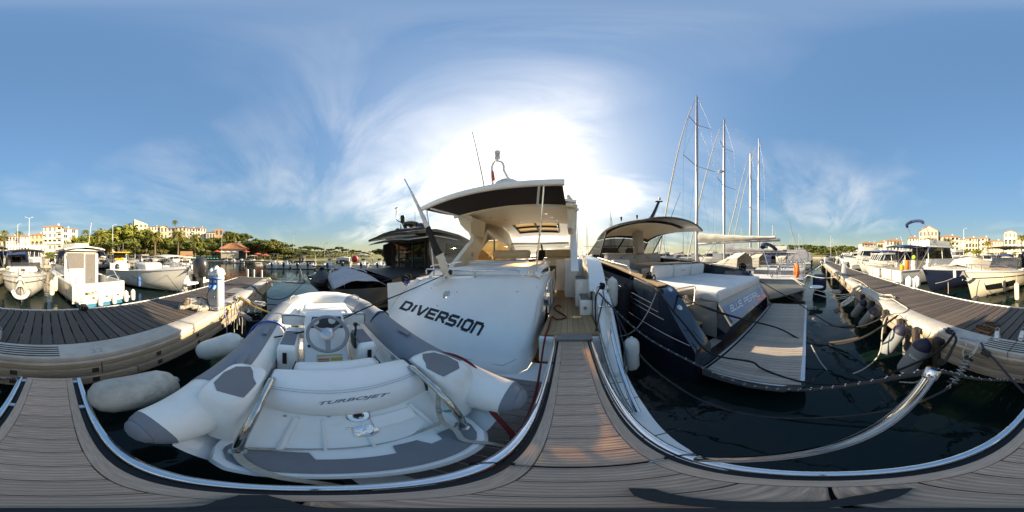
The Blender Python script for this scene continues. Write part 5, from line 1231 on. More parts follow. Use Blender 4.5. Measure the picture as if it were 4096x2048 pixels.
MB().tube(spline([(-.8, .3, .98), (-.72, .9, 1.04), (-.4, 1.6, 1.10), (0, 1.83, 1.12), (.4, 1.6, 1.10), (.72, .9, 1.04), (.8, .3, .98)], 4), .018, 7).build('cover_rail', 'plastic_white', tk)
for q in ((-.55, 1.3), (.55, 1.3), (0, 1.8)): MB().tube([(q[0], q[1], .85), (q[0], q[1], 1.08)], .014, 6).build('rail_post', 'plastic_white', tk)
for y_ in (-1.1, .6): box('chock', 'plastic_black', tk, -.5, .5, y_-.05, y_+.05, 0, .2)
# jet ski
jk = thing('jet_ski', 'dark grey jet ski with handlebars parked at the end of platform', 'jet ski', loc=(-8.75, .95, .46), rz=rad(97+180))
hl = []
for y_, w_, z0, z1 in ((-1.3, .42, .12, .42), (-.6, .50, .08, .46), (.2, .54, .06, .5), (.9, .46, .10, .56), (1.35, .26, .22, .60), (1.6, .06, .42, .62)): hl.append([(-w_, y_, z1), (-w_*1.02, y_, z1-.1), (-w_*.7, y_, z0+.08), (0, y_, z0), (w_*.7, y_, z0+.08), (w_*1.02, y_, z1-.1), (w_, y_, z1)])
MB().loft(hl, False, (True, True)).build('hull', 'charcoal', jk)
tp_ = []
for y_, w_, z_ in ((-1.28, .30, .50), (-.7, .20, .62), (-.2, .19, .78), (.2, .20, .80), (.45, .30, .98), (.7, .34, .96), (1.1, .34, .78), (1.5, .12, .64)): tp_.append([(-w_*1.5, y_, .46), (-w_, y_, z_*.72+.1), (-w_*.55, y_, z_), (0, y_, z_+.03), (w_*.55, y_, z_), (w_, y_, z_*.72+.1), (w_*1.5, y_, .46)])
MB().loft(tp_, False, (True, True)).build('cowl', 'charcoal_mat', jk)
MB().rbox((0, -.45, .83), (.3, .95, .12), .05, 2).build('saddle', 'plastic_black', jk)
MB().tube(spline([(-.42, .30, 1.16), (-.2, .38, 1.15), (0, .42, 1.14), (.2, .38, 1.15), (.42, .30, 1.16)], 4), .026, 8).build('handlebar', 'plastic_black', jk); MB().rbox((0, .45, 1.06), (.16, .2, .2), .04, 2, rx=-.4).build('bar_pod', 'plastic_black', jk)
for s in (-1, 1): MB().rbox((s*.36, .62, .98), (.09, .03, .10), .02, 1).build('mirror', 'plastic_black', jk)
MB().rbox((0, .64, 1.06), (.26, .05, .14), .04, 2, rx=-.5).build('visor', 'glass_smoke', jk)
MB().rbox((0, .0, .06), (.6, 2.2, .12), .02, 1).build('cradle', 'plastic_black', jk)
# its passerelle plank with wires
pl_ = thing('passerelle', 'narrow passerelle plank of charcoal yacht reaching out over the water', 'gangway', loc=(0, 0, 0))
a, b_ = W.d(1142, 1128, 9.6), W.d(1218, 1131, 9.2)
MB().box((a+b_)/2, ((b_-a).length, .36, .07), rz=math.atan2((b_-a).y, (b_-a).x)).build('plank', 'teak_grey', pl_)
tp0 = W.d(1200, 1076, 9.3); MB().tube([W.d(1217, 1128, 9.25), tp0], .025, 6).build('stanchion', 'chrome', pl_); MB().tube([tp0, a], .01, 5).build('wire', 'rope_black', pl_)
rebase(pl_, tuple((a+b_)/2)); 
def cr(l, pts, r=.012, m='rope_black', k=5): return rope(l, spline([W.d(*p) for p in pts], k), r, m)
cr('black mooring rope from pier edge sagging to the passerelle of charcoal yacht', [(1020, 1148, 4.2), (1045, 1175, 4.3), (1090, 1196, 4.6), (1150, 1188, 5.4), (1200, 1145, 7.4), (1216, 1130, 9)], .014)
cr('black mooring rope from charcoal yacht tender towards DIVERSION port quarter', [(1325, 1200, 6.2), (1400, 1175, 5.6), (1500, 1135, 4.9), (1590, 1110, 4.5)], .012)
coil('black rope lashed on port quarter cleat of DIVERSION', W.d(1625, 1113, 4.4), .14, seed=9, turns=6, rr=.016)
coil('blue rope knot hanging at port quarter of DIVERSION', W.d(1628, 1130, 4.35), .11, 'rope_blue', .012, seed=11, turns=5)
# ---------------------------------------------------------------- boat builders (stern at y = 0, bow along +y, waterline z = 0)
def shell(t, L, B, fs, fb, hm='boat_white', rake=.7, stripe=None, anti='antifoul', deck='boat_white', rub='plastic_grey', full=.45, flare=.22, pw=2.3):
    R, sh = hull_rings(0, L, 0, B, fs, fb, keel=-.35, rake=rake, nst=12, full=full, flare=flare, pw=pw)
    MB().loft(R, False, (True, False)).build('hull', hm, t)
    cut = []
    for r_ in R:
        q = []
        for i, (x_, y_, z_) in enumerate(r_):
            if z_ > .10:
                st_ = 1 if i < 5 else -1; k = i
                while 0 <= k+st_ < len(r_) and r_[k+st_][2] > .10: k += st_
                a, b = r_[k], r_[min(max(k+st_, 0), len(r_)-1)]; f = (a[2]-.10)/max(1e-6, a[2]-b[2]); f = min(max(f, 0), 1)
                x_, y_, z_ = a[0]+(b[0]-a[0])*f, a[1]+(b[1]-a[1])*f, .10
            q.append((x_*1.012, y_-.008, z_))
        cut.append(q)
    MB().loft(cut, False, (True, False)).build('waterline', anti, t)
    for k in (0, 1): MB().tube([(s[k][0]*1.01, s[k][1], s[k][2]-.02) for s in sh], .03, 6).build('rub_rail', rub, t)
    if stripe:
        for k in (0, 1): MB().tube([(s[k][0]*1.006, s[k][1], s[k][2]*.80) for s in sh[:-1]], .035, 6, flat=.3).build('hull_stripe', stripe, t)
    return sh
def decks(t, sh, y_open, m='boat_white', floor=.35, side=.16, inner='boat_white'):
    """foredeck ahead of y_open, coaming and sunken cockpit behind it"""
    fr = [(a, b) for a, b in sh if a[1] >= y_open-.05]; bk = [(a, b) for a, b in sh if a[1] <= y_open+.25]
    MB().grid([[a, ((a[0]*.6), a[1], a[2]+.07), (0, a[1], a[2]+.12), (b[0]*.6, b[1], b[2]+.07), b] for a, b in fr], .03).build('foredeck', m, t)
    for k in (0, 1):
        s = 1 if k == 0 else -1
        MB().grid([[p[k], (p[k][0]+s*side, p[k][1], p[k][2]+.02), (p[k][0]+s*(side+.02), p[k][1], floor)] for p in bk], .02).build('coaming', inner, t)
    MB().grid([[(p[0][0]+side, p[0][1], floor), (p[1][0]-side, p[1][1], floor)] for p in bk], .02).build('cockpit_floor', inner, t)
    a, b = sh[0]; z1 = a[2]; MB().bx(a[0]+.02, b[0]-.02, 0.02, .2, floor, z1).build('transom_top', inner, t)
def bowrail(t, sh, y0, h=.45, inset=.08, m='chrome', mid=False, posts=5):
    P = [(a, b) for a, b in sh if a[1] >= y0]
    for zz in ([h, h*.5] if mid else [h]):
        pts = [Vector((a[0]+inset, a[1]-.05, a[2]+zz*min(1, .25+i*.45))) for i, (a, b) in enumerate(P)]; pts2 = [Vector((b[0]-inset, b[1]-.05, b[2]+zz*min(1, .25+i*.45))) for i, (a, b) in enumerate(P)]
        pts[-1].x = 0; pts2[-1].x = 0
        MB().tube(pts+pts2[-2::-1], .014, 6).build('bow_rail', m, t)
    for i in range(1, len(P), max(1, len(P)//posts)):
        for q, s in ((P[i][0], 1), (P[i][1], -1)): MB().tube([(q[0]+s*inset, q[1]-.05, q[2]), (q[0]+s*inset, q[1]-.05, q[2]+h*min(1, .25+i*.45))], .012, 5).build('rail_post', m, t)
def wind(t, y, z, w, h, m='glass_smoke', back=.7, fm='charcoal', frame=.022):
    b_ = [(-w/2, y-back, z), (-w/2*.92, y-.12, z), (-w*.22, y+.12, z+.02), (w*.22, y+.12, z+.02), (w/2*.92, y-.12, z), (w/2, y-back, z)]
    tp_ = [(x_*.9, yy-.34*h/.5, z+h) for x_, yy, z_ in b_]
    MB().grid([b_, tp_], .008).build('windscreen', m, t)
    MB().tube(tp_, frame, 6).build('windscreen_frame', fm, t); MB().tube(b_, frame, 6).build('windscreen_frame', fm, t)
    for i in (1, 2, 3, 4): MB().tube([b_[i], tp_[i]], frame, 5).build('windscreen_post', fm, t)
def bimini(t, y0, y1, w, z, m='canvas_black', base=.8, sagz=.06, arms=True, th=.05):
    rows = [[(x_*w/2, y0+(y1-y0)*j/5, z+.12*(1-abs(x_)**2.2)-.10*abs(2*j/5-1)**2+sagz*sin(j*1.3)*.3) for x_ in (-1, -.85, -.5, 0, .5, .85, 1)] for j in range(6)]
    MB().grid(rows, th).build('bimini', m, t)
    if arms:
        for s in (-1, 1):
            for ya, yb2 in ((y0+.1, (y0+y1)/2), (y1-.1, (y0+y1)/2), ((y0+y1)/2, (y0+y1)/2)): MB().tube([(s*w/2, ya, z), (s*(w/2+.05), yb2, base)], .014, 5).build('bimini_frame', 'alu', t)
def outboard(t, x=0, y=-.28, z=.45, s=1, m='charcoal', tilt=0):
    o = MB(); R = []
    for zz, w, d0, d1 in ((0, .15, -.22, .16), (.12, .20, -.30, .20), (.32, .215, -.33, .20), (.48, .20, -.30, .16), (.58, .14, -.22, .08), (.62, .05, -.12, 0)):
        R.append([(x+s*w*cos(2*pi*j/12), y+s*((d0+d1)/2+(d1-d0)/2*sin(2*pi*j/12)), z+s*zz) for j in range(12)])
    c = o.loft(R).build('outboard_cowl', m, t)
    MB().loft([[(x+s*a*cos(2*pi*j/8), y+s*(-.02+b_*sin(2*pi*j/8)), z+s*zz) for j in range(8)] for zz, a, b_ in ((0, .10, .16), (-.35, .06, .14), (-.75, .05, .13))]).build('outboard_leg', m, t)
    MB().rbox((x, y+s*.2, z-s*.1), (s*.2, s*.14, s*.32), .03, 1).build('outboard_bracket', 'plastic_black', t)
def seats(t, items, m='vinyl_white'):
    for (x_, y_, z_, w_, d_, h_) in items: MB().rbox((x_, y_, z_), (w_, d_, h_), .05, 2).build('seat', m, t)
def pulpit_anchor(t, y, z, m='chrome'):
    MB().rbox((0, y+.05, z), (.12, .4, .06), .02, 1).build('anchor_roller', m, t)
    MB().prism([(-.2, -.05), (0, .28), (.2, -.05), (.06, .05), (-.06, .05)], y+.18, y+.23, f=lambda u, v, wq: (u, wq, z-.25+v)).build('anchor', 'galv', t)
def sportboat(name, label, L=6.5, B=2.5, fs=.75, fb=1.15, hm='boat_white', canvas=None, tall=1.75, ob=1, obm='charcoal', sun='vinyl_cream', glassm='glass_smoke', group=None, stripe=None, cat='motorboat', cover=None, win=True, rail=True, fpad=True, anti='antifoul', wh=.42, ch=1):
    t = thing(name, label, cat, group=group, loc=(0, 0, 0)); sh = shell(t, L, B, fs, fb, hm, stripe=stripe, anti=anti)
    yo = L*.52; decks(t, sh, yo); zd = fs+(fb-fs)*.52**1.4
    if fpad:
        MB().grid([[(-B*.26*k, y_, zz), (0, y_, zz+.03), (B*.26*k, y_, zz)] for y_, zz, k in ((L*.58, fs+(fb-fs)*.46+.13, 1), (L*.74, fs+(fb-fs)*.62+.13, .85), (L*.86, fs+(fb-fs)*.80+.12, .45))], .03).build('sun_pad', sun, t)
    if cover: 
        MB().grid([[(-B*.44, y_, fs+.1), (-B*.3, y_, fs+h_*ch), (0, y_, fs+h_*ch+.12), (B*.3, y_, fs+h_*ch), (B*.44, y_, fs+.1)] for y_, h_ in ((.25, .15), (L*.18, .45), (L*.40, .62), (L*.52, .55), (L*.60, .25))], .01).build('boat_cover', cover, t)
    else:
        wind(t, L*.52, zd+.08, B*.78, wh, glassm)
        seats(t, [(-B*.2, L*.36, .7, .5, .45, .55), (B*.2, L*.36, .7, .5, .45, .55), (0, .45, .62, B*.7, .5, .4)], 'vinyl_white')
        MB().rbox((B*.2, L*.47, zd), (.6, .35, .3), .05, 2).build('helm_console', 'charcoal_mat', t)
    if canvas: bimini(t, L*.12, L*.50, B*.86, tall, canvas, fs+.1)
    if rail: bowrail(t, sh, L*.58, .34)
    for i in range(ob): outboard(t, (i-(ob-1)/2)*.5, -.22, fs-.15, 1.0, obm)
    if win:
        for s in (-1, 1): MB().grid([[(s*(B*.485), L*.50, fs*.62), (s*(B*.40), L*.72, fs*.80)], [(s*(B*.492), L*.50, fs*.82), (s*(B*.425), L*.70, fs*.98)]], .006).build('hull_window', 'glass_dark', t)
    pulpit_anchor(t, L-.1, fb+.06)
    return t
def cabinboat(name, label, L=7, B=2.7, fs=.8, fb=1.3, hm='boat_white', roof=2.15, ycab=(.34, .72), canvas=None, group=None, ob=0, win='glass_dark', stripe=None, fly=False, cat='motorboat', aft='glass_dark', radar=False, anti='antifoul', canopy=None):
    t = thing(name, label, cat, group=group, loc=(0, 0, 0)); sh = shell(t, L, B, fs, fb, hm, stripe=stripe, anti=anti)
    decks(t, sh, L*ycab[0]); y0, y1 = L*ycab[0], L*ycab[1]; w_ = B*.36; zb = fs+.1
    # cabin: posts and panels round glazed openings, roof on top
    zw = zb+.42*(roof-zb)
    MB().prism([(-w_, y0), (w_, y0), (w_*.96, y1-.2), (w_*.7, y1+.25), (-w_*.7, y1+.25), (-w_*.96, y1-.2)], .4, zw).build('cabin_base', 'boat_white', t)
    gl = MB(); gl.loft([[(-w_*.97, y0+.03, zw), (w_*.97, y0+.03, zw), (w_*.94, y1-.22, zw), (w_*.68, y1+.2, zw), (-w_*.68, y1+.2, zw), (-w_*.94, y1-.22, zw)], [(-w_*.88, y0+.05, roof), (w_*.88, y0+.05, roof), (w_*.84, y1-.55, roof), (w_*.6, y1-.28, roof), (-w_*.6, y1-.28, roof), (-w_*.84, y1-.55, roof)]], True, (False, False)); gl.build('cabin_glass', win, t)
    for (xa, ya), (xb, yb2) in (((-.97, y0+.03), (-.88, y0+.05)), ((.97, y0+.03), (.88, y0+.05)), ((-.95, (y0+y1)/2), (-.865, (y0+y1)/2)), ((.95, (y0+y1)/2), (.865, (y0+y1)/2)), ((.94, y1-.22), (.84, y1-.55)), ((-.94, y1-.22), (-.84, y1-.55)), ((.68, y1+.2), (.6, y1-.28)), ((-.68, y1+.2), (-.6, y1-.28)), ((0, y1+.2), (0, y1-.28))):
        MB().tube([(xa*w_, ya, zw), (xb*w_, yb2, roof)], .045, 5).build('cabin_post', 'boat_white', t)
    MB().rbox((0, (y0+y1)/2-.25, roof+.05), (w_*2.05, y1-y0+.15, .12), .05, 2).build('cabin_roof', 'boat_white', t)
    if aft != 'glass_dark': MB().bx(-w_*.5, w_*.5, y0-.012, y0+.02, .5, roof-.1).build('cabin_door', aft, t)
    if fly:
        MB().loft([[(-w_*k, y0+.1, zz), (w_*k, y0+.1, zz), (w_*k*.8, y1-.5, zz), (-w_*k*.8, y1-.5, zz)] for k, zz in ((1.0, roof+.1), (1.02, roof+.35), (.96, roof+.62))], True, (False, False)).build('flybridge', 'boat_white', t)
        seats(t, [(0, y0+.6, roof+.45, w_*1.4, .5, .4)]); 
    if canvas: bimini(t, .15, y0+.1, B*.8, roof-.02, canvas, fs)
    if canopy: MB().grid([[(-B*.44, y_, fs+.05), (-B*.40, y_, z_), (0, y_, z_+.15), (B*.40, y_, z_), (B*.44, y_, fs+.05)] for y_, z_ in ((.15, roof-.5), (.5, roof-.08), (y0, roof))], .01).build('cockpit_canopy', canopy, t)
    seats(t, [(0, .4, .65, B*.7, .45, .4)])
    bowrail(t, sh, L*.5, .5)
    if radar:
        MB().tube([(0, (y0+y1)/2, roof+.1), (0, (y0+y1)/2, roof+.9)], .05, 6).build('mast', 'plastic_white', t); MB().lathe([(.1, 0), (.24, .04), (.24, .16), (.0001, .2)], 14, (0, (y0+y1)/2+.1, roof+.55)).build('radar', 'plastic_white', t)
    for i in range(ob): outboard(t, (i-(ob-1)/2)*.5, -.22, fs-.15)
    MB().tube([(w_*.5, y0+.3, roof), (w_*.5, y0-.2, roof+1.6)], .012, 5).build('whip_antenna', 'plastic_white', t)
    pulpit_anchor(t, L-.1, fb+.06)
    return t
def openboat(name, label, L=6, B=2.3, fs=.7, fb=1.0, hm='boat_white', top=None, group=None, ob=1, obm='charcoal', post='charcoal', cat='motorboat', topz=2.1):
    t = thing(name, label, cat, group=group, loc=(0, 0, 0)); sh = shell(t, L, B, fs, fb, hm); decks(t, sh, L*.72)
    MB().rbox((0, L*.42, .85), (.75, .7, 1.0), .08, 2).build('console', 'boat_white', t)
    MB().grid([[(-.34, L*.48, 1.35), (.34, L*.48, 1.35)], [(-.30, L*.46, 1.72), (.30, L*.46, 1.72)]], .01).build('windscreen', 'glass_smoke', t)
    seats(t, [(0, L*.26, .75, .8, .4, .75), (0, L*.6, .6, .8, .5, .4), (0, .35, .6, B*.6, .4, .35)])
    if top:
        bimini(t, L*.22, L*.56, B*.80, topz, top, .6, arms=False)
        for s in (-1, 1):
            for ya, yb2 in ((L*.26, L*.34), (L*.52, L*.46)): MB().tube([(s*B*.34, ya, topz-.02), (s*.42, yb2, .5)], .025, 6).build('top_frame', post, t)
    bowrail(t, sh, L*.6, .3)
    for i in range(ob): outboard(t, (i-(ob-1)/2)*.5, -.22, fs-.12, 1.0, obm)
    return t
def sailboat(name, label, L=11.8, B=3.7, mast=18.7, my=6.9, boom=5.6, hm='boat_white', stripe=None, hood='canvas_cream', sailc='canvas_cream', group=None, furl='canvas_cream', radar=False, cat='sailboat', fs=1.12, fb=1.35, detail=True, boomz=3.1, stm='boat_white'):
    t = thing(name, label, cat, group=group, loc=(0, 0, 0))
    R, sh = hull_rings(0, L, 0, B, fs, fb, keel=-.4, rake=.6, nst=14, full=.36, sternw=.80, flare=.16, chz=.05, pw=2.0)
    # counter stern: lift the aft bottom
    R2 = []
    for r_ in R: R2.append([(x_, y_, z_ if y_ > 2.2 else z_+(fs*.55-z_*.55 if z_ < fs*.5 else 0)*(1-y_/2.2)**1.3) for x_, y_, z_ in r_])
    MB().loft(R2, False, (True, False)).build('hull', hm, t)
    for k in (0, 1): MB().tube([(s[k][0]*1.004, s[k][1], s[k][2]) for s in sh], .03, 6).build('toe_rail', 'alu', t)
    if stripe:
        for k in (0, 1): MB().tube([(s[k][0]*1.002, s[k][1], s[k][2]-.14) for s in sh], .03, 6, flat=.3).build('hull_stripe', stripe, t)
    MB().grid([[a, (a[0]*.5, a[1], a[2]+.07), (0, a[1], a[2]+.1), (b[0]*.5, b[1], b[2]+.07), b] for a, b in sh if a[1] > 3.4], .03).build('deck', 'boat_white', t)
    for k, s in ((0, 1), (1, -1)): MB().grid([[p[k], (p[k][0]+s*.5, p[k][1], p[k][2]+.12), (p[k][0]+s*.55, p[k][1], .65)] for p in sh if p[0][1] < 4.2], .03).build('cockpit_coaming', 'boat_white', t)
    MB().grid([[(p[0][0]+.5, p[0][1], .66), (p[1][0]-.5, p[1][1], .66)] for p in sh if p[0][1] < 4.2], .02).build('cockpit_sole', 'teak', t)
    MB().loft([[(-.95*k, 3.9, z_), (.95*k, 3.9, z_), (.85*k, 6.5, z_), (.4*k, 8.4, z_-.12), (-.4*k, 8.4, z_-.12), (-.85*k, 6.5, z_)] for k, z_ in ((1.1, fs+.05), (1.0, fs+.38), (.9, fs+.45))]).build('coachroof', 'boat_white', t)
    for s in (-1, 1): MB().prism([(4.4, .12), (6.3, .14), (6.2, .28), (4.5, .28)], .985, 1.02, f=lambda u, v, wq: (s*wq*(1-.03*(u-4.4)), u, fs+v)).build('cabin_window', 'glass_dark', t)
    # rig
    m_ = MB().loft([[(.085*cos(2*pi*j/10)*k, my+.12*sin(2*pi*j/10)*k, z_) for j in range(10)] for z_, k in ((fs+.3, 1), (mast*.75, .95), (mast, .7))]); mo = m_.build('mast', 'alu_mast', t)
    wid = B*.44
    for f_ in (.45, .72):
        z_ = fs+(mast-fs)*f_
        for s in (-1, 1): MB().tube([(s*.05, my, z_), (s*wid*(1 if f_ < .6 else .72), my-.35, z_+.1)], .032, 6, flat=.5).build('spreader', 'alu_mast', mo)
    zl, zu = fs+(mast-fs)*.45+.1, fs+(mast-fs)*.72+.1
    for s in (-1, 1):
        for pth in ([(s*B*.42, my-.2, fs+.1), (s*wid, my-.35, zl), (s*wid*.72, my-.35, zu), (s*.05, my, mast*.98)], [(s*B*.42, my-.4, fs+.1), (s*.05, my, zl)], [(s*wid, my-.35, zl), (s*.05, my, zu)]): MB().tube(pth, .008, 4).build('shroud', 'galv', t)
    by_ = L-.35
    MB().tube([(0, by_, fb+.15), (0, my+.2, mast*.97)], .009, 4).build('forestay', 'galv', t)
    if furl: MB().tube([(0, by_-.05, fb+.5), (0, by_-(by_-my)*.5, fb+(mast-fb)*.5), (0, my+.45, mast*.92)], [.075, .06, .03], 7).build('furled_genoa', furl, t)
    for s in (-1, 1): MB().tube([(s*B*.34, .1, fs+.05), (0, .9, 4.2), (0, my-.1, mast*.99)], .008, 4).build('backstay', 'galv', t)
    MB().tube([(0, my-.15, boomz-.1), (0, my-boom, boomz-.05)], .075, 8).build('boom', 'alu_mast', t)
    MB().tube([(0, my-.2, fs+.5), (0, my-1.5, boomz-.12)], .03, 6).build('kicker', 'alu_mast', t)
    rr = []
    for i in range(15):
        k = i/14; w_ = .20*(1-.5*k)+.025*sin(i*2.3); hgt = .52*(1-k)**1.6+.17
        rr.append([(w_*cos(a)*(1+.22*sin(i*3.1+a*3)), my-.25-(boom-.5)*k, boomz+.02+hgt*.5*(1+sin(a))*(1+.05*sin(i*1.9))-.02) for a in [2*pi*j/10 for j in range(10)]])
    MB().loft(rr).build('sail_cover', sailc, t)
    MB().lathe([(.01, 0), (.012, .5), (.0001, .5)], 5, (0, my, mast)).build('masthead_aerial', 'plastic_black', t); MB().tube([(0, my+.05, mast+.02), (.35, my+.5, mast+.05)], .012, 4).build('wind_vane', 'plastic_black', t)
    if radar: MB().ell((0, my+.35, fs+(mast-fs)*.55), (.28, .28, .13), 12, 8).build('radar', 'plastic_white', t)
    # sprayhood, rails
    if hood: MB().grid([[(-1.15, y_, fs+.2), (-1.0, y_, fs+h_*.75), (0, y_, fs+h_), (1.0, y_, fs+h_*.75), (1.15, y_, fs+.2)] for y_, h_ in ((3.3, 1.22), (3.9, 1.18), (4.6, .85), (5.0, .5))], .015).build('sprayhood', hood, t)
    pts = [Vector((s_[0][0]+.06, s_[0][1], s_[0][2]+.62)) for s_ in sh]; pts2 = [Vector((s_[1][0]-.06, s_[1][1], s_[1][2]+.62)) for s_ in sh]
    for P in (pts, pts2):
        MB().tube(P[1:-1], .006, 4).build('guard_wire', 'galv', t)
        for i in range(1, len(P)-1, 3): MB().tube([P[i], P[i]-Vector((0, 0, .62))], .012, 5).build('guard_post', 'chrome', t)
    for z_ in (.62, .34): MB().tube(spline([(-B*.36, 1.6, fs+z_), (-B*.37, .3, fs+z_), (-B*.18, .05, fs+z_), (B*.18, .05, fs+z_), (B*.37, .3, fs+z_), (B*.36, 1.6, fs+z_)], 3), .014, 6).build('pushpit', 'chrome', t)
    for x_, y_ in ((-.36, 1.6), (-.37, .3), (.37, .3), (.36, 1.6), (-.18, .05), (.18, .05)): MB().tube([(B*x_, y_, fs), (B*x_, y_, fs+.62)], .014, 6).build('pushpit_post', 'chrome', t)
    MB().lathe([(.35, -.015), (.37, 0), (.35, .015)], 20, (0, 1.3, fs+.55), (0, 1, .2)).build('steering_wheel', 'chrome', t); MB().tube([(0, 1.35, .66), (0, 1.35, fs+.5)], .08, 6).build('binnacle', 'plastic_white', t)
    for z_, yy in ((.75, L-.05),): MB().tube(spline([(-.55, L-1.2, fb+.62), (-.3, L-.3, fb+.7), (0, L+.02, fb+.7), (.3, L-.3, fb+.7), (.55, L-1.2, fb+.62)], 3), .014, 6).build('pulpit', 'chrome', t)
    return t
def put(o, x_, y_, az, z_=0, s=None):
    """az: direction of the bow, degrees clockwise from +Y"""
    o.location = (x_, y_, z_); o.rotation_euler = (0, 0, -rad(az))
    if s: o.scale = (s, s, s)
    return o
# ---------------------------------------------------------------- sailing boats along the pier
s1 = put(sailboat('sailboat', 'nearest white sailboat with cream sail cover and orange lifebuoy beside the blue yacht', furl='canvas_cream', boomz=3.05), 8.45, .45, 0)
# extras of the near one: orange lifebuoy, folded navy bimini, table, gas frame
MB().tube([(-1.3+.17*sin(2*pi*k/16+.4), .30+.07*sin(2*pi*k/16+.4), 1.50-.27*cos(2*pi*k/16+.4)) for k in range(1, 15)], .085, 8).build('horseshoe_buoy', 'orange', s1)
for s in (-1, 1):
    MB().tube([(s*1.45, 1.4, 1.2), (s*1.2, 1.9, 2.55)], .02, 6).build('bimini_frame', 'chrome', s1); MB().tube([(s*1.45, 1.4, 1.2), (s*1.3, .7, 2.2)], .02, 6).build('bimini_frame', 'chrome', s1)
MB().tube(spline([(-1.3, 1.85, 2.55), (-.8, 1.95, 2.72), (0, 2.0, 2.78), (.8, 1.95, 2.72), (1.3, 1.85, 2.55)], 4), .13, 8, flat=.7).build('folded_bimini', 'canvas_navy', s1)
MB().tube([(-1.0, .05, 1.1), (-.4, -.75, 1.65), (-.1, -1.0, 1.75)], .03, 6).build('stern_arm', 'chrome', s1); MB().tube([(1.0, .05, 1.1), (.4, -.75, 1.65), (.1, -1.0, 1.75)], .03, 6).build('stern_arm', 'chrome', s1)
MB().lathe([(.0001, 0), (.36, 0), (.38, .03), (.36, .05), (.0001, .05)], 20, (-.6, -.55, .62)).build('stern_step', 'gelcoat_worn', s1)
text_on('hull_name', 'HARMONY 38', [(-1.855, 3.1, .78), (-1.80, 1.7, .78), (-1.80, 1.7, .86), (-1.855, 3.1, .86)], 'letter_grey', s1, .2, .02)
for i, c in enumerate(((-.9, 4.9, 1.75), (-.6, 5.2, 1.72), (-1.0, 5.5, 1.7))): pass
s2 = put(sailboat('sailboat', 'second white sailboat with radar on its mast behind the nearest one', L=12, B=3.8, mast=18.6, my=7.0, radar=True, hood='canvas_beige', sailc='canvas_grey', stripe='hull_navy', boomz=2.5), 12.7, .75, 0)
s3 = put(sailboat('sailboat', 'third white sailboat from blue yacht with short mast and navy sprayhood', L=9.8, B=3.2, mast=15.2, my=5.9, boom=4.4, hood='canvas_navy', sailc='canvas_navy', boomz=2.3), 16.6, .85, 0)
s4 = put(sailboat('sailboat', 'fourth sailboat from blue yacht with tall mast and beige covers', L=12.6, B=3.9, mast=23, my=7.4, hood='canvas_beige', sailc='canvas_beige', boomz=2.5), 22.4, .4, 0)
for s_ in (s1, s2, s3, s4): s_['group'] = 'sailboats moored stern to the pier'
# small dark raft between the sterns
o = MB().rbox((9.9, -.35, .55), (1.3, .8, .9), .2, 3).build('dinghy_cover', 'canvas_navy'); tag(o, 'navy covered dinghy hanging at stern of the second sailboat', 'dinghy')
# ---------------------------------------------------------------- things on and along the pier
def pedestal(label, x_, y_, s=1.0, cables=True, rz=0):
    t = thing('service_pedestal', label, 'pedestal', loc=(x_, y_, ZD), rz=rz, group='service pedestals on the pier')
    MB().rbox((0, 0, .055), (.29, .25, .11), .04, 3).build('base', 'plastic_grey', t)
    MB().rbox((0, 0, .41), (.27, .235, .62), .035, 3).build('body', 'plastic_white' if not cables else 'plastic_grey', t)
    box('side_panel', 'plastic_white', t, -.1, .1, .1165, .1195, .13, .70); box('front_panel', 'plastic_grey', t, .134, .1385, -.09, .09, .13, .50)
    MB().rbox((0, 0, .755), (.30, .265, .08), .03, 3).build('collar', 'plastic_white', t)
    for dx in (-.075, .075): MB().ell((dx*.0, dx, .80), (.145, .075, .085), 16, 10).build('lamp_hood', 'plastic_white', t)
    MB().ell((0, 0, .80), (.10, .06, .125), 14, 10).build('lamp_crown', 'plastic_white', t)
    for dx in (-.07, .07): MB().ell((.10, dx, .80), (.05, .045, .04), 10, 8).build('lamp_lens', 'plastic_grey', t)
    MB().rbox((.141, 0, .585), (.022, .19, .19), .012, 2).build('socket_box', 'plastic_blue', t)
    for dy in (-.045, .045):
        MB().lathe([(.0001, 0), (.028, 0), (.028, .01), (.0001, .012)], 14, (.152, dy, .62), (1, 0, 0)).build('breaker', 'plastic_grey', t)
        MB().lathe([(.0001, 0), (.036, 0), (.034, .05), (.028, .09), (.016, .10), (.0001, .10)], 14, (.15, dy, .53), (1, 0, -.7)).build('plug', 'plastic_blue' if dy < 0 else 'plastic_lightblue', t)
        MB().lathe([(.0001, 0), (.02, 0), (.02, .05), (.014, .06), (.0001, .06)], 10, (.137, dy*1.0, .28+dy*.8), (1, 0, 0)).build('water_tap', 'chrome', t)
    for dy in (-.03, .03): MB().tube(spline([(.147, dy-.02, .03), (.15, dy-.02, .08), (.15, dy+.02, .08), (.147, dy+.02, .03)], 4), .006, 6).build('hook', 'chrome', t)
    return t
p1 = pedestal('white and grey service pedestal with blue sockets beside the sleeping dog', -2.87, -1.645)
p2 = pedestal('second service pedestal further right along the pier with rope tied round', 9.15, -1.72, cables=False); p3 = pedestal('third service pedestal far along the pier towards the marina', 24.8, -1.75, cables=False)
wp = lambda x_, y_, z_: Vector((-2.87+x_, -1.645+y_, ZD+z_))
rope('blue cable strapped round the service pedestal socket box', spline([wp(.16, -.10, .69), wp(.165, 0, .70), wp(.16, .1, .69), wp(.06, .15, .66), wp(-.02, .15, .655)], 4), .010, 'plastic_lightblue', 'power_cable', 'cable')
rope('violet cable hanging from pedestal over the pier edge into the water', spline([wp(-.02, .15, .655), wp(.0, .17, .5), wp(.03, .19, .25), wp(.06, .22, .02), wp(.09, .26, -.2), wp(.12, .30, -.55), wp(.14, .34, -.9)], 5), .009, 'cable_violet', 'power_cable', 'cable')
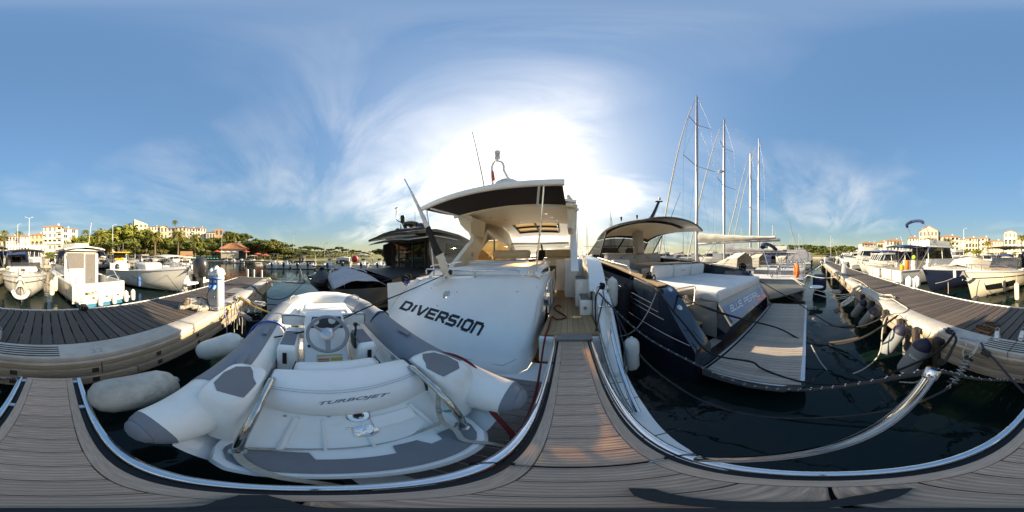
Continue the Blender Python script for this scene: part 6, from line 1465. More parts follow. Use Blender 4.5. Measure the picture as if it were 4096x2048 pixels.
rope('black cable drooping from blue plug beside the pedestal', spline([wp(.20, -.045, .47), wp(.23, -.06, .40), wp(.21, -.10, .33), wp(.17, -.12, .28), wp(.13, -.14, .2), wp(.1, -.16, .02)], 5), .008, 'rope_black', 'power_cable', 'cable')
rope('yellow hose from pedestal foot along the pier edge to the tender', spline([wp(.0, .13, .03), wp(-.3, .18, .03), wp(-.5, .12, .03), wp(-.62, .22, .03), W.d(965, 1192, 3.55), W.d(1010, 1222, 3.3), W.d(1050, 1240, 3.0), W.d(1090, 1253, 2.75)], 6), .016, 'hose_yellow', 'water_hose', 'hose')
def spring(label, a, b, r=.035, turns=8, wire=.008, m='galv', ends=.05, discs=False):
    a, b = Vector(a), Vector(b); t = thing('mooring_spring', label, 'spring', loc=(a+b)/2); o = (a+b)/2; ax_ = (b-a).normalized(); e1 = ax_.orthogonal().normalized(); e2 = ax_.cross(e1); L = (b-a).length
    pts = []
    n_ = turns*10
    for i in range(n_+1):
        k = i/n_; pts.append(a-o+ax_*(ends+(L-2*ends)*k)+(e1*cos(2*pi*turns*k)+e2*sin(2*pi*turns*k))*r)
    MB().tube(pts, wire, 6).build('coil', m, t)
    for p, d in ((a-o, 1), (b-o, -1)):
        MB().tube([p+ax_*d*(ends+.03), p+ax_*d*.01], wire*1.1, 6).build('end_rod', m, t)
        MB().tube([p+(e1*cos(k*.7)+ax_*sin(k*.7))*.018 for k in range(10)], wire*.8, 5).build('shackle', m, t)
        if discs: MB().lathe([(.0001, -.012), (r*1.25, -.012), (r*1.25, .012), (.0001, .012)], 14, p+ax_*d*(ends+.0), ax_).build('end_disc', 'rubber', t)
    return t
def wd(px, py, d): return W.d(px, py, d)
# left part: shock absorber, two springs, hanging rope ends
a = wd(955, 1190, 3.7); b_ = wd(1000, 1208, 3.55)
sa = thing('mooring_snubber', 'grey rubber mooring snubber with blue tape at the pier edge', 'snubber', loc=(a+b_)/2); o_ = (a+b_)/2
MB().tube([a-o_, (a-o_)*.6, Vector((0, 0, 0)), (b_-o_)*.6, b_-o_], [.02, .045, .05, .045, .02], 10).build('snubber_body', 'plastic_grey', sa); MB().tube([(b_-o_)*.35, (b_-o_)*.5], .053, 10).build('tape', 'plastic_lightblue', sa)
spring('steel mooring spring left of the tender bow, upper one', wd(1012, 1210, 3.45), wd(1066, 1217, 3.2), .042, 9)
spring('steel mooring spring hanging below the pier edge, lower one', wd(955, 1248, 3.15), wd(1010, 1284, 2.85), .042, 9)
cr('black line from upper spring to the tender port tube', [(1066, 1217, 3.2), (1105, 1220, 3.0), (1150, 1226, 2.9)], .011)
cr('black line from lower spring to the tender port side', [(1010, 1284, 2.85), (1040, 1283, 2.6), (1075, 1280, 2.4)], .013)
cr('yellowish old rope from pier edge to the lower spring', [(935, 1190, 3.75), (945, 1225, 3.4), (955, 1248, 3.15)], .012, 'rope_white')
cr('white rope between pier edge and rubber snubber', [(938, 1186, 3.8), (946, 1187, 3.75), (955, 1190, 3.7)], .012, 'rope_white')
for i, (px_, y0, y1, d0) in enumerate(((925, 1205, 1300, 3.5), (937, 1200, 1330, 3.5), (948, 1195, 1318, 3.48), (958, 1215, 1300, 3.45), (968, 1200, 1335, 3.42))):
    rnd = random.Random(i); rope(['white rope end hanging down pier face nearest the pedestal', 'second white rope end hanging down the pier face', 'third white rope end hanging down the pier face', 'short white rope end hanging down the pier face', 'long white rope end farthest from pedestal on pier face'][i], spline([wd(px_+rnd.uniform(-6, 6)*(1-k/5), y0+(y1-y0)*k/5, d0-.03*k+rnd.uniform(-.02, .02)) for k in range(6)], 4), .008, 'rope_white')
coil('tangle of white ropes knotted on the pier edge by the pedestal', wd(945, 1195, 3.7), .09, 'rope_white', .010, 4, 8)
rope('black rope wrapped over the pier edge towards the charcoal yacht', spline([wd(1008, 1146, 4.55), wd(1016, 1150, 4.4), wd(1030, 1168, 4.3), wd(1046, 1178, 4.35)], 5), .022, 'rope_black')
coil('white ropes knotted on the end corner of the pier', W.z(1078, 1122, 1.06), .16, 'rope_white', .014, 6, 8); spring('pale mooring spring at the far end corner of pier', wd(1088, 1124, 8.6), wd(1128, 1128, 9.2), .06, 9)
for i, px_ in enumerate((991, 1016, 1047)):
    p = wd(px_, 1078+i*1.5, 9.6); m_ = MB().lathe([(.055, -p.z-1), (.055, 0), (.03, .02), (.0001, .02)], 10, (0, 0, 0)).build('mooring_post', 'plastic_white'); m_.location = p
    tag(m_, ['leftmost of three pale posts in the water past pier end', 'middle of three pale posts in the water past pier end', 'rightmost of three pale posts in the water past pier end'][i], 'post', 'posts past the pier end')
# right part: posts, fenders
for i, (px_, py_) in enumerate(((3447, 1174), (3484, 1197), (3538, 1233), (3597, 1272), (3660, 1306), (3745, 1349))):
    p = W.y(px_, py_, -1.44); t = thing('fender_post', ['farthest', 'second farthest', 'third farthest', 'third nearest', 'second nearest', 'nearest'][i]+' black rubbing post bolted on the pier face', 'post', loc=(p.x, YN+.05, .42), group='rubbing posts on the pier face')
    MB().rbox((0, .045, .27), (.085, .085, .56), .012, 2).build('post', 'rubber_wood', t); MB().rbox((.0, -.01, .50), (.15, .06, .09), .01, 1).build('bracket', 'rubber', t)
    MB().lathe([(.0001, 0), (.022, 0), (.02, .004), (.0001, .006)], 8, (0, .045, .55)).build('post_top', 'caulk', t)
FD = [((3461, 1203), (3412, 1266), .35, .115), ((3503, 1234), (3445, 1305), .34, .115), ((3614, 1302), (3538, 1412), .33, .125), ((3706, 1358), (3612, 1486), .32, .135)]
for i, (a, b_, zb, r) in enumerate(FD):
    tp0 = W.y(a[0], a[1], -1.36); bt = W.z(b_[0], b_[1], zb)
    f_ = fender('fender', ['farthest grey cloth fender', 'second farthest grey cloth fender', 'second nearest grey cloth fender', 'nearest grey cloth fender with white script'][i]+' with navy top hanging at the pier', tp0, bt, r, 'fender_cloth', 'fender_cap', 'grey fenders at the pier', tie=tp0+Vector((.02, -.1, .08)), rope='rope_grey')
    if i == 3:
        m_ = MB().lathe([(r, .1), (r, .6)], 20, bt, tp0-bt); text_px('fender_script', 'Fiart', [(3640, 1426), (3672, 1446), (3674, 1436), (3634, 1410)], W, bvh_of(m_), 'letter_white', f_, .006, .3, .01).location = -bt
# cleat and ropes by the gangway
c0 = W.z(3800, 1331, ZD); ct = thing('cleat', 'galvanised cleat on the concrete pier edge right of the shoes', 'cleat', loc=(c0.x, c0.y, ZD), rz=.5)
for dx in (-.04, .04): MB().tube([(dx, 0, 0), (dx*.8, 0, .05)], .014, 8).build('cleat_leg', 'galv', ct)
MB().tube([(-.14, 0, .062), (-.06, 0, .055), (.06, 0, .055), (.14, 0, .062)], [.006, .014, .014, .006], 8).build('cleat_horn', 'galv', ct); box('cleat_plate', 'galv', ct, -.08, .08, -.03, .03, 0.001, .006)
coil('black rope turns round the pier cleat', c0+Vector((0, 0, .03)), .06, seed=21, turns=4, rr=.013)
rope('thick black rope from pier cleat down to the gangway stanchion top', spline([c0+Vector((.03, .02, .04)), W.d(3824, 1350, 1.75), W.d(3806, 1400, 1.45), W.d(3780, 1445, 1.1), wst+Vector((.02, -.05, .0))], 6), .015, 'rope_black')
p = W.z(3895, 1362, ZD); o = MB().rbox((0, 0, 0), (.36, .05, .012), .004, 1, rz=.15).build('steel_plate', 'galv'); o.location = (p.x, p.y, ZD+.008); tag(o, 'steel plate lying on pier edge beside the black slots', 'plate')
spring('big mooring spring with rubber discs below the pier near the gangway', W.d(3884, 1418, 1.68), W.d(3795, 1548, 1.42), .042, 8, .008, 'galv', .06, True)
cr('pink and white rope knotted from pier plate to the big spring', [(3912, 1372, 1.78), (3905, 1395, 1.73), (3890, 1415, 1.69)], .020, 'rope_white')
cr('dark violet rope from pier plate down past the gangway end', [(3925, 1372, 1.8), (3940, 1400, 1.70), (3985, 1445, 1.6), (4040, 1510, 1.45), (4100, 1572, 1.25)], .013, 'rope_grey')
coil('dark violet rope knot at the pier plate', W.d(3943, 1412, 1.66), .05, 'rope_grey', .012, 8, 5)
cr('thin white rope hanging down pier face left of the plate', [(3865, 1362, 1.86), (3862, 1385, 1.78), (3852, 1405, 1.75), (3856, 1440, 1.7), (3850, 1458, 1.68)], .008, 'rope_white')
rope('dark heavy mooring rope of DIVERSION dipping low to the big spring', spline([Frame(20).world((.62, 2.5, 1.40)), W.d(2465, 1260, 2.5), W.d(2560, 1420, 2.1), W.d(2700, 1540, 1.85), W.d(2860, 1625, 1.6), W.d(3060, 1668, 1.42), W.d(3280, 1672, 1.34), W.d(3480, 1655, 1.34), W.d(3640, 1620, 1.36), W.d(3760, 1572, 1.40), W.d(3795, 1548, 1.42)], 7), .015, 'rope_grey')
cr('thin pale chain line hanging beside gangway stanchion', [(3735, 1492, .62), (3700, 1510, .68), (3660, 1530, .75), (3600, 1528, .85)], .005, 'galv')
coil('black rope turns on starboard wing bollard of DIVERSION', Frame(20).world((.55, 2.66, 1.64)), .06, seed=31, turns=5, rr=.013)
rope('black rope hanging from DIVERSION wing bollard to the gangway hinge', spline([Frame(20).world(v) for v in ((.50, 2.62, 1.62), (.42, 2.55, 1.45), (.40, 2.4, 1.15), (.38, 2.2, 1.05))], 5), .012, 'rope_black')
rope('flecked black rope holding the gangway end from DIVERSION wing', spline([Frame(20).world(v) for v in ((.58, 2.58, 1.60), (.48, 2.4, 1.35), (.36, 2.18, 1.05))], 5), .010, 'rope_grey')
o = MB().tube([Frame(20).world(v) for v in ((.56, 2.58, 1.58), (.52, 1.9, 1.12), (.46, 1.02, .56))], .024, 12).build('chrome_strut', 'chrome'); tag(o, 'long chrome tube leaning from DIVERSION wing down to its platform', 'pole')
o = MB().tube([Frame(20).world(v) for v in ((.41, 2.15, 1.02), (.41, 1.6, .78), (.42, 1.04, .55))], .02, 10).build('brass_strut', 'chrome_aged'); tag(o, 'brass toned tube lashed beside the gangway right tube', 'pole')
# white hose coiled on the pier
hp_ = [W.z(3390, 1106, ZD+.015), W.z(3440, 1125, ZD+.015), W.z(3475, 1150, ZD+.015), W.z(3510, 1172, ZD+.015), W.z(3545, 1182, ZD+.015)]
cc = W.z(3548, 1190, ZD+.02)
for k in range(22): hp_.append(cc+Vector((cos(k*.75)*(.26+.05*sin(k)), sin(k*.75)*(.17+.04*cos(k*1.7)), .004*k % .03)))
hp_ += [W.z(3600, 1215, ZD+.015), W.z(3630, 1235, ZD+.015), W.z(3612, 1250, ZD+.015), W.z(3575, 1256, ZD+.02), W.d(3545, 1270, 2.6), W.d(3530, 1320, 2.5), W.d(3522, 1400, 2.45), W.d(3490, 1450, 2.45), W.d(3420, 1492, 2.45), W.d(3340, 1500, 2.5), W.d(3290, 1460, 2.6), W.d(3245, 1380, 2.75)]
rope('white water hose coiled on the pier and dipping across to the blue yacht platform', spline(hp_, 5), .011, 'rope_white', 'water_hose', 'hose')
# ropes of the sailboat sterns to the pier
for i, pts in enumerate(([(3165, 1108, 7.2), (3240, 1150, 5.8), (3310, 1172, 4.8), (3385, 1178, 4.1), (3440, 1150, 3.9)], [(3160, 1105, 7.3), (3240, 1165, 5.6), (3275, 1180, 5.0), (3340, 1190, 4.4), (3400, 1180, 4.0), (3440, 1152, 3.9)], [(3275, 1180, 5.0), (3330, 1196, 4.5), (3390, 1190, 4.1), (3445, 1160, 3.9)], [(3225, 1100, 7.0), (3290, 1112, 6.0), (3350, 1108, 5.6)])):
    cr(['upper white stern rope of nearest sailboat to the pier', 'knotted white stern rope of nearest sailboat to the pier', 'slack white stern rope looping low to the pier', 'short thick rope from nearest sailboat to pier by second pedestal'][i], pts, .011, 'rope_white')
spring('pale mooring spring of the nearest sailboat by the fender posts', wd(3365, 1222, 3.9), wd(3415, 1188, 3.7), .05, 7, .012, 'fender_white'); spring('pale mooring spring between stern ropes of nearest sailboat', wd(3325, 1166, 4.9), wd(3362, 1166, 4.6), .05, 7, .012, 'rope_white')
coil('white ropes knotted on pier edge opposite the nearest sailboat', W.z(3440, 1148, ZD+.06), .12, 'rope_white', .012, 12, 9); coil('old ropes heaped on pier edge by the second pedestal', W.z(3350, 1098, ZD+.05), .22, 'rope_white', .016, 13, 9)
for i, (px_, py_, d0) in enumerate(((3290, 1300, 4.0), (3305, 1377, 2.9))): pass
for i, pts in enumerate(([(3318, 1300, 4.02), (3360, 1306, 3.8), (3420, 1302, 3.55)], [(3318, 1370, 2.92), (3370, 1364, 2.85), (3435, 1350, 2.8)])):
    P = spline([wd(*q) for q in pts], 5); o = MB().tube(P, .032, 8, flat=.6).build('rubber_snubber', 'rubber_wood'); tag(o, ['upper rubber snubber threaded on blue yacht mooring rope', 'lower rubber snubber threaded on blue yacht mooring rope'][i], 'snubber')
# the dog asleep beside the pedestal
dp = W.z(792, 1231, ZD); dog = thing('dog', 'small shaggy white dog with dark back patch lying on the pier boards', 'dog', loc=(dp.x, dp.y, ZD+.002), rz=math.atan2(-.8, .6)); dog.scale = (1.15, 1.15, 1.2)
V = [(-.19, 0, .085), (-.06, -.015, .105), (.08, 0, .11), (.165, .015, .125), (.215, .04, .105), (.258, .072, .078), (.16, .07, .05), (.25, .10, .03), (.33, .115, .026), (.17, -.05, .05), (.28, -.03, .028), (.36, -.01, .026), (-.12, .10, .075), (-.17, .17, .035), (-.05, .20, .028), (.02, .205, .026), (-.06, .11, .04), (.06, .14, .028), (.11, .145, .026), (-.27, .03, .06), (-.32, .07, .045)]
E_ = [(0, 1), (1, 2), (2, 3), (3, 4), (4, 5), (2, 6), (6, 7), (7, 8), (2, 9), (9, 10), (10, 11), (0, 12), (12, 13), (13, 14), (14, 15), (0, 16), (16, 17), (17, 18), (0, 19), (19, 20)]
RR = [.085, .092, .088, .062, .062, .032, .038, .027, .026, .038, .027, .026, .058, .036, .028, .026, .036, .028, .025, .03, .018]
me = bpy.data.meshes.new('dog_body'); me.from_pydata(V, E_, []); ob = bpy.data.objects.new('dog_body', me); COL.objects.link(ob)
sk = ob.modifiers.new('s', 'SKIN'); ob.modifiers.new('u', 'SUBSURF').levels = 3
for i, r in enumerate(RR): me.skin_vertices[0].data[i].radius = (r, r); me.skin_vertices[0].data[i].use_root = (i == 0)
me2 = bpy.data.meshes.new_from_object(ob.evaluated_get(bpy.context.evaluated_depsgraph_get())); bpy.data.objects.remove(ob)
rnd = random.Random(2)
for v in me2.vertices: v.co += v.normal*rnd.uniform(-.006, .010)
me2.materials.append(M['dog_white']); me2.materials.append(M['dog_dark']); me2.materials.append(M['dog_tan'])
for f in me2.polygons:
    c = f.center; f.use_smooth = True
    if (-.16 < c.x < .02 and c.z > .10 and c.y < .05): f.material_index = 1
    elif c.x > .18 and c.z > .06 and c.y > .0 and c.y < .1: f.material_index = 2
db = link('body', me2, dog)
for s, (ex, ey) in ((1, (.19, .085)), (-1, (.215, -.015))): MB().ell((ex, ey, .125), (.03, .016, .038), 8, 6).build('ear', 'dog_tan', dog)
MB().ell((.283, .088, .078), (.010, .010, .008), 8, 6).build('nose', 'dog_dark', dog)
for ey in ((.245, .085, .118), (.262, .045, .118)): MB().ell(ey, (.006, .006, .006), 6, 5).build('eye', 'plastic_black', dog)
# fur: short tufts
fu = MB(); rnd = random.Random(5); vs_ = list(me2.vertices)
for k in range(2600):
    v = rnd.choice(vs_); n = Vector(v.normal); p = Vector(v.co)
    if p.z < .012: continue
    sd = n.orthogonal().normalized()*rnd.uniform(.003, .006); tip = p+n*rnd.uniform(.010, .02)+Vector((rnd.uniform(-.012, .012), rnd.uniform(-.012, .012), rnd.uniform(-.012, .004)))
    mi = 1 if (-.16 < p.x < .02 and p.z > .10 and p.y < .05) else (2 if (p.x > .18 and p.z > .06 and 0 < p.y < .1) else 0)
    fu.add([p-sd, p+sd, tip], [(0, 1, 2)], mi)
fo = bpy.data.objects.new('fur', fu.mesh('fur', ['dog_white', 'dog_dark', 'dog_tan'])); COL.objects.link(fo); fo.parent = dog; fo['kind'] = 'stuff'
# shoes
def shoe(label, px_, py_, rz, kind):
    p = W.z(px_, py_, ZD); t = thing('shoe', label, 'shoe', loc=(p.x, p.y, ZD+.001), rz=rz)
    out = [(-.13, 0), (-.115, .032), (-.05, .036), (.03, .044), (.10, .044), (.14, .022), (.148, 0), (.14, -.024), (.10, -.042), (.03, -.040), (-.05, -.033), (-.115, -.030)]
    MB().loft([[(x_*k, y_*k, z_) for x_, y_ in out] for z_, k in ((0, .97), (.008, 1), (.024, 1.0))]).build('sole', 'plastic_white' if kind == 's' else 'leather_orange', t)
    hgt = lambda x_: .085 if x_ < -.02 else (.085-(x_+.02)*.30 if x_ < .1 else .045-(x_-.1)*.35)
    if kind == 's':
        up = MB().loft([[(x_*.98, y_*.96, .024) for x_, y_ in out], [(x_*.96, y_*.92, .024+(hgt(x_)-.024)*.6) for x_, y_ in out], [(x_*.88, y_*.55, hgt(x_)) for x_, y_ in out]], True, (False, False)).build('upper', 'shoe_grey', t)
        MB().grid([[(x_, y_*.5, hgt(x_)+.002) for y_ in (-.05, 0, .05)] for x_ in (.0, .04, .08, .12)], .006).build('tongue', 'plastic_white', t)
        for k in range(4): MB().tube([(.0+k*.025, -.024, .088-k*.008), (.012+k*.025, 0, .092-k*.008), (.0+k*.025, .024, .088-k*.008)], .004, 5).build('lace', 'plastic_white', t)
        MB().tube([(-.08, -.03, .08), (-.12, 0, .092), (-.08, .03, .08), (-.02, .03, .085)], .008, 6).build('collar', 'shoe_grey', t)
    else:
        MB().loft([[(x_*.98, y_*.96, .02) for x_, y_ in out], [(x_*.97, y_*.97, .045 if x_ < .05 else .04) for x_, y_ in out], [(x_*.93, y_*.85, .058) for x_, y_ in out]], True, (False, False)).build('upper', 'suede', t)
        MB().grid([[(x_, y_, .052+.012*(1-abs(y_)/.04)) for y_ in (-.037, 0, .037)] for x_ in (.035, .07, .10, .13)], .008).build('vamp', 'suede', t)
        MB().prism([(x_*.86, y_*.75) for x_, y_ in out], .026, .03).build('insole', 'leather_orange', t)
    return t
shoe('left grey sneaker with white laces of the pair on pier boards', 3988, 1346, rad(112), 's'); shoe('right grey sneaker with white laces of the pair on pier boards', 4090, 1345, rad(96), 's')
shoe('nearer brown suede loafer with orange lining beside the sneakers', 3932, 1322, rad(172), 'l'); shoe('farther brown suede loafer with orange lining beside the sneakers', 3968, 1306, rad(168), 'l')
# ---------------------------------------------------------------- boats on the far side of the pier
b1 = put(sportboat('motorboat', 'white motorboat with grey anchor on its bow and charcoal bimini facing the pier', L=7.4, B=2.75, fs=.85, fb=1.30, canvas='canvas_black', tall=2.5, wh=.6, sun='canvas_beige', ob=1, stripe='letter_grey'), 1.55, -14.0, -4)
MB().tube(spline([(-.36, 7.08, .62), (-.22, 7.2, .42), (0, 7.25, .36), (.22, 7.2, .42), (.36, 7.08, .62)], 4), .085, 8).build('bow_fender', 'fender_white', b1)
for x_ in (-.34, .34): MB().tube([(x_, 7.08, .62), (x_, 7.1, 1.3)], .008, 5).build('fender_line', 'rope_white', b1)
MB().prism([(-.22, -.3), (0, .26), (.22, -.3), (.08, -.1), (-.08, -.1)], 7.42, 7.46, f=lambda u, v, wq: (u, wq, .98+v)).build('anchor_fluke', 'galv', b1)
MB().rbox((0, 5.0, 1.42), (1.5, 1.2, .3), .12, 3).build('deck_console', 'boat_white', b1); MB().rbox((0, 5.62, 1.42), (.24, .03, .1), .02, 2).build('deck_window', 'glass_dark', b1)
for i, (px_, y0, y1, d, l) in enumerate(((208, 1120, 1182, 7.4, 'cream fender, left of the two on the anchor boat side'), (222, 1105, 1165, 8.1, 'cream fender, right of the two on the anchor boat side'), (241, 1095, 1135, 9.6, 'white fender on port side of MAUPITI near its bow'), (271, 1138, 1195, 8.0, 'white fender on port quarter of MAUPITI'))):
    fender('fender', l, wd(px_, y0, d), wd(px_, y1, d), .115, 'fender_cream' if i < 2 else 'fender_white', tie=wd(px_, y0-22, d))
fender('fender', 'cream fender hanging between the beige sport boat and the anchor boat', wd(4066, 1130, 7.6), wd(4068, 1200, 7.6), .11, 'fender_cream', tie=wd(4066, 1100, 7.6))
# MAUPITI
b2 = put(cabinboat('cabin_boat', 'cream cabin boat reading MAUPITI with curtained door and white stern fenders', L=6.9, B=2.75, fs=.95, fb=1.35, hm='boat_white', roof=2.42, ycab=(.30, .66), win='glass_smoke', aft='curtain', anti='antifoul_blue'), -2.35, -6.75, 170)
t = b2; y0 = 6.9*.30
box('aft_bulkhead', 'boat_white', t, -1.0, 1.0, y0-.03, y0-.015, .45, 2.36); 
for k, (xa, xb, za, zb) in enumerate(((-.88, .08, 1.48, 2.30), (.16, .78, .62, 2.26))):
    rows = [[(xa+(xb-xa)*i/24, y0-.06-.012*sin(i*2.1), z_) for i in range(25)] for z_ in (za, zb)]; MB().grid(rows, .004).build('curtain', 'curtain', t)
    box('aft_pane', 'glass_clear', t, xa-.01, xb+.01, y0-.085, y0-.08, za-.01, zb+.01)
for x_ in (-.93, .12, .83): box('door_frame', 'boat_white', t, x_-.03, x_+.03, y0-.1, y0-.031, .5, 2.36)
box('door_frame', 'boat_white', t, -.96, .12, y0-.1, y0-.031, 1.40, 1.46); box('door_frame', 'boat_white', t, -.96, .86, y0-.1, y0-.031, 2.31, 2.37)
MB().grid([[(x_, y_, 2.46+.14*(1-(x_/1.15)**2)) for x_ in (-1.15, -.8, -.4, 0, .4, .8, 1.15)] for y_ in (y0-.55, y0, y0+1.4)], .06).build('roof_overhang', 'boat_white', t)
for s in (-1, 1):
    MB().grid([[(s*1.06, y0-.5, 2.42), (s*1.12, y0+.5, 2.42)], [(s*1.14, y0-.45, 2.2), (s*1.16, y0+.5, 2.0)]], .02).build('side_canvas', 'canvas_navy', t)
    MB().tube([(s*1.1, y0-.5, 2.40), (s*1.25, .35, 1.0)], .02, 6).build('awning_strut', 'chrome', t)
    MB().tube(spline([(s*1.1, .1, 1.0), (s*1.05, .1, 1.22), (s*.5, .06, 1.24), (s*.35, .06, 1.0)], 3), .018, 6).build('stern_rail', 'chrome', t)
MB().grid([[(-1.30, -.02, z_), (0, -.06, z_), (1.30, -.02, z_)] for z_ in (.15, .5, .95)], .02).build('transom', 'gelcoat_cream', t)
box('bathing_platform', 'boat_white', t, -1.2, 1.3, -.55, -.03, .22, .32, .03); box('hull_strip', 'antifoul_blue', t, -1.15, 1.2, -.5, -.05, .05, .2)
text_on('boat_name', 'MAUPITI', [(-.75, -.115, .48), (-.22, -.115, .48), (-.22, -.115, .64), (-.75, -.115, .64)], 'letter_black', t, 0, .004, .01)
box('transom_gate', 'gelcoat_worn', t, .18, .72, -.10, -.065, .40, .92, .02)
for i, x_ in enumerate((-.35, .30, .92, 1.32)):
    p = b2.matrix_world if False else None
    a = -rad(170); q = Matrix.Rotation(a, 3, 'Z') @ Vector((x_, -.66, 0))+Vector((-2.35, -6.75, 0))
    fender('fender', ['leftmost', 'second', 'third', 'rightmost'][i]+' white fender along the stern of MAUPITI', q+Vector((0, 0, .62)), q+Vector((0, 0, .10)), .10, 'fender_white', group='fenders along the stern of MAUPITI')
coil('black rope heap on far pier edge before MAUPITI stern', W.z(335, 1232, ZD+.04), .10, seed=41, turns=7, rr=.012)
cr('black mooring rope from anchor boat bow to rope heap on the pier', [(148, 1112, 7.6), (230, 1160, 6.0), (290, 1205, 4.8), (335, 1228, 4.1)], .011); cr('black rope from MAUPITI rail down to rope heap on the pier', [(300, 1110, 7.4), (312, 1165, 6.2), (328, 1215, 4.6), (336, 1228, 4.1)], .011)
# white sport boat with the blue fender
b3 = put(sportboat('motorboat', 'white open sport boat with clear windscreen, bow pointing to the pier past MAUPITI', L=7.8, B=2.75, fs=.95, fb=1.45, ob=1, fpad=False, hm='boat_white', glassm='glass_clear', win=False), -6.55, -13.6, -3)
MB().rbox((0, 4.3, 1.45), (1.5, 1.5, .5), .2, 3).build('console_coaming', 'boat_white', b3)
fender('fender', 'blue fender on the side of white sport boat next to MAUPITI', wd(557, 1105, 10.3), wd(557, 1146, 10.3), .11, 'fender_blue', tie=wd(560, 1070, 10.3))
cr('black bow rope of white sport boat to the far pier edge', [(655, 1085, 10), (690, 1130, 8.2), (715, 1160, 7.0)], .012); cr('long black spring line from MAUPITI rail to pier edge before the sport boat', [(525, 1102, 8.6), (600, 1140, 7.6), (700, 1165, 7)], .012)
coil('white rope with yellow tail knotted on far pier edge by the dog', W.z(738, 1160, ZD+.05), .13, 'rope_white', .012, 42, 7)
# open boat with big outboard and charcoal T-top
b4 = put(openboat('motorboat', 'open boat with black framed T-top and large dark outboard motor', L=8.2, B=2.7, fs=.85, fb=1.2, top='boat_white', ob=0), -8.95, -6.9, 184)
outboard(b4, 0, -.40, .75, 2.2, 'charcoal'); box('stern_deck', 'gelcoat_worn', b4, -1.2, 1.2, -.5, .05, .28, .42, .04)
for x_ in (-.8, .75): MB().tube(spline([(x_, -.1, .42), (x_, -.05, 1.45), (x_+.05, .1, 1.75), (x_+.3, .15, 1.8)], 4), .022, 6).build('stern_hoop', 'chrome', b4)
text_on('motor_lettering', 'YAMAHA', [(-.40, -.75, 1.40), (-.40, -.2, 1.40), (-.39, -.2, 1.52), (-.39, -.75, 1.52)], 'letter_white', b4, .2, .002)
# right of the gangway
r1 = put(sportboat('motorboat', 'beige sport boat with tan foredeck pad and dark hull window, bow to the pier', L=8.4, B=2.95, fs=1.05, fb=1.42, hm='gelcoat_cream', canvas='canvas_black', tall=2.75, wh=.75, sun='teak_table', ob=1, stripe='charcoal', win=False), 4.35, -14.4, 1)
def patch_boat(root, quad, m, name):
    hu = [c for c in root.children if c.name.startswith('hull')][0]; T = Matrix.Translation(root.location) @ Matrix.Rotation(root.rotation_euler.z, 4, 'Z')
    bv = BVHTree.FromPolygons([T @ v.co for v in hu.data.vertices], [list(p.vertices) for p in hu.data.polygons]); o = patch_px(name, quad, W, bv, m, root, .012, 6); I = T.inverted()
    if o:
        for v in o.data.vertices: v.co = I @ v.co
patch_boat(r1, [(3945, 1161), (4012, 1152), (4006, 1130), (3938, 1141)], 'glass_dark', 'hull_window'); patch_boat(r1, [(4022, 1150), (4062, 1139), (4060, 1118), (4022, 1128)], 'glass_dark', 'hull_window'); patch_boat(r1, [(3838, 1146), (3861, 1162), (3862, 1136), (3832, 1128)], 'hull_black', 'bow_thruster')
MB().tube([(-.25, 8.02, 1.1), (-.1, 8.3, .95), (.05, 8.5, 1.05)], .05, 6).build('bow_anchor', 'chrome', r1)
fender('fender', 'black slim fender on the beige sport boat side', wd(4018, 1122, 8.4), wd(4018, 1168, 8.4), .075, 'canvas_black', tie=wd(4008, 1075, 8.6)); fender('fender', 'white fender at the bow of beige sport boat', wd(3818, 1080, 8.2), wd(3820, 1112, 8.2), .08, 'fender_white')
cr('white bow rope from navy hulled boat to the pier post', [(3818, 1110, 8.0), (3780, 1125, 7.4), (3742, 1134, 7.0)], .014, 'rope_white'); cr('dark bow rope of beige sport boat to pier edge', [(3918, 1120, 7.4), (3910, 1150, 6.4), (3906, 1185, 5.2), (3905, 1200, 4.4)], .02, 'rope_grey')
coil('dark rope coil hanging on pier edge at bow of beige sport boat', W.z(3908, 1199, ZD), .12, 'rope_grey', .013, 51, 8); cr('thin rope hanging from the navy boat bow line', [(3792, 1122, 7.6), (3793, 1150, 7.6), (3793, 1175, 7.6)], .012, 'rope_white')
r2 = put(sportboat('motorboat', 'navy hulled motorboat with beige cover over its cockpit and red waterline', L=8.2, B=2.9, fs=1.0, fb=1.40, hm='hull_navy', cover='canvas_beige', ob=1, anti='boot_red', win=False, ch=1.55), 7.7, -14.1, -2)
r3 = put(cabinboat('cabin_cruiser', 'white flybridge cruiser with blue cockpit awning and navy folded bimini arch', L=9.6, B=3.3, fs=1.1, fb=1.6, roof=2.9, ycab=(.30, .66), fly=True, canvas='canvas_blue', aft='glass_smoke', radar=False), 11.2, -5.7, 178)
for z_, k in ((0, 1),): MB().tube(spline([(-1.2, 3.4, 3.3), (-1.15, 2.4, 4.8), (-.9, 2.2, 5.0), (0, 2.15, 5.1), (.9, 2.2, 5.0), (1.15, 2.4, 4.8), (1.2, 3.4, 3.3)], 5), .03, 6).build('bimini_arch', 'alu', r3)
MB().tube(spline([(-1.15, 2.4, 4.82), (-.9, 2.2, 5.0), (0, 2.15, 5.1), (.9, 2.2, 5.0), (1.15, 2.4, 4.82)], 5), .13, 8).build('folded_bimini', 'canvas_navy', r3)
box('bathing_platform', 'boat_white', r3, -1.4, 1.4, -.75, -.02, .25, .36, .05); box('platform_teak', 'teak', r3, -.9, .9, -.65, -.1, .362, .372)
MB().rbox((.5, 1.2, 1.45), (.35, .3, .75), .1, 3).build('life_jackets', 'orange', r3); MB().rbox((-.35, 1.3, 1.2), (.3, .3, .5), .1, 2).build('yellow_bag', 'sticker_yellow', r3); MB().ell((.9, 1.6, 2.05), (.16, .16, .16), 10, 8).build('yellow_float', 'yellow_green', r3)
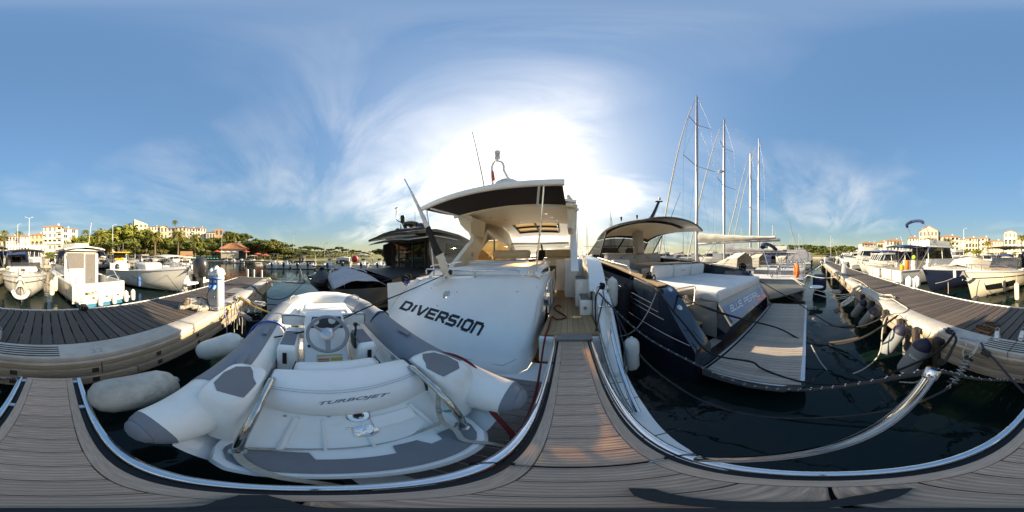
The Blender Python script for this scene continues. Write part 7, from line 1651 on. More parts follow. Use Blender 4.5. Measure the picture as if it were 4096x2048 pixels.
bp_ = thing('mooring_bracket', 'white steel mooring bracket standing at the far pier edge by fenders', 'bracket', loc=tuple(W.z(3656, 1153, ZD)))
MB().rbox((0, 0, .16), (.09, .05, .32), .01, 1).build('upright', 'plastic_white', bp_); MB().rbox((0, 0, .012), (.24, .14, .022), .006, 1).build('foot', 'plastic_white', bp_); MB().rbox((0, 0, .32), (.16, .06, .03), .01, 1).build('head', 'plastic_white', bp_)
for i, (px_, d) in enumerate(((3636, 6.2), (3668, 6.4))): fender('fender', ['left', 'right'][i]+' round white fender behind the pier mooring bracket', wd(px_, 1105, d), wd(px_, 1150, d), .14, 'fender_white')
r4 = put(cabinboat('cabin_cruiser', 'white cruiser with blue canvas right after the flybridge cruiser', L=8.6, B=3.1, fs=1.0, fb=1.5, roof=2.6, canvas='canvas_blue', aft='glass_smoke'), 15.0, -5.8, 181)
# more boats down the pier, copies with their own labels
KIND = [cabinboat('cabin_boat', 'x', L=8.0, B=2.9, fs=1.0, fb=1.45, roof=2.5, canopy='canvas_navy', aft='glass_smoke', radar=True), sportboat('motorboat', 'x', L=7.2, B=2.6, fs=.9, fb=1.25, canvas='canvas_navy', tall=2.1), cabinboat('cabin_boat', 'x', L=7.0, B=2.6, fs=.9, fb=1.35, roof=2.3, ob=1, stripe='hull_navy'), sportboat('motorboat', 'x', L=6.6, B=2.4, fs=.8, fb=1.15, canvas=None, cover='canvas_beige'), openboat('motorboat', 'x', L=6.0, B=2.3, top='canvas_navy'), sportboat('motorboat', 'x', L=6.2, B=2.4, canvas='canvas_cream', tall=2.0), cabinboat('cabin_cruiser', 'x', L=9.5, B=3.3, fs=1.15, fb=1.7, roof=2.9, fly=True, canopy='canvas_grey')]
KN = ['navy canopied cabin boat', 'sport boat with navy bimini', 'navy striped cabin boat', 'beige covered boat', 'open boat with navy top', 'cream topped sport boat', 'white flybridge cruiser']
used = set()
ORD = ['first', 'second', 'third', 'fourth', 'fifth', 'sixth', 'seventh', 'eighth', 'ninth', 'tenth', 'eleventh', 'twelfth', 'thirteenth', 'fourteenth', 'fifteenth', 'sixteenth', 'seventeenth', 'eighteenth', 'nineteenth', 'twentieth', 'twenty-first', 'twenty-second', 'twenty-third', 'twenty-fourth']
def fleet(k, x_, y_, az, label, group, s=1):
    o = KIND[k] if k not in used else dup(KIND[k], (0, 0, 0)); used.add(k)
    put(o, x_, y_, az, 0, s); o['label'] = label; o['group'] = group; return o
def row(xs, y_, az, rowname, ks, seed=0, jit=.5, alt=True):
    rnd = random.Random(seed)
    for i, x_ in enumerate(xs):
        k = ks[i % len(ks)]; flip = alt and rnd.random() < .45
        L = {0: 8, 1: 7.2, 2: 7, 3: 6.6, 4: 6, 5: 6.2, 6: 9.5}[k]
        a = az+rnd.uniform(-3, 3)+(180 if flip else 0)
        yy = y_+rnd.uniform(-jit, jit)
        if flip: yy += L*cos(rad(az))
        fleet(k, x_+rnd.uniform(-.3, .3), yy, a, '%s, %s from left %s' % (KN[k], ORD[i], rowname), 'boats '+rowname, rnd.uniform(.92, 1.08))
row([18.6, 21.6, 24.6, 27.6, 30.6, 33.8, 37, 40, 43], -5.9, 180, 'down the far side of the pier', [2, 0, 5, 6, 1, 0, 3, 2, 1], 3)
row([27, 31, 35, 39, 43], .5, 0, 'past the sailboats at the pier', [6, 0, 2, 6, 0], 5, alt=False)
# ---------------------------------------------------------------- land round the harbour
SHORE = [(-300, 54), (0, 52), (200, 50), (300, 49), (400, 52), (500, 56), (650, 62), (760, 66), (880, 64), (1000, 66), (1030, 58), (1100, 66), (1200, 75), (1300, 90), (1400, 110), (1500, 135), (1600, 170), (1700, 220)]
SHORE_R = [(2850, 300), (2900, 250), (3000, 220), (3150, 180), (3300, 150), (3400, 110), (3500, 84), (3600, 68), (3700, 60), (3800, 56), (3900, 54), (4000, 53), (4200, 52)]
CREST = [(-300, 2.2), (0, 2.4), (150, 3), (270, 5), (350, 11), (450, 15), (550, 16.5), (650, 17.5), (750, 17), (850, 16), (950, 14.5), (1050, 12), (1150, 8.5), (1250, 6), (1350, 5), (1450, 4), (1700, 3)]
CREST_R = [(2850, 6), (2950, 14), (3050, 10), (3150, 12), (3300, 14), (3400, 9), (3470, 4), (3550, 2.4), (4200, 2.2)]
def interp(T, v):
    if v <= T[0][0]: return T[0][1]
    for (a, x_), (b, y_) in zip(T[:-1], T[1:]):
        if v <= b: return x_+(y_-x_)*(v-a)/(b-a)
    return T[-1][1]
QZ = 1.25
def height(px, d, right=False):
    S = interp(SHORE_R if right else SHORE, px); C = interp(CREST_R if right else CREST, px)
    dc = 135 if not right else 260
    k = min(1, max(0, (d-S-14)/max(20, dc-S-14))); k = k*k*(3-2*k)
    return QZ+(C-QZ)*k+(.5*sin(d*.13+px*.02)*k)
def land(name, T, right, m):
    rows = []
    p0, p1 = T[0][0], T[-1][0]; n = 90
    for i in range(n+1):
        px = p0+(p1-p0)*i/n; S = interp(T, px); r_ = []
        for d in [S]+[S+14]+[S+14+(q**1.4)*(420-S if not right else 700-S) for q in [j/14 for j in range(1, 15)]]:
            v = W.d(px, 1024, d); r_.append((v.x, v.y, height(px, d, right) if not (d == S and not right and px > 1010) else .12))
        rows.append(r_)
    MB().grid(rows).build(name, m)['kind'] = 'structure'
    # quay wall along the shore
    wl = [[(r_[0][0], r_[0][1], -2), (r_[0][0], r_[0][1], r_[0][2]+.02)] for r_ in rows]
    MB().grid(wl, .4).build(name.replace('ground', 'quay_wall'), 'stone')['kind'] = 'structure'
mat('quay_ground', (.30, .27, .22), .9, col2=(.20, .18, .14), vscale=.3)
land('hill_ground', SHORE, False, 'dry_grass'); land('town_ground', SHORE_R, True, 'dry_grass')
# paved strip on the quay
def strip(T, right, p0, p1, w0, w1, name, m, dz):
    rows = []
    for i in range(41):
        px = p0+(p1-p0)*i/40; S = interp(T, px); r_ = []
        for d in (S+w0, (2*S+w0+w1)/2, S+w1):
            v = W.d(px, 1024, d); r_.append((v.x, v.y, height(px, d, right)+dz))
        rows.append(r_)
    MB().grid(rows).build(name, m)['kind'] = 'structure'
strip(SHORE, False, -300, 1000, .2, 13.9, 'quay_pavement', 'quay_ground', .02); strip(SHORE_R, True, 3420, 4200, .2, 13.9, 'quay_pavement', 'quay_ground', .024)
def gz(v):
    """ground height under a world point"""
    d = math.hypot(v[0], v[1]); az = math.degrees(math.atan2(v[0], v[1]))+AX
    px = 2048+az/360*4096
    while px > 4200: px -= 4096
    while px < -300: px += 4096
    right = px > 2500
    return height(px, d, right)
def gp_(px, d):
    v = W.d(px, 1024, d); right = px > 2500; v.z = height(px, d, right); return v
# breakwater of boulders to the north, far pontoons
bw = MB(); rnd = random.Random(3); PTS = []
for i in range(900):
    t_ = rnd.random(); px = 2560+t_*420; d = 170+rnd.uniform(-5, 5)
    v = W.d(px, 1024, d); s_ = rnd.uniform(.8, 1.9); z_ = rnd.uniform(-.5, 1.9)
    b_ = [Vector((rnd.uniform(.6, 1), rnd.uniform(.6, 1), rnd.uniform(.5, .9)))*s_ for _ in range(1)][0]
    bw.box((v.x, v.y, z_), tuple(b_*2), rnd.random()*3, rnd.random(), rnd.random())
tag(bw.build('breakwater', 'stone', sharp=20), 'long grey boulder breakwater behind the masts to the north', 'breakwater', kind='stuff')
# ---------------------------------------------------------------- buildings
def holed(mb, w, h, holes, th, o=(0, 0, 0), mi=0):
    """wall in the xz plane from x=-w/2..w/2, z=0..h, front at y=0, with rectangular holes (x0,x1,z0,z1)"""
    xs = sorted({-w/2, w/2}|{round(v, 4) for q in holes for v in q[:2]}); zs = sorted({0, h}|{round(v, 4) for q in holes for v in q[2:]})
    for xa, xb in zip(xs[:-1], xs[1:]):
        run = None
        for za, zb in zip(zs[:-1], zs[1:]):
            cx, cz = (xa+xb)/2, (za+zb)/2; solid = not any(q[0] < cx < q[1] and q[2] < cz < q[3] for q in holes)
            if solid: run = (run[0], zb) if run else (za, zb)
            if (not solid or zb == zs[-1]) and run: mb.bx(o[0]+xa, o[0]+xb, o[1], o[1]+th, o[2]+run[0], o[2]+run[1], mi); run = None
def hip(t, w, d, z, rise, over=.5, m='terracotta', flat=.35, name='roof'):
    a, b = w/2+over, over; y1 = d+over
    r_ = min(w, d)*flat; v = [(-a, -b, z), (a, -b, z), (a, y1, z), (-a, y1, z), (-w/2+r_, d/2, z+rise), (w/2-r_, d/2, z+rise)]
    mb = MB().add(v+[(x_, y_, z-.15) for x_, y_, z_ in v[:4]], [(0, 1, 5, 4), (1, 2, 5), (2, 3, 4, 5), (3, 0, 4), (0, 6, 7, 1), (1, 7, 8, 2), (2, 8, 9, 3), (3, 9, 6, 0), (6, 9, 8, 7)])
    return mb.build(name, m, t, sharp=20)
def house(label, px0, px1, ytop, d, floors, bays, wall, depth=11, turn=0, roof='hip', rise=1.6, arches=(), balcony=(), base=None, wm='pane_far', shutter=None, group=None, sink=0):
    pxc = (px0+px1)/2; c = gp_(pxc, d); z0 = (c.z if base is None else base)-.6-sink
    w = d*rad((px1-px0)/4096*360)/max(.5, cos(rad(turn))); top = H+d*tel(ytop)-(rise if roof == 'hip' else 0)
    h = max(3, top-z0); a = math.atan2(c.x, c.y)
    t = thing('house', label, 'building', loc=(c.x, c.y, z0), rz=-a+rad(turn), group=group)   # local -y faces the viewpoint
    fh = (h-.8)/floors; bw = w/bays; holes = []; ar = []
    for f in range(floors):
        for b in range(bays):
            xc = -w/2+bw*(b+.5); za = .8+fh*f+fh*.22; zb = .8+fh*f+fh*.84; hw = bw*(.24 if (f, b) not in balcony and f not in arches else .34)
            if f in arches: za = .8+fh*f+fh*.08
            if (f, b) in balcony: za = .8+fh*f+fh*.1
            holes.append((xc-hw, xc+hw, za, zb, f, b))
    mb = MB(); holed(mb, w, h, [q[:4] for q in holes], .35); mb.build('front_wall', wall, t)
    m2 = MB(); m2.bx(-w/2, -w/2+.35, .351, depth, 0, h); m2.bx(w/2-.35, w/2, .351, depth, 0, h); m2.bx(-w/2+.35, w/2-.35, depth-.35, depth, 0, h)
    m2.build('side_walls', wall, t)
    box('inner_floor', wall, t, -w/2+.36, w/2-.36, .36, depth-.36, h-.3, h-.05)
    for (xa, xb, za, zb, f, b) in holes:
        if f in arches:
            n_ = 8; r_ = (xb-xa)/2; cx = (xa+xb)/2; poly = [(xa, zb)]+[(cx-r_*cos(pi*i/n_), zb-r_*.8+r_*.8*sin(pi*i/n_)) for i in range(n_+1)]+[(xb, zb)]
            # spandrels
            for side in (0, 1):
                pp = [(xa, zb+.01)]+[(cx-r_*cos(pi*i/n_), zb-r_*.8+r_*.8*sin(pi*i/n_)) for i in range(n_//2+1)]+[(cx, zb+.01)] if side == 0 else [(cx, zb+.01)]+[(cx-r_*cos(pi*i/n_), zb-r_*.8+r_*.8*sin(pi*i/n_)) for i in range(n_//2, n_+1)]+[(xb, zb+.01)]
                MB().prism(pp, .003, .33, f=lambda u, v, wq: (u, wq, v)).build('arch_spandrel', wall, t)
        inset = 1.3 if ((f, b) in balcony or f in arches) else .22
        fr = MB(); wd_ = .07
        fr.bx(xa, xb, inset, inset+.06, za, za+wd_).bx(xa, xb, inset, inset+.06, zb-wd_, zb).bx(xa, xa+wd_, inset, inset+.06, za+wd_, zb-wd_).bx(xb-wd_, xb, inset, inset+.06, za+wd_, zb-wd_).bx((xa+xb)/2-.04, (xa+xb)/2+.04, inset, inset+.06, za+wd_, zb-wd_)
        fo_ = fr.build('window', 'plastic_white', t); box('pane', wm, fo_, xa+.02, xb-.02, inset+.02, inset+.04, za+.02, zb-.02)
        if (f, b) in balcony:
            box('balcony', wall, t, xa-.3, xb+.3, -.9, -.003, za-.18, za); box('balcony_rail', wall if (f+b) % 2 else 'wall_white', t, xa-.3, xb+.3, -.9, -.8, za+.001, za+.95)
            box('loggia_back', wall, t, xa-.2, xb+.2, 1.37, 1.42, za-.3, zb+.3)
        if shutter and f not in arches and (f, b) not in balcony:
            for s in (-1, 1): box('shutter', shutter, t, (xa if s < 0 else xb)+(-.45 if s < 0 else .04), (xa if s < 0 else xb)+(-.04 if s < 0 else .45), -.05, -.004, za, zb)
    if roof == 'hip':
        hip(t, w, depth, h, rise); box('chimney', 'wall_white', t, w*.18, w*.18+.8, depth*.45, depth*.45+.7, h+.2, h+rise+.7)
    elif roof == 'flat': box('parapet', wall, t, -w/2-.1, w/2+.1, -.1, .4, h+.001, h+.5)
    elif roof == 'gable':
        f_ = lambda u, v, wq: (u, wq, v)
        MB().prism([(-w/2-.4, h), (0, h+rise), (w/2+.4, h), (w/2+.4, h-.2), (0, h+rise-.25), (-w/2-.4, h-.2)], -.5, depth, f=f_).build('roof', 'terracotta', t); MB().prism([(-w/2, h-.22), (w/2, h-.22), (0, h+rise-.28)], .01, .3, f=f_).build('gable_wall', wall, t)
    elif roof == 'mono':
        f_ = lambda u, v, wq: (u, wq, v); MB().prism([(-w/2, h), (-w/2, h+rise), (w/2, h)], 0, depth, f=f_).build('sloping_top', wall, t)
    return t
B = lambda *a: tuple(a)
G1 = 'houses along the quay'
house('tall cream block with hipped tile roof and white balconies behind the pier boats', 172, 246, 893, 80, 5, 4, 'wall_cream', 12, -14, balcony=[(f, 3) for f in range(1, 5)]+[(2, 1), (2, 0), (2, 2)], arches=(), rise=1.8)
house('cream plain gable side block with few small windows right of tall block', 246, 312, 903, 82, 5, 2, 'wall_cream', 14, 24, rise=1.5)
house('lower orange and cream terrace house with arches left of tall cream block', 122, 172, 928, 80, 4, 3, 'wall_orange', 11, -12, arches=(2,), rise=1.4, balcony=[(1, 2)])
house('stepped cream house with arcades at the far left of the quay', 80, 122, 936, 82, 4, 3, 'wall_cream', 11, -8, arches=(1,), rise=1.3)
house('white arcaded house with tile roof near two palms', 24, 74, 938, 100, 4, 4, 'wall_white', 11, 0, arches=(3,), rise=1.4)
house('low shop row with awning before the cream block', 120, 186, 985, 62, 1, 4, 'wall_white', 6, -6, roof='flat')
# hill
house('lemon yellow stepped house on the hill left of the palm wood', 538, 590, 896, 140, 4, 3, 'wall_lemon', 10, 10, roof='mono', rise=4, balcony=[(2, 0), (1, 0), (3, 0)], sink=2)
house('white hill house with brown roof and wide glazing', 592, 640, 901, 142, 3, 4, 'wall_white', 10, -5, rise=1.2, sink=2)
house('small yellow house with gable beside the white hill house', 640, 670, 907, 140, 2, 2, 'wall_lemon', 9, 0, roof='gable', rise=1.2, sink=2)
house('grey white house at left end of the long hill terrace', 672, 698, 908, 142, 3, 2, 'wall_white', 10, -14, arches=(0,), rise=1, sink=2)
house('yellow middle house of the hill terrace under a tall palm', 698, 745, 904, 140, 3, 3, 'wall_lemon', 11, -6, arches=(0,), rise=1.4, sink=2)
house('white house of the hill terrace with arcade and brown roof', 745, 792, 907, 142, 3, 4, 'wall_white', 11, 6, arches=(0,), rise=1.6, balcony=[(1, 1), (2, 2)], sink=2)
house('tallest white house at right end of the hill terrace', 790, 824, 905, 146, 3, 3, 'wall_white', 11, 14, rise=1.6, balcony=[(1, 0), (2, 0)], sink=2)
house('small grey house with brown roof left of orange cube', 826, 860, 924, 142, 1, 3, 'wall_white', 9, 0, rise=1.0, sink=2)
house('orange cube house on the hill right of the white terrace', 858, 892, 918, 144, 2, 2, 'wall_orange', 9, 4, roof='flat', sink=2)
# right quay
house('white flat block with red roof far right beyond the pier', 3448, 3504, 966, 150, 4, 5, 'wall_white', 12, 18, balcony=[(f, 1) for f in range(4)]+[(f, 3) for f in range(4)], rise=2)
house('low cream house with red roof beyond the masts', 3508, 3548, 962, 140, 2, 3, 'wall_cream', 11, 0, rise=2)
house('grey cream stepped house right of the low cream house', 3546, 3612, 954, 132, 3, 5, 'wall_white', 11, 12, rise=2, balcony=[(1, 2), (1, 3)])
house('cream house partly hidden by navy bimini arch', 3636, 3672, 942, 120, 4, 3, 'wall_white', 12, 6, rise=2)
house('pink house with big tile roof behind flybridge cruiser', 3676, 3752, 924, 116, 4, 5, 'wall_pink', 14, -10, roof='gable', rise=4, balcony=[(2, 1), (2, 2), (1, 3)])
house('white apartment block with columns of glazed loggias between the palms', 3770, 3838, 936, 112, 4, 4, 'wall_white', 13, 14, rise=2, balcony=[(f, b) for f in range(4) for b in (2, 3)])
house('low cream house between loggia block and yellow arcades', 3838, 3862, 952, 110, 3, 2, 'wall_cream', 10, 0, rise=1.2, arches=(0,))
house('yellow arcaded block with balconies left of the street lamp', 3862, 3912, 945, 104, 4, 4, 'wall_yellow', 12, 6, arches=(1, 2), rise=1.4, balcony=[(3, 1)])
house('yellow block with stacked loggias and tile roof', 3912, 3952, 944, 106, 4, 3, 'wall_yellow', 12, -8, rise=1.4, balcony=[(1, 1), (2, 1), (3, 1), (2, 2)])
house('low pink house with three round arches', 3954, 4010, 958, 104, 3, 5, 'wall_pink', 11, 0, arches=(0,), rise=1.0)
house('yellow palazzo with white pediment and three storeys of round arches', 4016, 4066, 930, 100, 4, 3, 'wall_lemon', 13, 0, arches=(1, 2), roof='gable', rise=1.6, wm='pane_far')
house('cream wing right of the yellow palazzo', 4066, 4118, 938, 102, 4, 4, 'wall_cream', 12, 6, rise=1.3, balcony=[(2, 1), (1, 2)])
# kiosk by the water with tile roof, parasols, ramp
kc = gp_(936, 62); a = math.atan2(kc.x, kc.y); kz = 1.3
kt = thing('kiosk', 'beige waterside kiosk under a hipped terracotta roof', 'building', loc=(kc.x, kc.y, kz), rz=-a)
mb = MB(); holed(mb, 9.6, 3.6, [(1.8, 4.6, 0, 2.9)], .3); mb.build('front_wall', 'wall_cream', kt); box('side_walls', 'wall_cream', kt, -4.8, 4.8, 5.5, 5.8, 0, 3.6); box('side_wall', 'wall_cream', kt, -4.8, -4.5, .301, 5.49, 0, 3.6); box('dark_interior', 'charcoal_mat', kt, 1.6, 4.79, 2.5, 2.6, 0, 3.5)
rf = hip(kt, 9.6, 5.8, 3.6, 2.3, 1.0, flat=.48); box('column', 'wall_cream', kt, -4.9, -4.6, -.9, -.6, 0, 3.45); box('column', 'wall_cream', kt, 4.5, 4.8, -.9, -.6, 0, 3.45)
for i in range(22):
    x_ = -5.4+i*.515; k = max(0, 1-abs(x_)/5.8); yk = 2.9
    MB().tube([(x_, -1.0, 3.66), (x_*(.5 if abs(x_) < 5 else .9), -1+3.9*min(1, .25+k*1.1), 3.66+2.3*min(1, .25+k*1.1))], .07, 4).build('roof_rib', 'terracotta', rf)
for i, (px_, py_, col) in enumerate(((868, 1002, 'red_canvas'), (888, 1004, 'canvas_cream'), (910, 1004, 'canvas_cream'), (935, 1004, 'canvas_grey'), (985, 1003, 'red_canvas'), (1030, 1012, 'red_canvas'), (1060, 1016, 'red_canvas'))):
    v = gp_(px_, 58.5); t = thing('parasol', ['red parasol left of the kiosk', 'first cream parasol before the kiosk', 'second cream parasol before the kiosk', 'grey parasol before the kiosk doorway', 'red parasol right of the kiosk door', 'red parasol half hidden in the shrubs', 'farthest right red parasol on the slope'][i], 'parasol', loc=(v.x, v.y, QZ), group='parasols by the kiosk')
    z_ = H+58.5*tel(py_)-QZ; MB().tube([(0, 0, 0), (0, 0, z_)], .04, 6).build('pole', 'plastic_white', t); MB().lathe([(1.5, z_-.45), (1.45, z_-.42), (.7, z_-.12), (.02, z_+.05)], 8, (0, 0, 0)).build('canopy', col, t)
dk = MB(); v0, v1 = W.d(748, 1024, 56), W.d(1075, 1024, 50)
dk.box(((v0.x+v1.x)/2, (v0.y+v1.y)/2, .55), ((v1-v0).length, 2.6, .3), rz=math.atan2((v1-v0).y, (v1-v0).x)); dk.build('kiosk_jetty', 'old_timber')['kind'] = 'structure'
v0, v1 = W.d(1010, 1024, 44), W.d(1085, 1024, 40); m_ = MB().box(((v0.x+v1.x)/2, (v0.y+v1.y)/2, .75), ((v1-v0).length+6, 3, .4), rz=math.atan2((v1-v0).y, (v1-v0).x)); m_.build('boat_ramp', 'old_timber')['kind'] = 'structure'
# brick wall, hedge, sign
v = gp_(746, 60); o = MB().box((v.x, v.y, 2.3), (4.6, .6, 3.2), rz=-math.atan2(v.x, v.y)).build('brick_panel', 'brick_wall'); tag(o, 'square tan brick wall panel on the quay left of jet skis', 'wall')
# street lamps
def lamp(label, px_, ytop, d, arms=2, base=QZ):
    v = gp_(px_, d); z1 = H+d*tel(ytop); t = thing('street_lamp', label, 'street lamp', loc=(v.x, v.y, v.z-.1), rz=-math.atan2(v.x, v.y), group='street lamps round the harbour'); h = z1-v.z
    MB().tube([(0, 0, 0), (0, 0, h*.5), (0, 0, h)], [.13, .10, .07], 8).build('pole', 'lamp_post', t)
    for s in ((-1, 1) if arms == 2 else (1,)):
        MB().tube([(0, 0, h-.1), (s*.7, 0, h+.25), (s*1.1, 0, h+.35)], .05, 5).build('arm', 'lamp_post', t); MB().rbox((s*1.15, 0, h+.36), (.6, .25, .12), .04, 1, ry=-s*.3).build('lamp_head', 'lamp_post', t)
    return t
for i, q in enumerate(((117, 872, 56, 2), (71, 898, 70, 1), (451, 900, 60, 1), (887, 935, 68, 1), (1174, 935, 82, 1), (1298, 975, 60, 2), (3855, 915, 70, 1), (3496, 962, 110, 1), (4190, 960, 80, 1), (540, 940, 70, 1))):
    lamp(['tall double headed lamp before the cream block', 'single lamp post near the palms at far left', 'lamp post before the pine wood', 'lamp post beside the kiosk roof', 'lamp post at the edge of pine slope', 'double headed dark lamp above the outboard boats', 'white street lamp before the yellow arcades', 'lamp post beside the white flat block', 'lamp post near cream house at left picture edge', 'lamp post in front of the palms'][i], *q)
# ---------------------------------------------------------------- trees
def crown(seed, rx, rz, n, size, kind='pine'):
    rnd = random.Random(seed); mb = MB(); cl = []
    for i in range(14 if kind == 'pine' else 9):
        a = rnd.uniform(0, 2*pi); r = rx*math.sqrt(rnd.random())*.78; z_ = rnd.uniform(-.35, .75)*rz*(1-(r/rx)**2*.6); cl.append((Vector((r*cos(a), r*sin(a), z_)), rnd.uniform(.28, .46)*rx))
    per = n//len(cl)
    for c, cr_ in cl:
        for k in range(per):
            d = Vector((rnd.gauss(0, 1), rnd.gauss(0, 1), rnd.gauss(0, 1))).normalized(); q = rnd.random()**.35; p = c+Vector((d.x, d.y, d.z*.72))*cr_*q
            nn = (d+Vector((rnd.uniform(-.6, .6), rnd.uniform(-.6, .6), rnd.uniform(-.2, .8)))).normalized(); e1 = nn.orthogonal().normalized(); e2 = nn.cross(e1); a = rnd.uniform(0, 2*pi); s_ = size*rnd.uniform(.6, 1.3)
            u = (e1*cos(a)+e2*sin(a))*s_; v = (e2*cos(a)-e1*sin(a))*s_*.6
            mb.add([p-u, p-v*.8, p+u, p+v], [(0, 1, 2, 3)])
    return mb
def meshquick(mb, name, m):
    me = bpy.data.meshes.new(name); me.from_pydata(mb.v, [], mb.f); me.materials.append(M[m]); return me
CR = [(meshquick(crown(s, 3.2, 2.2, 1500, .30), 'crown', m)) for s, m in ((1, 'leaf_pine'), (2, 'leaf_dark'), (3, 'leaf_pine'), (4, 'leaf_olive'), (5, 'leaf_dark'))]
def trunkmesh(seed, h):
    rnd = random.Random(seed); mb = MB(); b = [(0, 0, 0), (rnd.uniform(-.2, .2), rnd.uniform(-.2, .2), h*.5), (rnd.uniform(-.4, .4), rnd.uniform(-.4, .4), h)]
    mb.tube(b, [.24, .18, .12], 7)
    for i in range(5):
        a = rnd.uniform(0, 6.28); mb.tube([Vector(b[1]).lerp(Vector(b[2]), rnd.random()), Vector(b[2])+Vector((cos(a)*1.5, sin(a)*1.5, rnd.uniform(.4, 1.4)))], [.09, .03], 5)
    return mb.mesh('trunk', 'bark')
TR = [trunkmesh(s, 3.2) for s in (1, 2, 3)]
def tree(label, px_, d, h, kind=None, group='pines on the hill', wide=1.0, cat='tree', seed=0, base=None):
    rnd = random.Random(seed*7+3); v = gp_(px_, d); k = h/6.4
    t = thing('pine_tree' if cat == 'tree' else 'shrub', label, cat, loc=(v.x, v.y, (v.z if base is None else base)-.25), rz=rnd.uniform(0, 6.28), group=group); t.scale = (k*wide, k*wide, k)
    link('trunk', rnd.choice(TR), t); c = link('crown', CR[kind if kind is not None else rnd.choice((0, 1, 2))], t, (0, 0, 4.1)); return t
rnd = random.Random(11); n_ = 0
for i in range(150):
    px_ = 300+(1240-300)*((i*.618034) % 1); d = 72+((i*.7548) % 1)*72
    if 500 < px_ < 900 and d > 132: d = 120
    h = rnd.uniform(5.5, 9.0) if px_ < 1000 else rnd.uniform(3.5, 6)
    if px_ < 640 and d < 105: h *= 1.15
    if px_ > 1120: h *= .75
    if 520 < px_ < 905:
        if d > 118: continue
        h = min(h, H+d*.118-height(px_, d)); 
        if h < 2.5: continue
    tree('round crowned green tree in the wood covering the hill', px_, d, h, [0, 1, 2, 0, 4][i % 5], wide=rnd.uniform(1.05, 1.45), seed=i)
for i, (px_, d, h, k) in enumerate(((345, 62, 9.5, 0), (395, 66, 10, 0), (455, 70, 14, 0), (490, 72, 15, 2), (540, 75, 14.5, 0), (580, 78, 12, 1), (510, 66, 9, 1), (430, 62, 8, 4), (620, 80, 11, 2))):
    tree(['low dark green tree beside the cream block', 'rounded tree behind the first palm', 'tall umbrella pine left of the three', 'tallest umbrella pine of the wood', 'right hand tall umbrella pine', 'dark pine below the lemon yellow house', 'dark bush like pine at the foot of tall pines', 'shady tree below the tall pines', 'pine before the hill terrace'][i], px_, d, h, k, 'big pines by the quay', 1.35, seed=300+i)
for i in range(26):
    px_ = 262+i*30+rnd.uniform(-8, 8); S = interp(SHORE, px_)
    tree('olive brown shrub in the belt along the quay', px_, S+rnd.uniform(9, 15), rnd.uniform(2.6, 4.6), 3 if i % 3 else 1, 'shrubs along the quay', 1.5, 'shrub', 500+i)
for i in range(16):
    px_ = 985+i*17+rnd.uniform(-6, 6); tree('tall brownish tamarisk shrub on the bank right of the kiosk', px_, interp(SHORE, px_)+rnd.uniform(4, 14), rnd.uniform(5.5, 8.5)*(1 if px_ < 1120 else .55), 3 if i % 3 else 1, 'tamarisks on the bank', 1.5, 'shrub', 600+i)
for i in range(24):
    px_ = 1230+i*14; tree('small dark tree along the distant shore road', px_, interp(SHORE, px_)+rnd.uniform(30, 90), rnd.uniform(3, 6), 1, 'trees along the distant shore road', 1.4, seed=700+i)
tree('pale olive bush behind the charcoal yacht', 1535, 60, 5.0, 3, 'bush behind the charcoal yacht', 1.6, 'shrub', 800, base=.3)
for i in range(64):
    px_ = 2930+(3440-2930)*((i*.618034) % 1); tree('far dark pine on the wooded ridge beyond the marina', px_, 170+((i*.7548) % 1)*100, rnd.uniform(6, 9.5), [1, 4, 0][i % 3], 'pines on the far ridge', 1.5, seed=900+i)
for i in range(14):
    px_ = 3440+i*52; tree('round street tree between quay houses', px_, interp(SHORE_R, px_)+rnd.uniform(14, 30), rnd.uniform(3, 5), [0, 1, 3][i % 3], 'street trees on the right quay', 1.3, seed=1000+i)
# palms
def palmmesh(seed, n=48, L=2.8, dry=False):
    rnd = random.Random(seed); mb = MB()
    for i in range(n):
        a = i*2.39996+rnd.uniform(-.2, .2); up = 1.15-1.75*(i/n)+rnd.uniform(-.1, .1); l = L*rnd.uniform(.85, 1.1)
        d = Vector((cos(a), sin(a), 0)); side = Vector((-sin(a), cos(a), 0)); P = []
        for k in range(7):
            q = k/6; P.append(d*l*q*(cos(up)*.65+.35)+Vector((0, 0, l*(sin(up)*q*.8-.55*q*q))))
        for k in range(6):
            for s in (-1, 1):
                w_ = .5*(1-abs(k/6-.4))*(1 if k < 5 else .6); dn = Vector((0, 0, -.16))
                for e in (0, .5):
                    a0 = P[k].lerp(P[k+1], e); b0 = P[k].lerp(P[k+1], e+.42); tip = a0.lerp(b0, .6)+side*s*w_+dn+d*.22
                    mb.add([a0, b0, tip], [(0, 1, 2)])
    return mb
PM = [meshquick(palmmesh(1), 'fronds', 'leaf_palm'), meshquick(palmmesh(2, 42, 2.6), 'fronds', 'leaf_palm')]
PD = meshquick(palmmesh(5, 14, 1.5), 'dry_fronds', 'leaf_palm_dry')
def palm(label, px_, ytop, d, spread=2.6, base=None):
    spread *= 1.3; d = min(d, interp(SHORE_R if px_ > 2500 else SHORE, px_)+8) if 350 < px_ < 1000 and ytop > 900 else d
    v = gp_(px_, d); b = (v.z if base is None else base)-.2; k = spread/2.6; h = H+d*tel(ytop)-b-.9*k
    t = thing('palm_tree', label, 'palm tree', loc=(v.x, v.y, b), group='palms round the harbour')
    MB().tube([(0, 0, 0), (.08, .05, h*.4), (0, .1, h*.8), (0, 0, h)], [.34*k, .26*k, .24*k, .36*k], 9).build('trunk', 'palm_bark', t)
    c = link('fronds', PM[int(px_) % 2], t, (0, 0, h), px_*.1); c.scale = (k, k, k); c = link('dry_fronds', PD, t, (0, 0, h-.5*k), px_*.2); c.scale = (k, k, k*1.2)
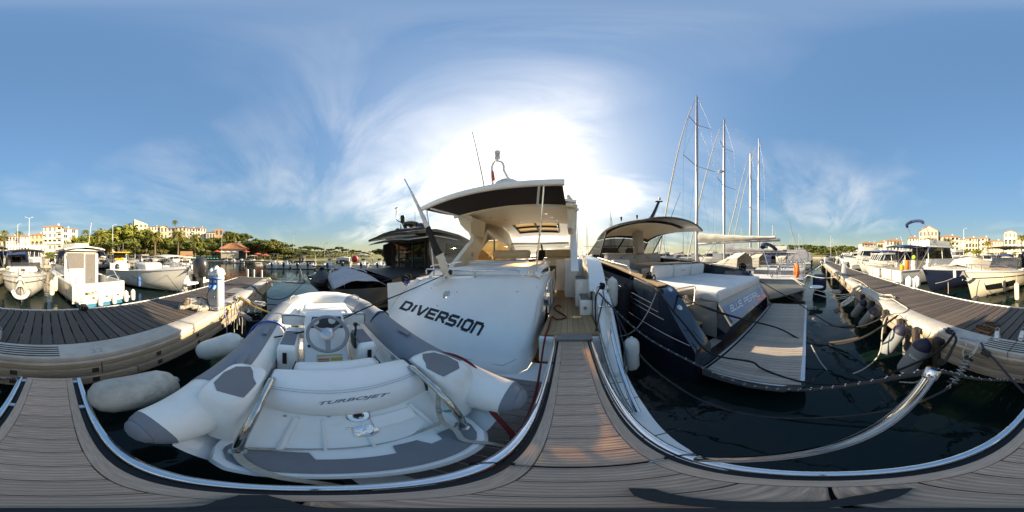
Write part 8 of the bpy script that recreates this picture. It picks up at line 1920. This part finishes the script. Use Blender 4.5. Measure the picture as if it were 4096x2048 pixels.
for i, q in enumerate(((405, 922, 60, 3.2), (620, 922, 66, 3.6), (712, 920, 70, 3.2), (780, 934, 70, 2.6), (905, 928, 78, 2.4), (938, 928, 80, 2.6), (18, 920, 95, 2.8), (76, 923, 92, 2.4), (4100, 940, 90, 2.6), (342, 918, 110, 2.6), (700, 880, 138, 2.6), (3722, 948, 84, 3.2), (3790, 950, 80, 3.4), (3952, 962, 84, 2.6), (3590, 965, 110, 2.6), (3520, 975, 110, 2.4), (1411, 1003, 150, 3), (4088, 938, 88, 2.6))):
    palm(['large palm left, before the cream block and pines', 'large drooping palm before the hill wood', 'bushy palm below the yellow hill house', 'broad palm trunk skirted with dry fronds', 'left of two palms above the kiosk roof', 'right of two palms above the kiosk roof', 'palm at the left picture edge', 'palm between white arcade house and cream house', 'palm at the right picture edge', 'small palm top above trees right of cream block', 'tall palm standing above the hill terrace', 'palm left of the white loggia block', 'big palm before the white loggia block', 'palm before the yellow loggia houses', 'small palm before the stepped house', 'small palm beside the low cream house', 'thin tall palm far along the shore road', 'palm beside the yellow palazzo wing'][i], *q)
# hedge and low ground cover
hd = MB(); rnd = random.Random(8)
for k in range(5200):
    px_ = rnd.uniform(1000, 1480); S = interp(SHORE, px_); v = gp_(px_, S+rnd.uniform(1, 60)); s_ = rnd.uniform(.2, .55)
    a = rnd.uniform(0, 6.28); hd.add([v+Vector((-s_*cos(a), -s_*sin(a), 0)), v+Vector((s_*cos(a), s_*sin(a), 0)), v+Vector((s_*.3, 0, s_*1.6))], [(0, 1, 2)])
o = bpy.data.objects.new('bank_grass', meshquick(hd, 'bank_grass', 'leaf_olive')); COL.objects.link(o); tag(o, 'dry yellowish scrub covering the bank across the water', 'scrub', kind='stuff')
for i, (p0, p1, S0) in enumerate(((186, 245, 58), (650, 745, 67))):
    m_ = MB(); rnd = random.Random(i); a, b_ = gp_(p0, S0), gp_(p1, S0)
    for k in range(1400):
        q = a.lerp(b_, rnd.random())+Vector((rnd.uniform(-.7, .7), rnd.uniform(-.7, .7), rnd.uniform(0, 2.2 if i == 0 else 1.3))); s_ = .22; e = Vector((rnd.gauss(0, 1), rnd.gauss(0, 1), rnd.gauss(0, 1))).normalized(); f_ = e.orthogonal().normalized()
        m_.add([q-e*s_, q+f_*s_, q+e*s_, q-f_*s_], [(0, 1, 2, 3)])
    o = bpy.data.objects.new('hedge', meshquick(m_, 'hedge', 'leaf_pine')); COL.objects.link(o); tag(o, ['clipped green hedge before the cream block', 'low green hedge behind the jet skis'][i], 'hedge')
# ---------------------------------------------------------------- far boats
# row of small outboard boats across the open water, sterns to the viewpoint
SM = [openboat('motorboat', 'x', L=5.6, B=2.2, fs=.65, fb=.95, top='canvas_black', post='alu', topz=2.45), sportboat('motorboat', 'x', L=5.8, B=2.3, fs=.7, fb=1.0, canvas='canvas_black', tall=2.35), openboat('motorboat', 'x', L=5.2, B=2.1, fs=.62, fb=.9), cabinboat('cabin_boat', 'x', L=6.4, B=2.5, fs=.85, fb=1.2, roof=1.9, ycab=(.4, .62), canopy='canvas_beige', ob=1), openboat('motorboat', 'x', L=5.6, B=2.2, top='boat_white', post='alu', topz=2.35)]
us2 = set()
def small(k, px_, d, label, turn=0, s=1, group='small outboard boats across the open water'):
    o = SM[k] if k not in us2 else dup(SM[k], (0, 0, 0)); us2.add(k); v = W.d(px_, 1024, d)
    put(o, v.x, v.y, math.degrees(math.atan2(v.x, v.y))+turn, 0, s); o['label'] = label; o['group'] = group; return o
for i, (px_, k, d) in enumerate(((1088, 0, 27), (1135, 2, 27), (1190, 1, 26.5), (1232, 1, 26), (1310, 0, 25.5), (1370, 3, 25), (1445, 4, 25.5), (1510, 2, 26.5), (1560, 2, 28))):
    small(k, px_, d, ['leftmost small boat with black bimini across the water', 'open white boat without top second from the left', 'third small boat, dark bimini and people on board', 'fourth small boat with folded dark hood', 'fifth small boat with black bimini', 'boat with beige enclosed canopy in the far row', 'boat with pale hard top and white frame', 'low open boat right of the hard top boat', 'last low open boat before charcoal yacht'][i], 8, 1.0)
v0, v1 = W.d(1060, 1024, 33.5), W.d(1600, 1024, 33.5)
m_ = MB().box(((v0.x+v1.x)/2, (v0.y+v1.y)/2, .35), ((v1-v0).length, 1.6, .3), rz=math.atan2((v1-v0).y, (v1-v0).x)); m_.build('far_pontoon', 'old_timber')['kind'] = 'structure'
# boats by the kiosk
for i, (px_, k, d) in enumerate(((905, 2, 50), (935, 0, 49), (962, 2, 47), (985, 4, 45), (755, 0, 46), (725, 2, 44))): small(k, px_, d, ['dark motored boat at the kiosk jetty, leftmost', 'boat with folded top at the kiosk jetty', 'white boat at the kiosk jetty under the ramp', 'white boat moored broadside right of kiosk jetty', 'boat left of the turquoise jet skis', 'low boat behind the outboard of T-top boat'][i], [0, 0, 10, 70, 0, 0][i], .95, 'boats near the kiosk jetty')
# turquoise jet skis in a rental row
jm = None
for i in range(9):
    v = W.d(768+i*12.5, 1024, 54.5)
    if jm is None:
        t = thing('rental_jet_ski', 'x', 'jet ski', loc=v); hl = []
        for y_, w_, z0, z1 in ((-1.3, .4, .0, .35), (0, .52, -.1, .42), (.9, .42, .0, .5), (1.5, .06, .3, .5)): hl.append([(-w_, y_, z1), (-w_*.7, y_, z0), (w_*.7, y_, z0), (w_, y_, z1)])
        MB().loft(hl, False, (True, True)).build('hull', 'plastic_black', t); MB().rbox((0, .3, .55), (.7, 1.9, .3), .12, 2).build('cowl', 'turquoise', t); MB().rbox((0, -.5, .72), (.35, 1.0, .2), .08, 2).build('saddle', 'plastic_black', t); MB().tube([(-.4, .35, .95), (0, .5, .92), (.4, .35, .95)], .04, 5).build('handlebar', 'plastic_black', t); jm = t
    else: t = dup(jm, v)
    t.location = (v.x, v.y, .78); t.rotation_euler = (0, 0, -math.atan2(v.x, v.y)+pi); t['label'] = ORD[i]+' turquoise rental jet ski from the left in the row'; t['group'] = 'turquoise rental jet skis'
# rows of boats south of the pier
row([-20, -16.5, 3.2, 6.8, 10.4, 14, 17.6, 21.2, 24.8, 28.4, 32], -21.5, 0, 'in the first row towards quay', [5, 1, 0, 3, 1, 5, 6, 2, 1, 0, 3], 21)
v = MB().bx(-18, 60, -26.6, -25.2, .3, .7); v.build('middle_pontoon', 'old_timber')['kind'] = 'structure'
row([-16, -12.5, -9, -5.5, -2, 1.5, 5, 8.5, 12, 15.5, 19, 22.5, 26, 29.5, 33, 36.5, 40], -35.5, 0, 'in the second row towards quay', [2, 5, 0, 3, 1, 6, 4, 5, 0, 2, 1, 5, 6, 3, 0, 1, 2], 22)
v = MB().bx(-18, 60, -42.6, -41.2, .3, .7); v.build('quay_pontoon', 'old_timber')['kind'] = 'structure'
# named ones on the left: green curtained cruiser, yellow canopied fishing boat
g1 = put(cabinboat('cabin_cruiser', 'white cruiser with green curtained windows left of MAUPITI roof', L=8.5, B=3.0, fs=1.1, fb=1.6, roof=2.9, win='turquoise', fly=True), .6, -19.5, 168, 0, 1.0)
put(g1, -2.0, -22.5, -20)
g2 = put(cabinboat('fishing_boat', 'yellow canopied fishing boat with orange buoys behind MAUPITI', L=8.5, B=2.9, fs=1.2, fb=1.7, roof=2.6, canvas='sticker_yellow', canopy=None), -9.6, -19.5, 205)
for i in range(5): MB().ell((-.6+i*.25, 1.0, 1.7+.1*(i % 2)), (.2, .2, .22), 10, 8).build('buoy', 'orange_buoy', g2)
MB().rbox((0, .5, 2.62), (2.6, 2.4, .1), .04, 1).build('canopy', 'sticker_yellow', g2)
# beyond the sailboats: pontoons full of boats and masts to the east and north-east
row([52, 55.5, 59, 62.5, 66, 69.5, 73, 76.5, 80], 6, 90, 'past the end of the pier', [0, 6, 5, 2, 1, 0, 6, 3, 5], 31, 3.5)
row([40, 44, 48, 52, 56, 60, 64, 68, 72, 76], 34, 180, 'beyond the sailboats', [6, 0, 6, 2, 6, 5, 0, 6, 1, 6], 32)
row([20, 24, 28.5, 33, 37, 41, 46, 51, 56, 62, 68], 58, 180, 'on the outer pontoon to the north', [6, 6, 0, 6, 2, 6, 6, 0, 6, 6, 0], 33)
row([48, 52, 56, 60, 64, 68, 72, 76, 80, 84, 88, 92], -12, 180, 'behind the pier end on the right', [0, 1, 2, 5, 6, 3, 0, 2, 1, 6, 5, 0], 34)
row([46, 51, 56, 61, 66, 71, 76, 81], 16, 0, 'between sailboats and far pontoon', [0, 6, 2, 6, 1, 0, 6, 5], 35)
fs_ = sailboat('sailboat', 'x', L=10.5, B=3.3, mast=14.5, my=6.2, boom=4.6, detail=False, hood='canvas_navy', sailc='canvas_navy', furl='canvas_cream', boomz=2.8)
for i, (x_, y_, a, s) in enumerate(((14, 48, 180, 1), (18, 61, 175, 1.1), (26, 62, 180, .95), (31, 50, 180, 1.05), (38, 62, 185, 1), (44, 52, 180, 1.1), (50, 40, 180, .9), (57, 30, 170, 1), (62, 22, 180, 1), (70, 40, 180, 1.1), (78, 26, 180, .95), (88, 14, 180, 1), (11, 66, 180, .9), (35, 70, 180, 1), (22, 75, 180, 1.0), (60, 60, 180, 1.0), (95, -4, 180, 1.0), (84, 36, 180, 1.05), (8, 72, 180, 1.0), (48, 68, 180, .9))):
    o = fs_ if i == 0 else dup(fs_, (0, 0, 0)); put(o, x_, y_, a, 0, s); o['label'] = '%s distant sailboat of the mast forest beyond the blue yacht' % ORD[i]; o['group'] = 'distant sailboats with bare masts'
for i, (x_, y0) in enumerate(((40, 42), (20, 66), (46, 24))): MB().bx(x_-32, x_+50, y0, y0+1.6, .3, .7).build('outer_pontoon', 'old_timber')['kind'] = 'structure'
# people in the far boats
def person(label, v, top, hgt=1.7, rz=0):
    t = thing('person', label, 'person', loc=v, rz=rz); V = [(0, 0, .92), (0, 0, 1.15), (0, 0, 1.38), (0, 0, 1.50), (0, .01, 1.62), (.10, 0, .88), (.11, .02, .48), (.11, 0, .06), (.11, .10, .03), (-.10, 0, .88), (-.12, .02, .48), (-.12, 0, .06), (-.12, .10, .03), (.19, 0, 1.36), (.25, .02, 1.1), (.25, .14, .92), (-.19, 0, 1.36), (-.26, .02, 1.1), (-.22, .16, .95)]
    E2 = [(0, 1), (1, 2), (2, 3), (3, 4), (0, 5), (5, 6), (6, 7), (7, 8), (0, 9), (9, 10), (10, 11), (11, 12), (2, 13), (13, 14), (14, 15), (2, 16), (16, 17), (17, 18)]
    R2 = [.14, .13, .14, .06, .10, .09, .065, .045, .035, .09, .065, .045, .035, .06, .045, .032, .06, .045, .032]
    me = bpy.data.meshes.new('b'); me.from_pydata(V, E2, []); ob = bpy.data.objects.new('b', me); COL.objects.link(ob); ob.modifiers.new('s', 'SKIN'); ob.modifiers.new('u', 'SUBSURF').levels = 2
    for i, r in enumerate(R2): me.skin_vertices[0].data[i].radius = (r, r); me.skin_vertices[0].data[i].use_root = (i == 0)
    m2 = bpy.data.meshes.new_from_object(ob.evaluated_get(bpy.context.evaluated_depsgraph_get())); bpy.data.objects.remove(ob)
    for mm in ('skin_far', top, 'canvas_navy'): m2.materials.append(M[mm])
    for f in m2.polygons: f.use_smooth = True; c = f.center; f.material_index = 1 if (1.0 < c.z < 1.46 and abs(c.x) < .24) else (2 if .45 < c.z <= 1.0 and abs(c.x) < .2 else 0)
    link('body', m2, t); MB().ell((0, -.015, 1.66), (.105, .115, .10), 10, 8).build('hair', 'dog_dark', t)
v = W.d(1200, 1024, 29); person('person in blue shirt standing in the third small boat', (v.x, v.y, .45), 'canvas_blue', rz=1); v = W.d(1212, 1024, 29.5); person('person in dark top beside the one in blue shirt', (v.x, v.y, .45), 'canvas_black', rz=2)
v = W.d(1490, 1024, 34); person('person in pale shirt standing on the far pontoon', (v.x, v.y, .5), 'canvas_cream', rz=2.6)
o = MB().ell((0, 0, 0), (.75, .75, .8), 14, 10).build('red_buoy', 'red'); v = W.d(1420, 1036, 36); o.location = v; tag(o, 'big red ball buoy behind the far row of boats', 'buoy')
row([-24, -20.4, -16.8, -13.2, -9.6, -6, -2.4, 1.2, 4.8, 8.4, 12, 15.6, 19.2, 22.8, 26.4, 30, 33.6, 37.2], -33.5, 0, 'in the middle row towards quay', [5, 2, 1, 0, 5, 3, 2, 5, 1, 0, 5, 2, 3, 1, 5, 0, 2, 1], 44)
row([-27, -24, -21, -18, -15.2], -31, 20, 'off the left pontoon end', [2, 5, 3, 1, 2], 45)
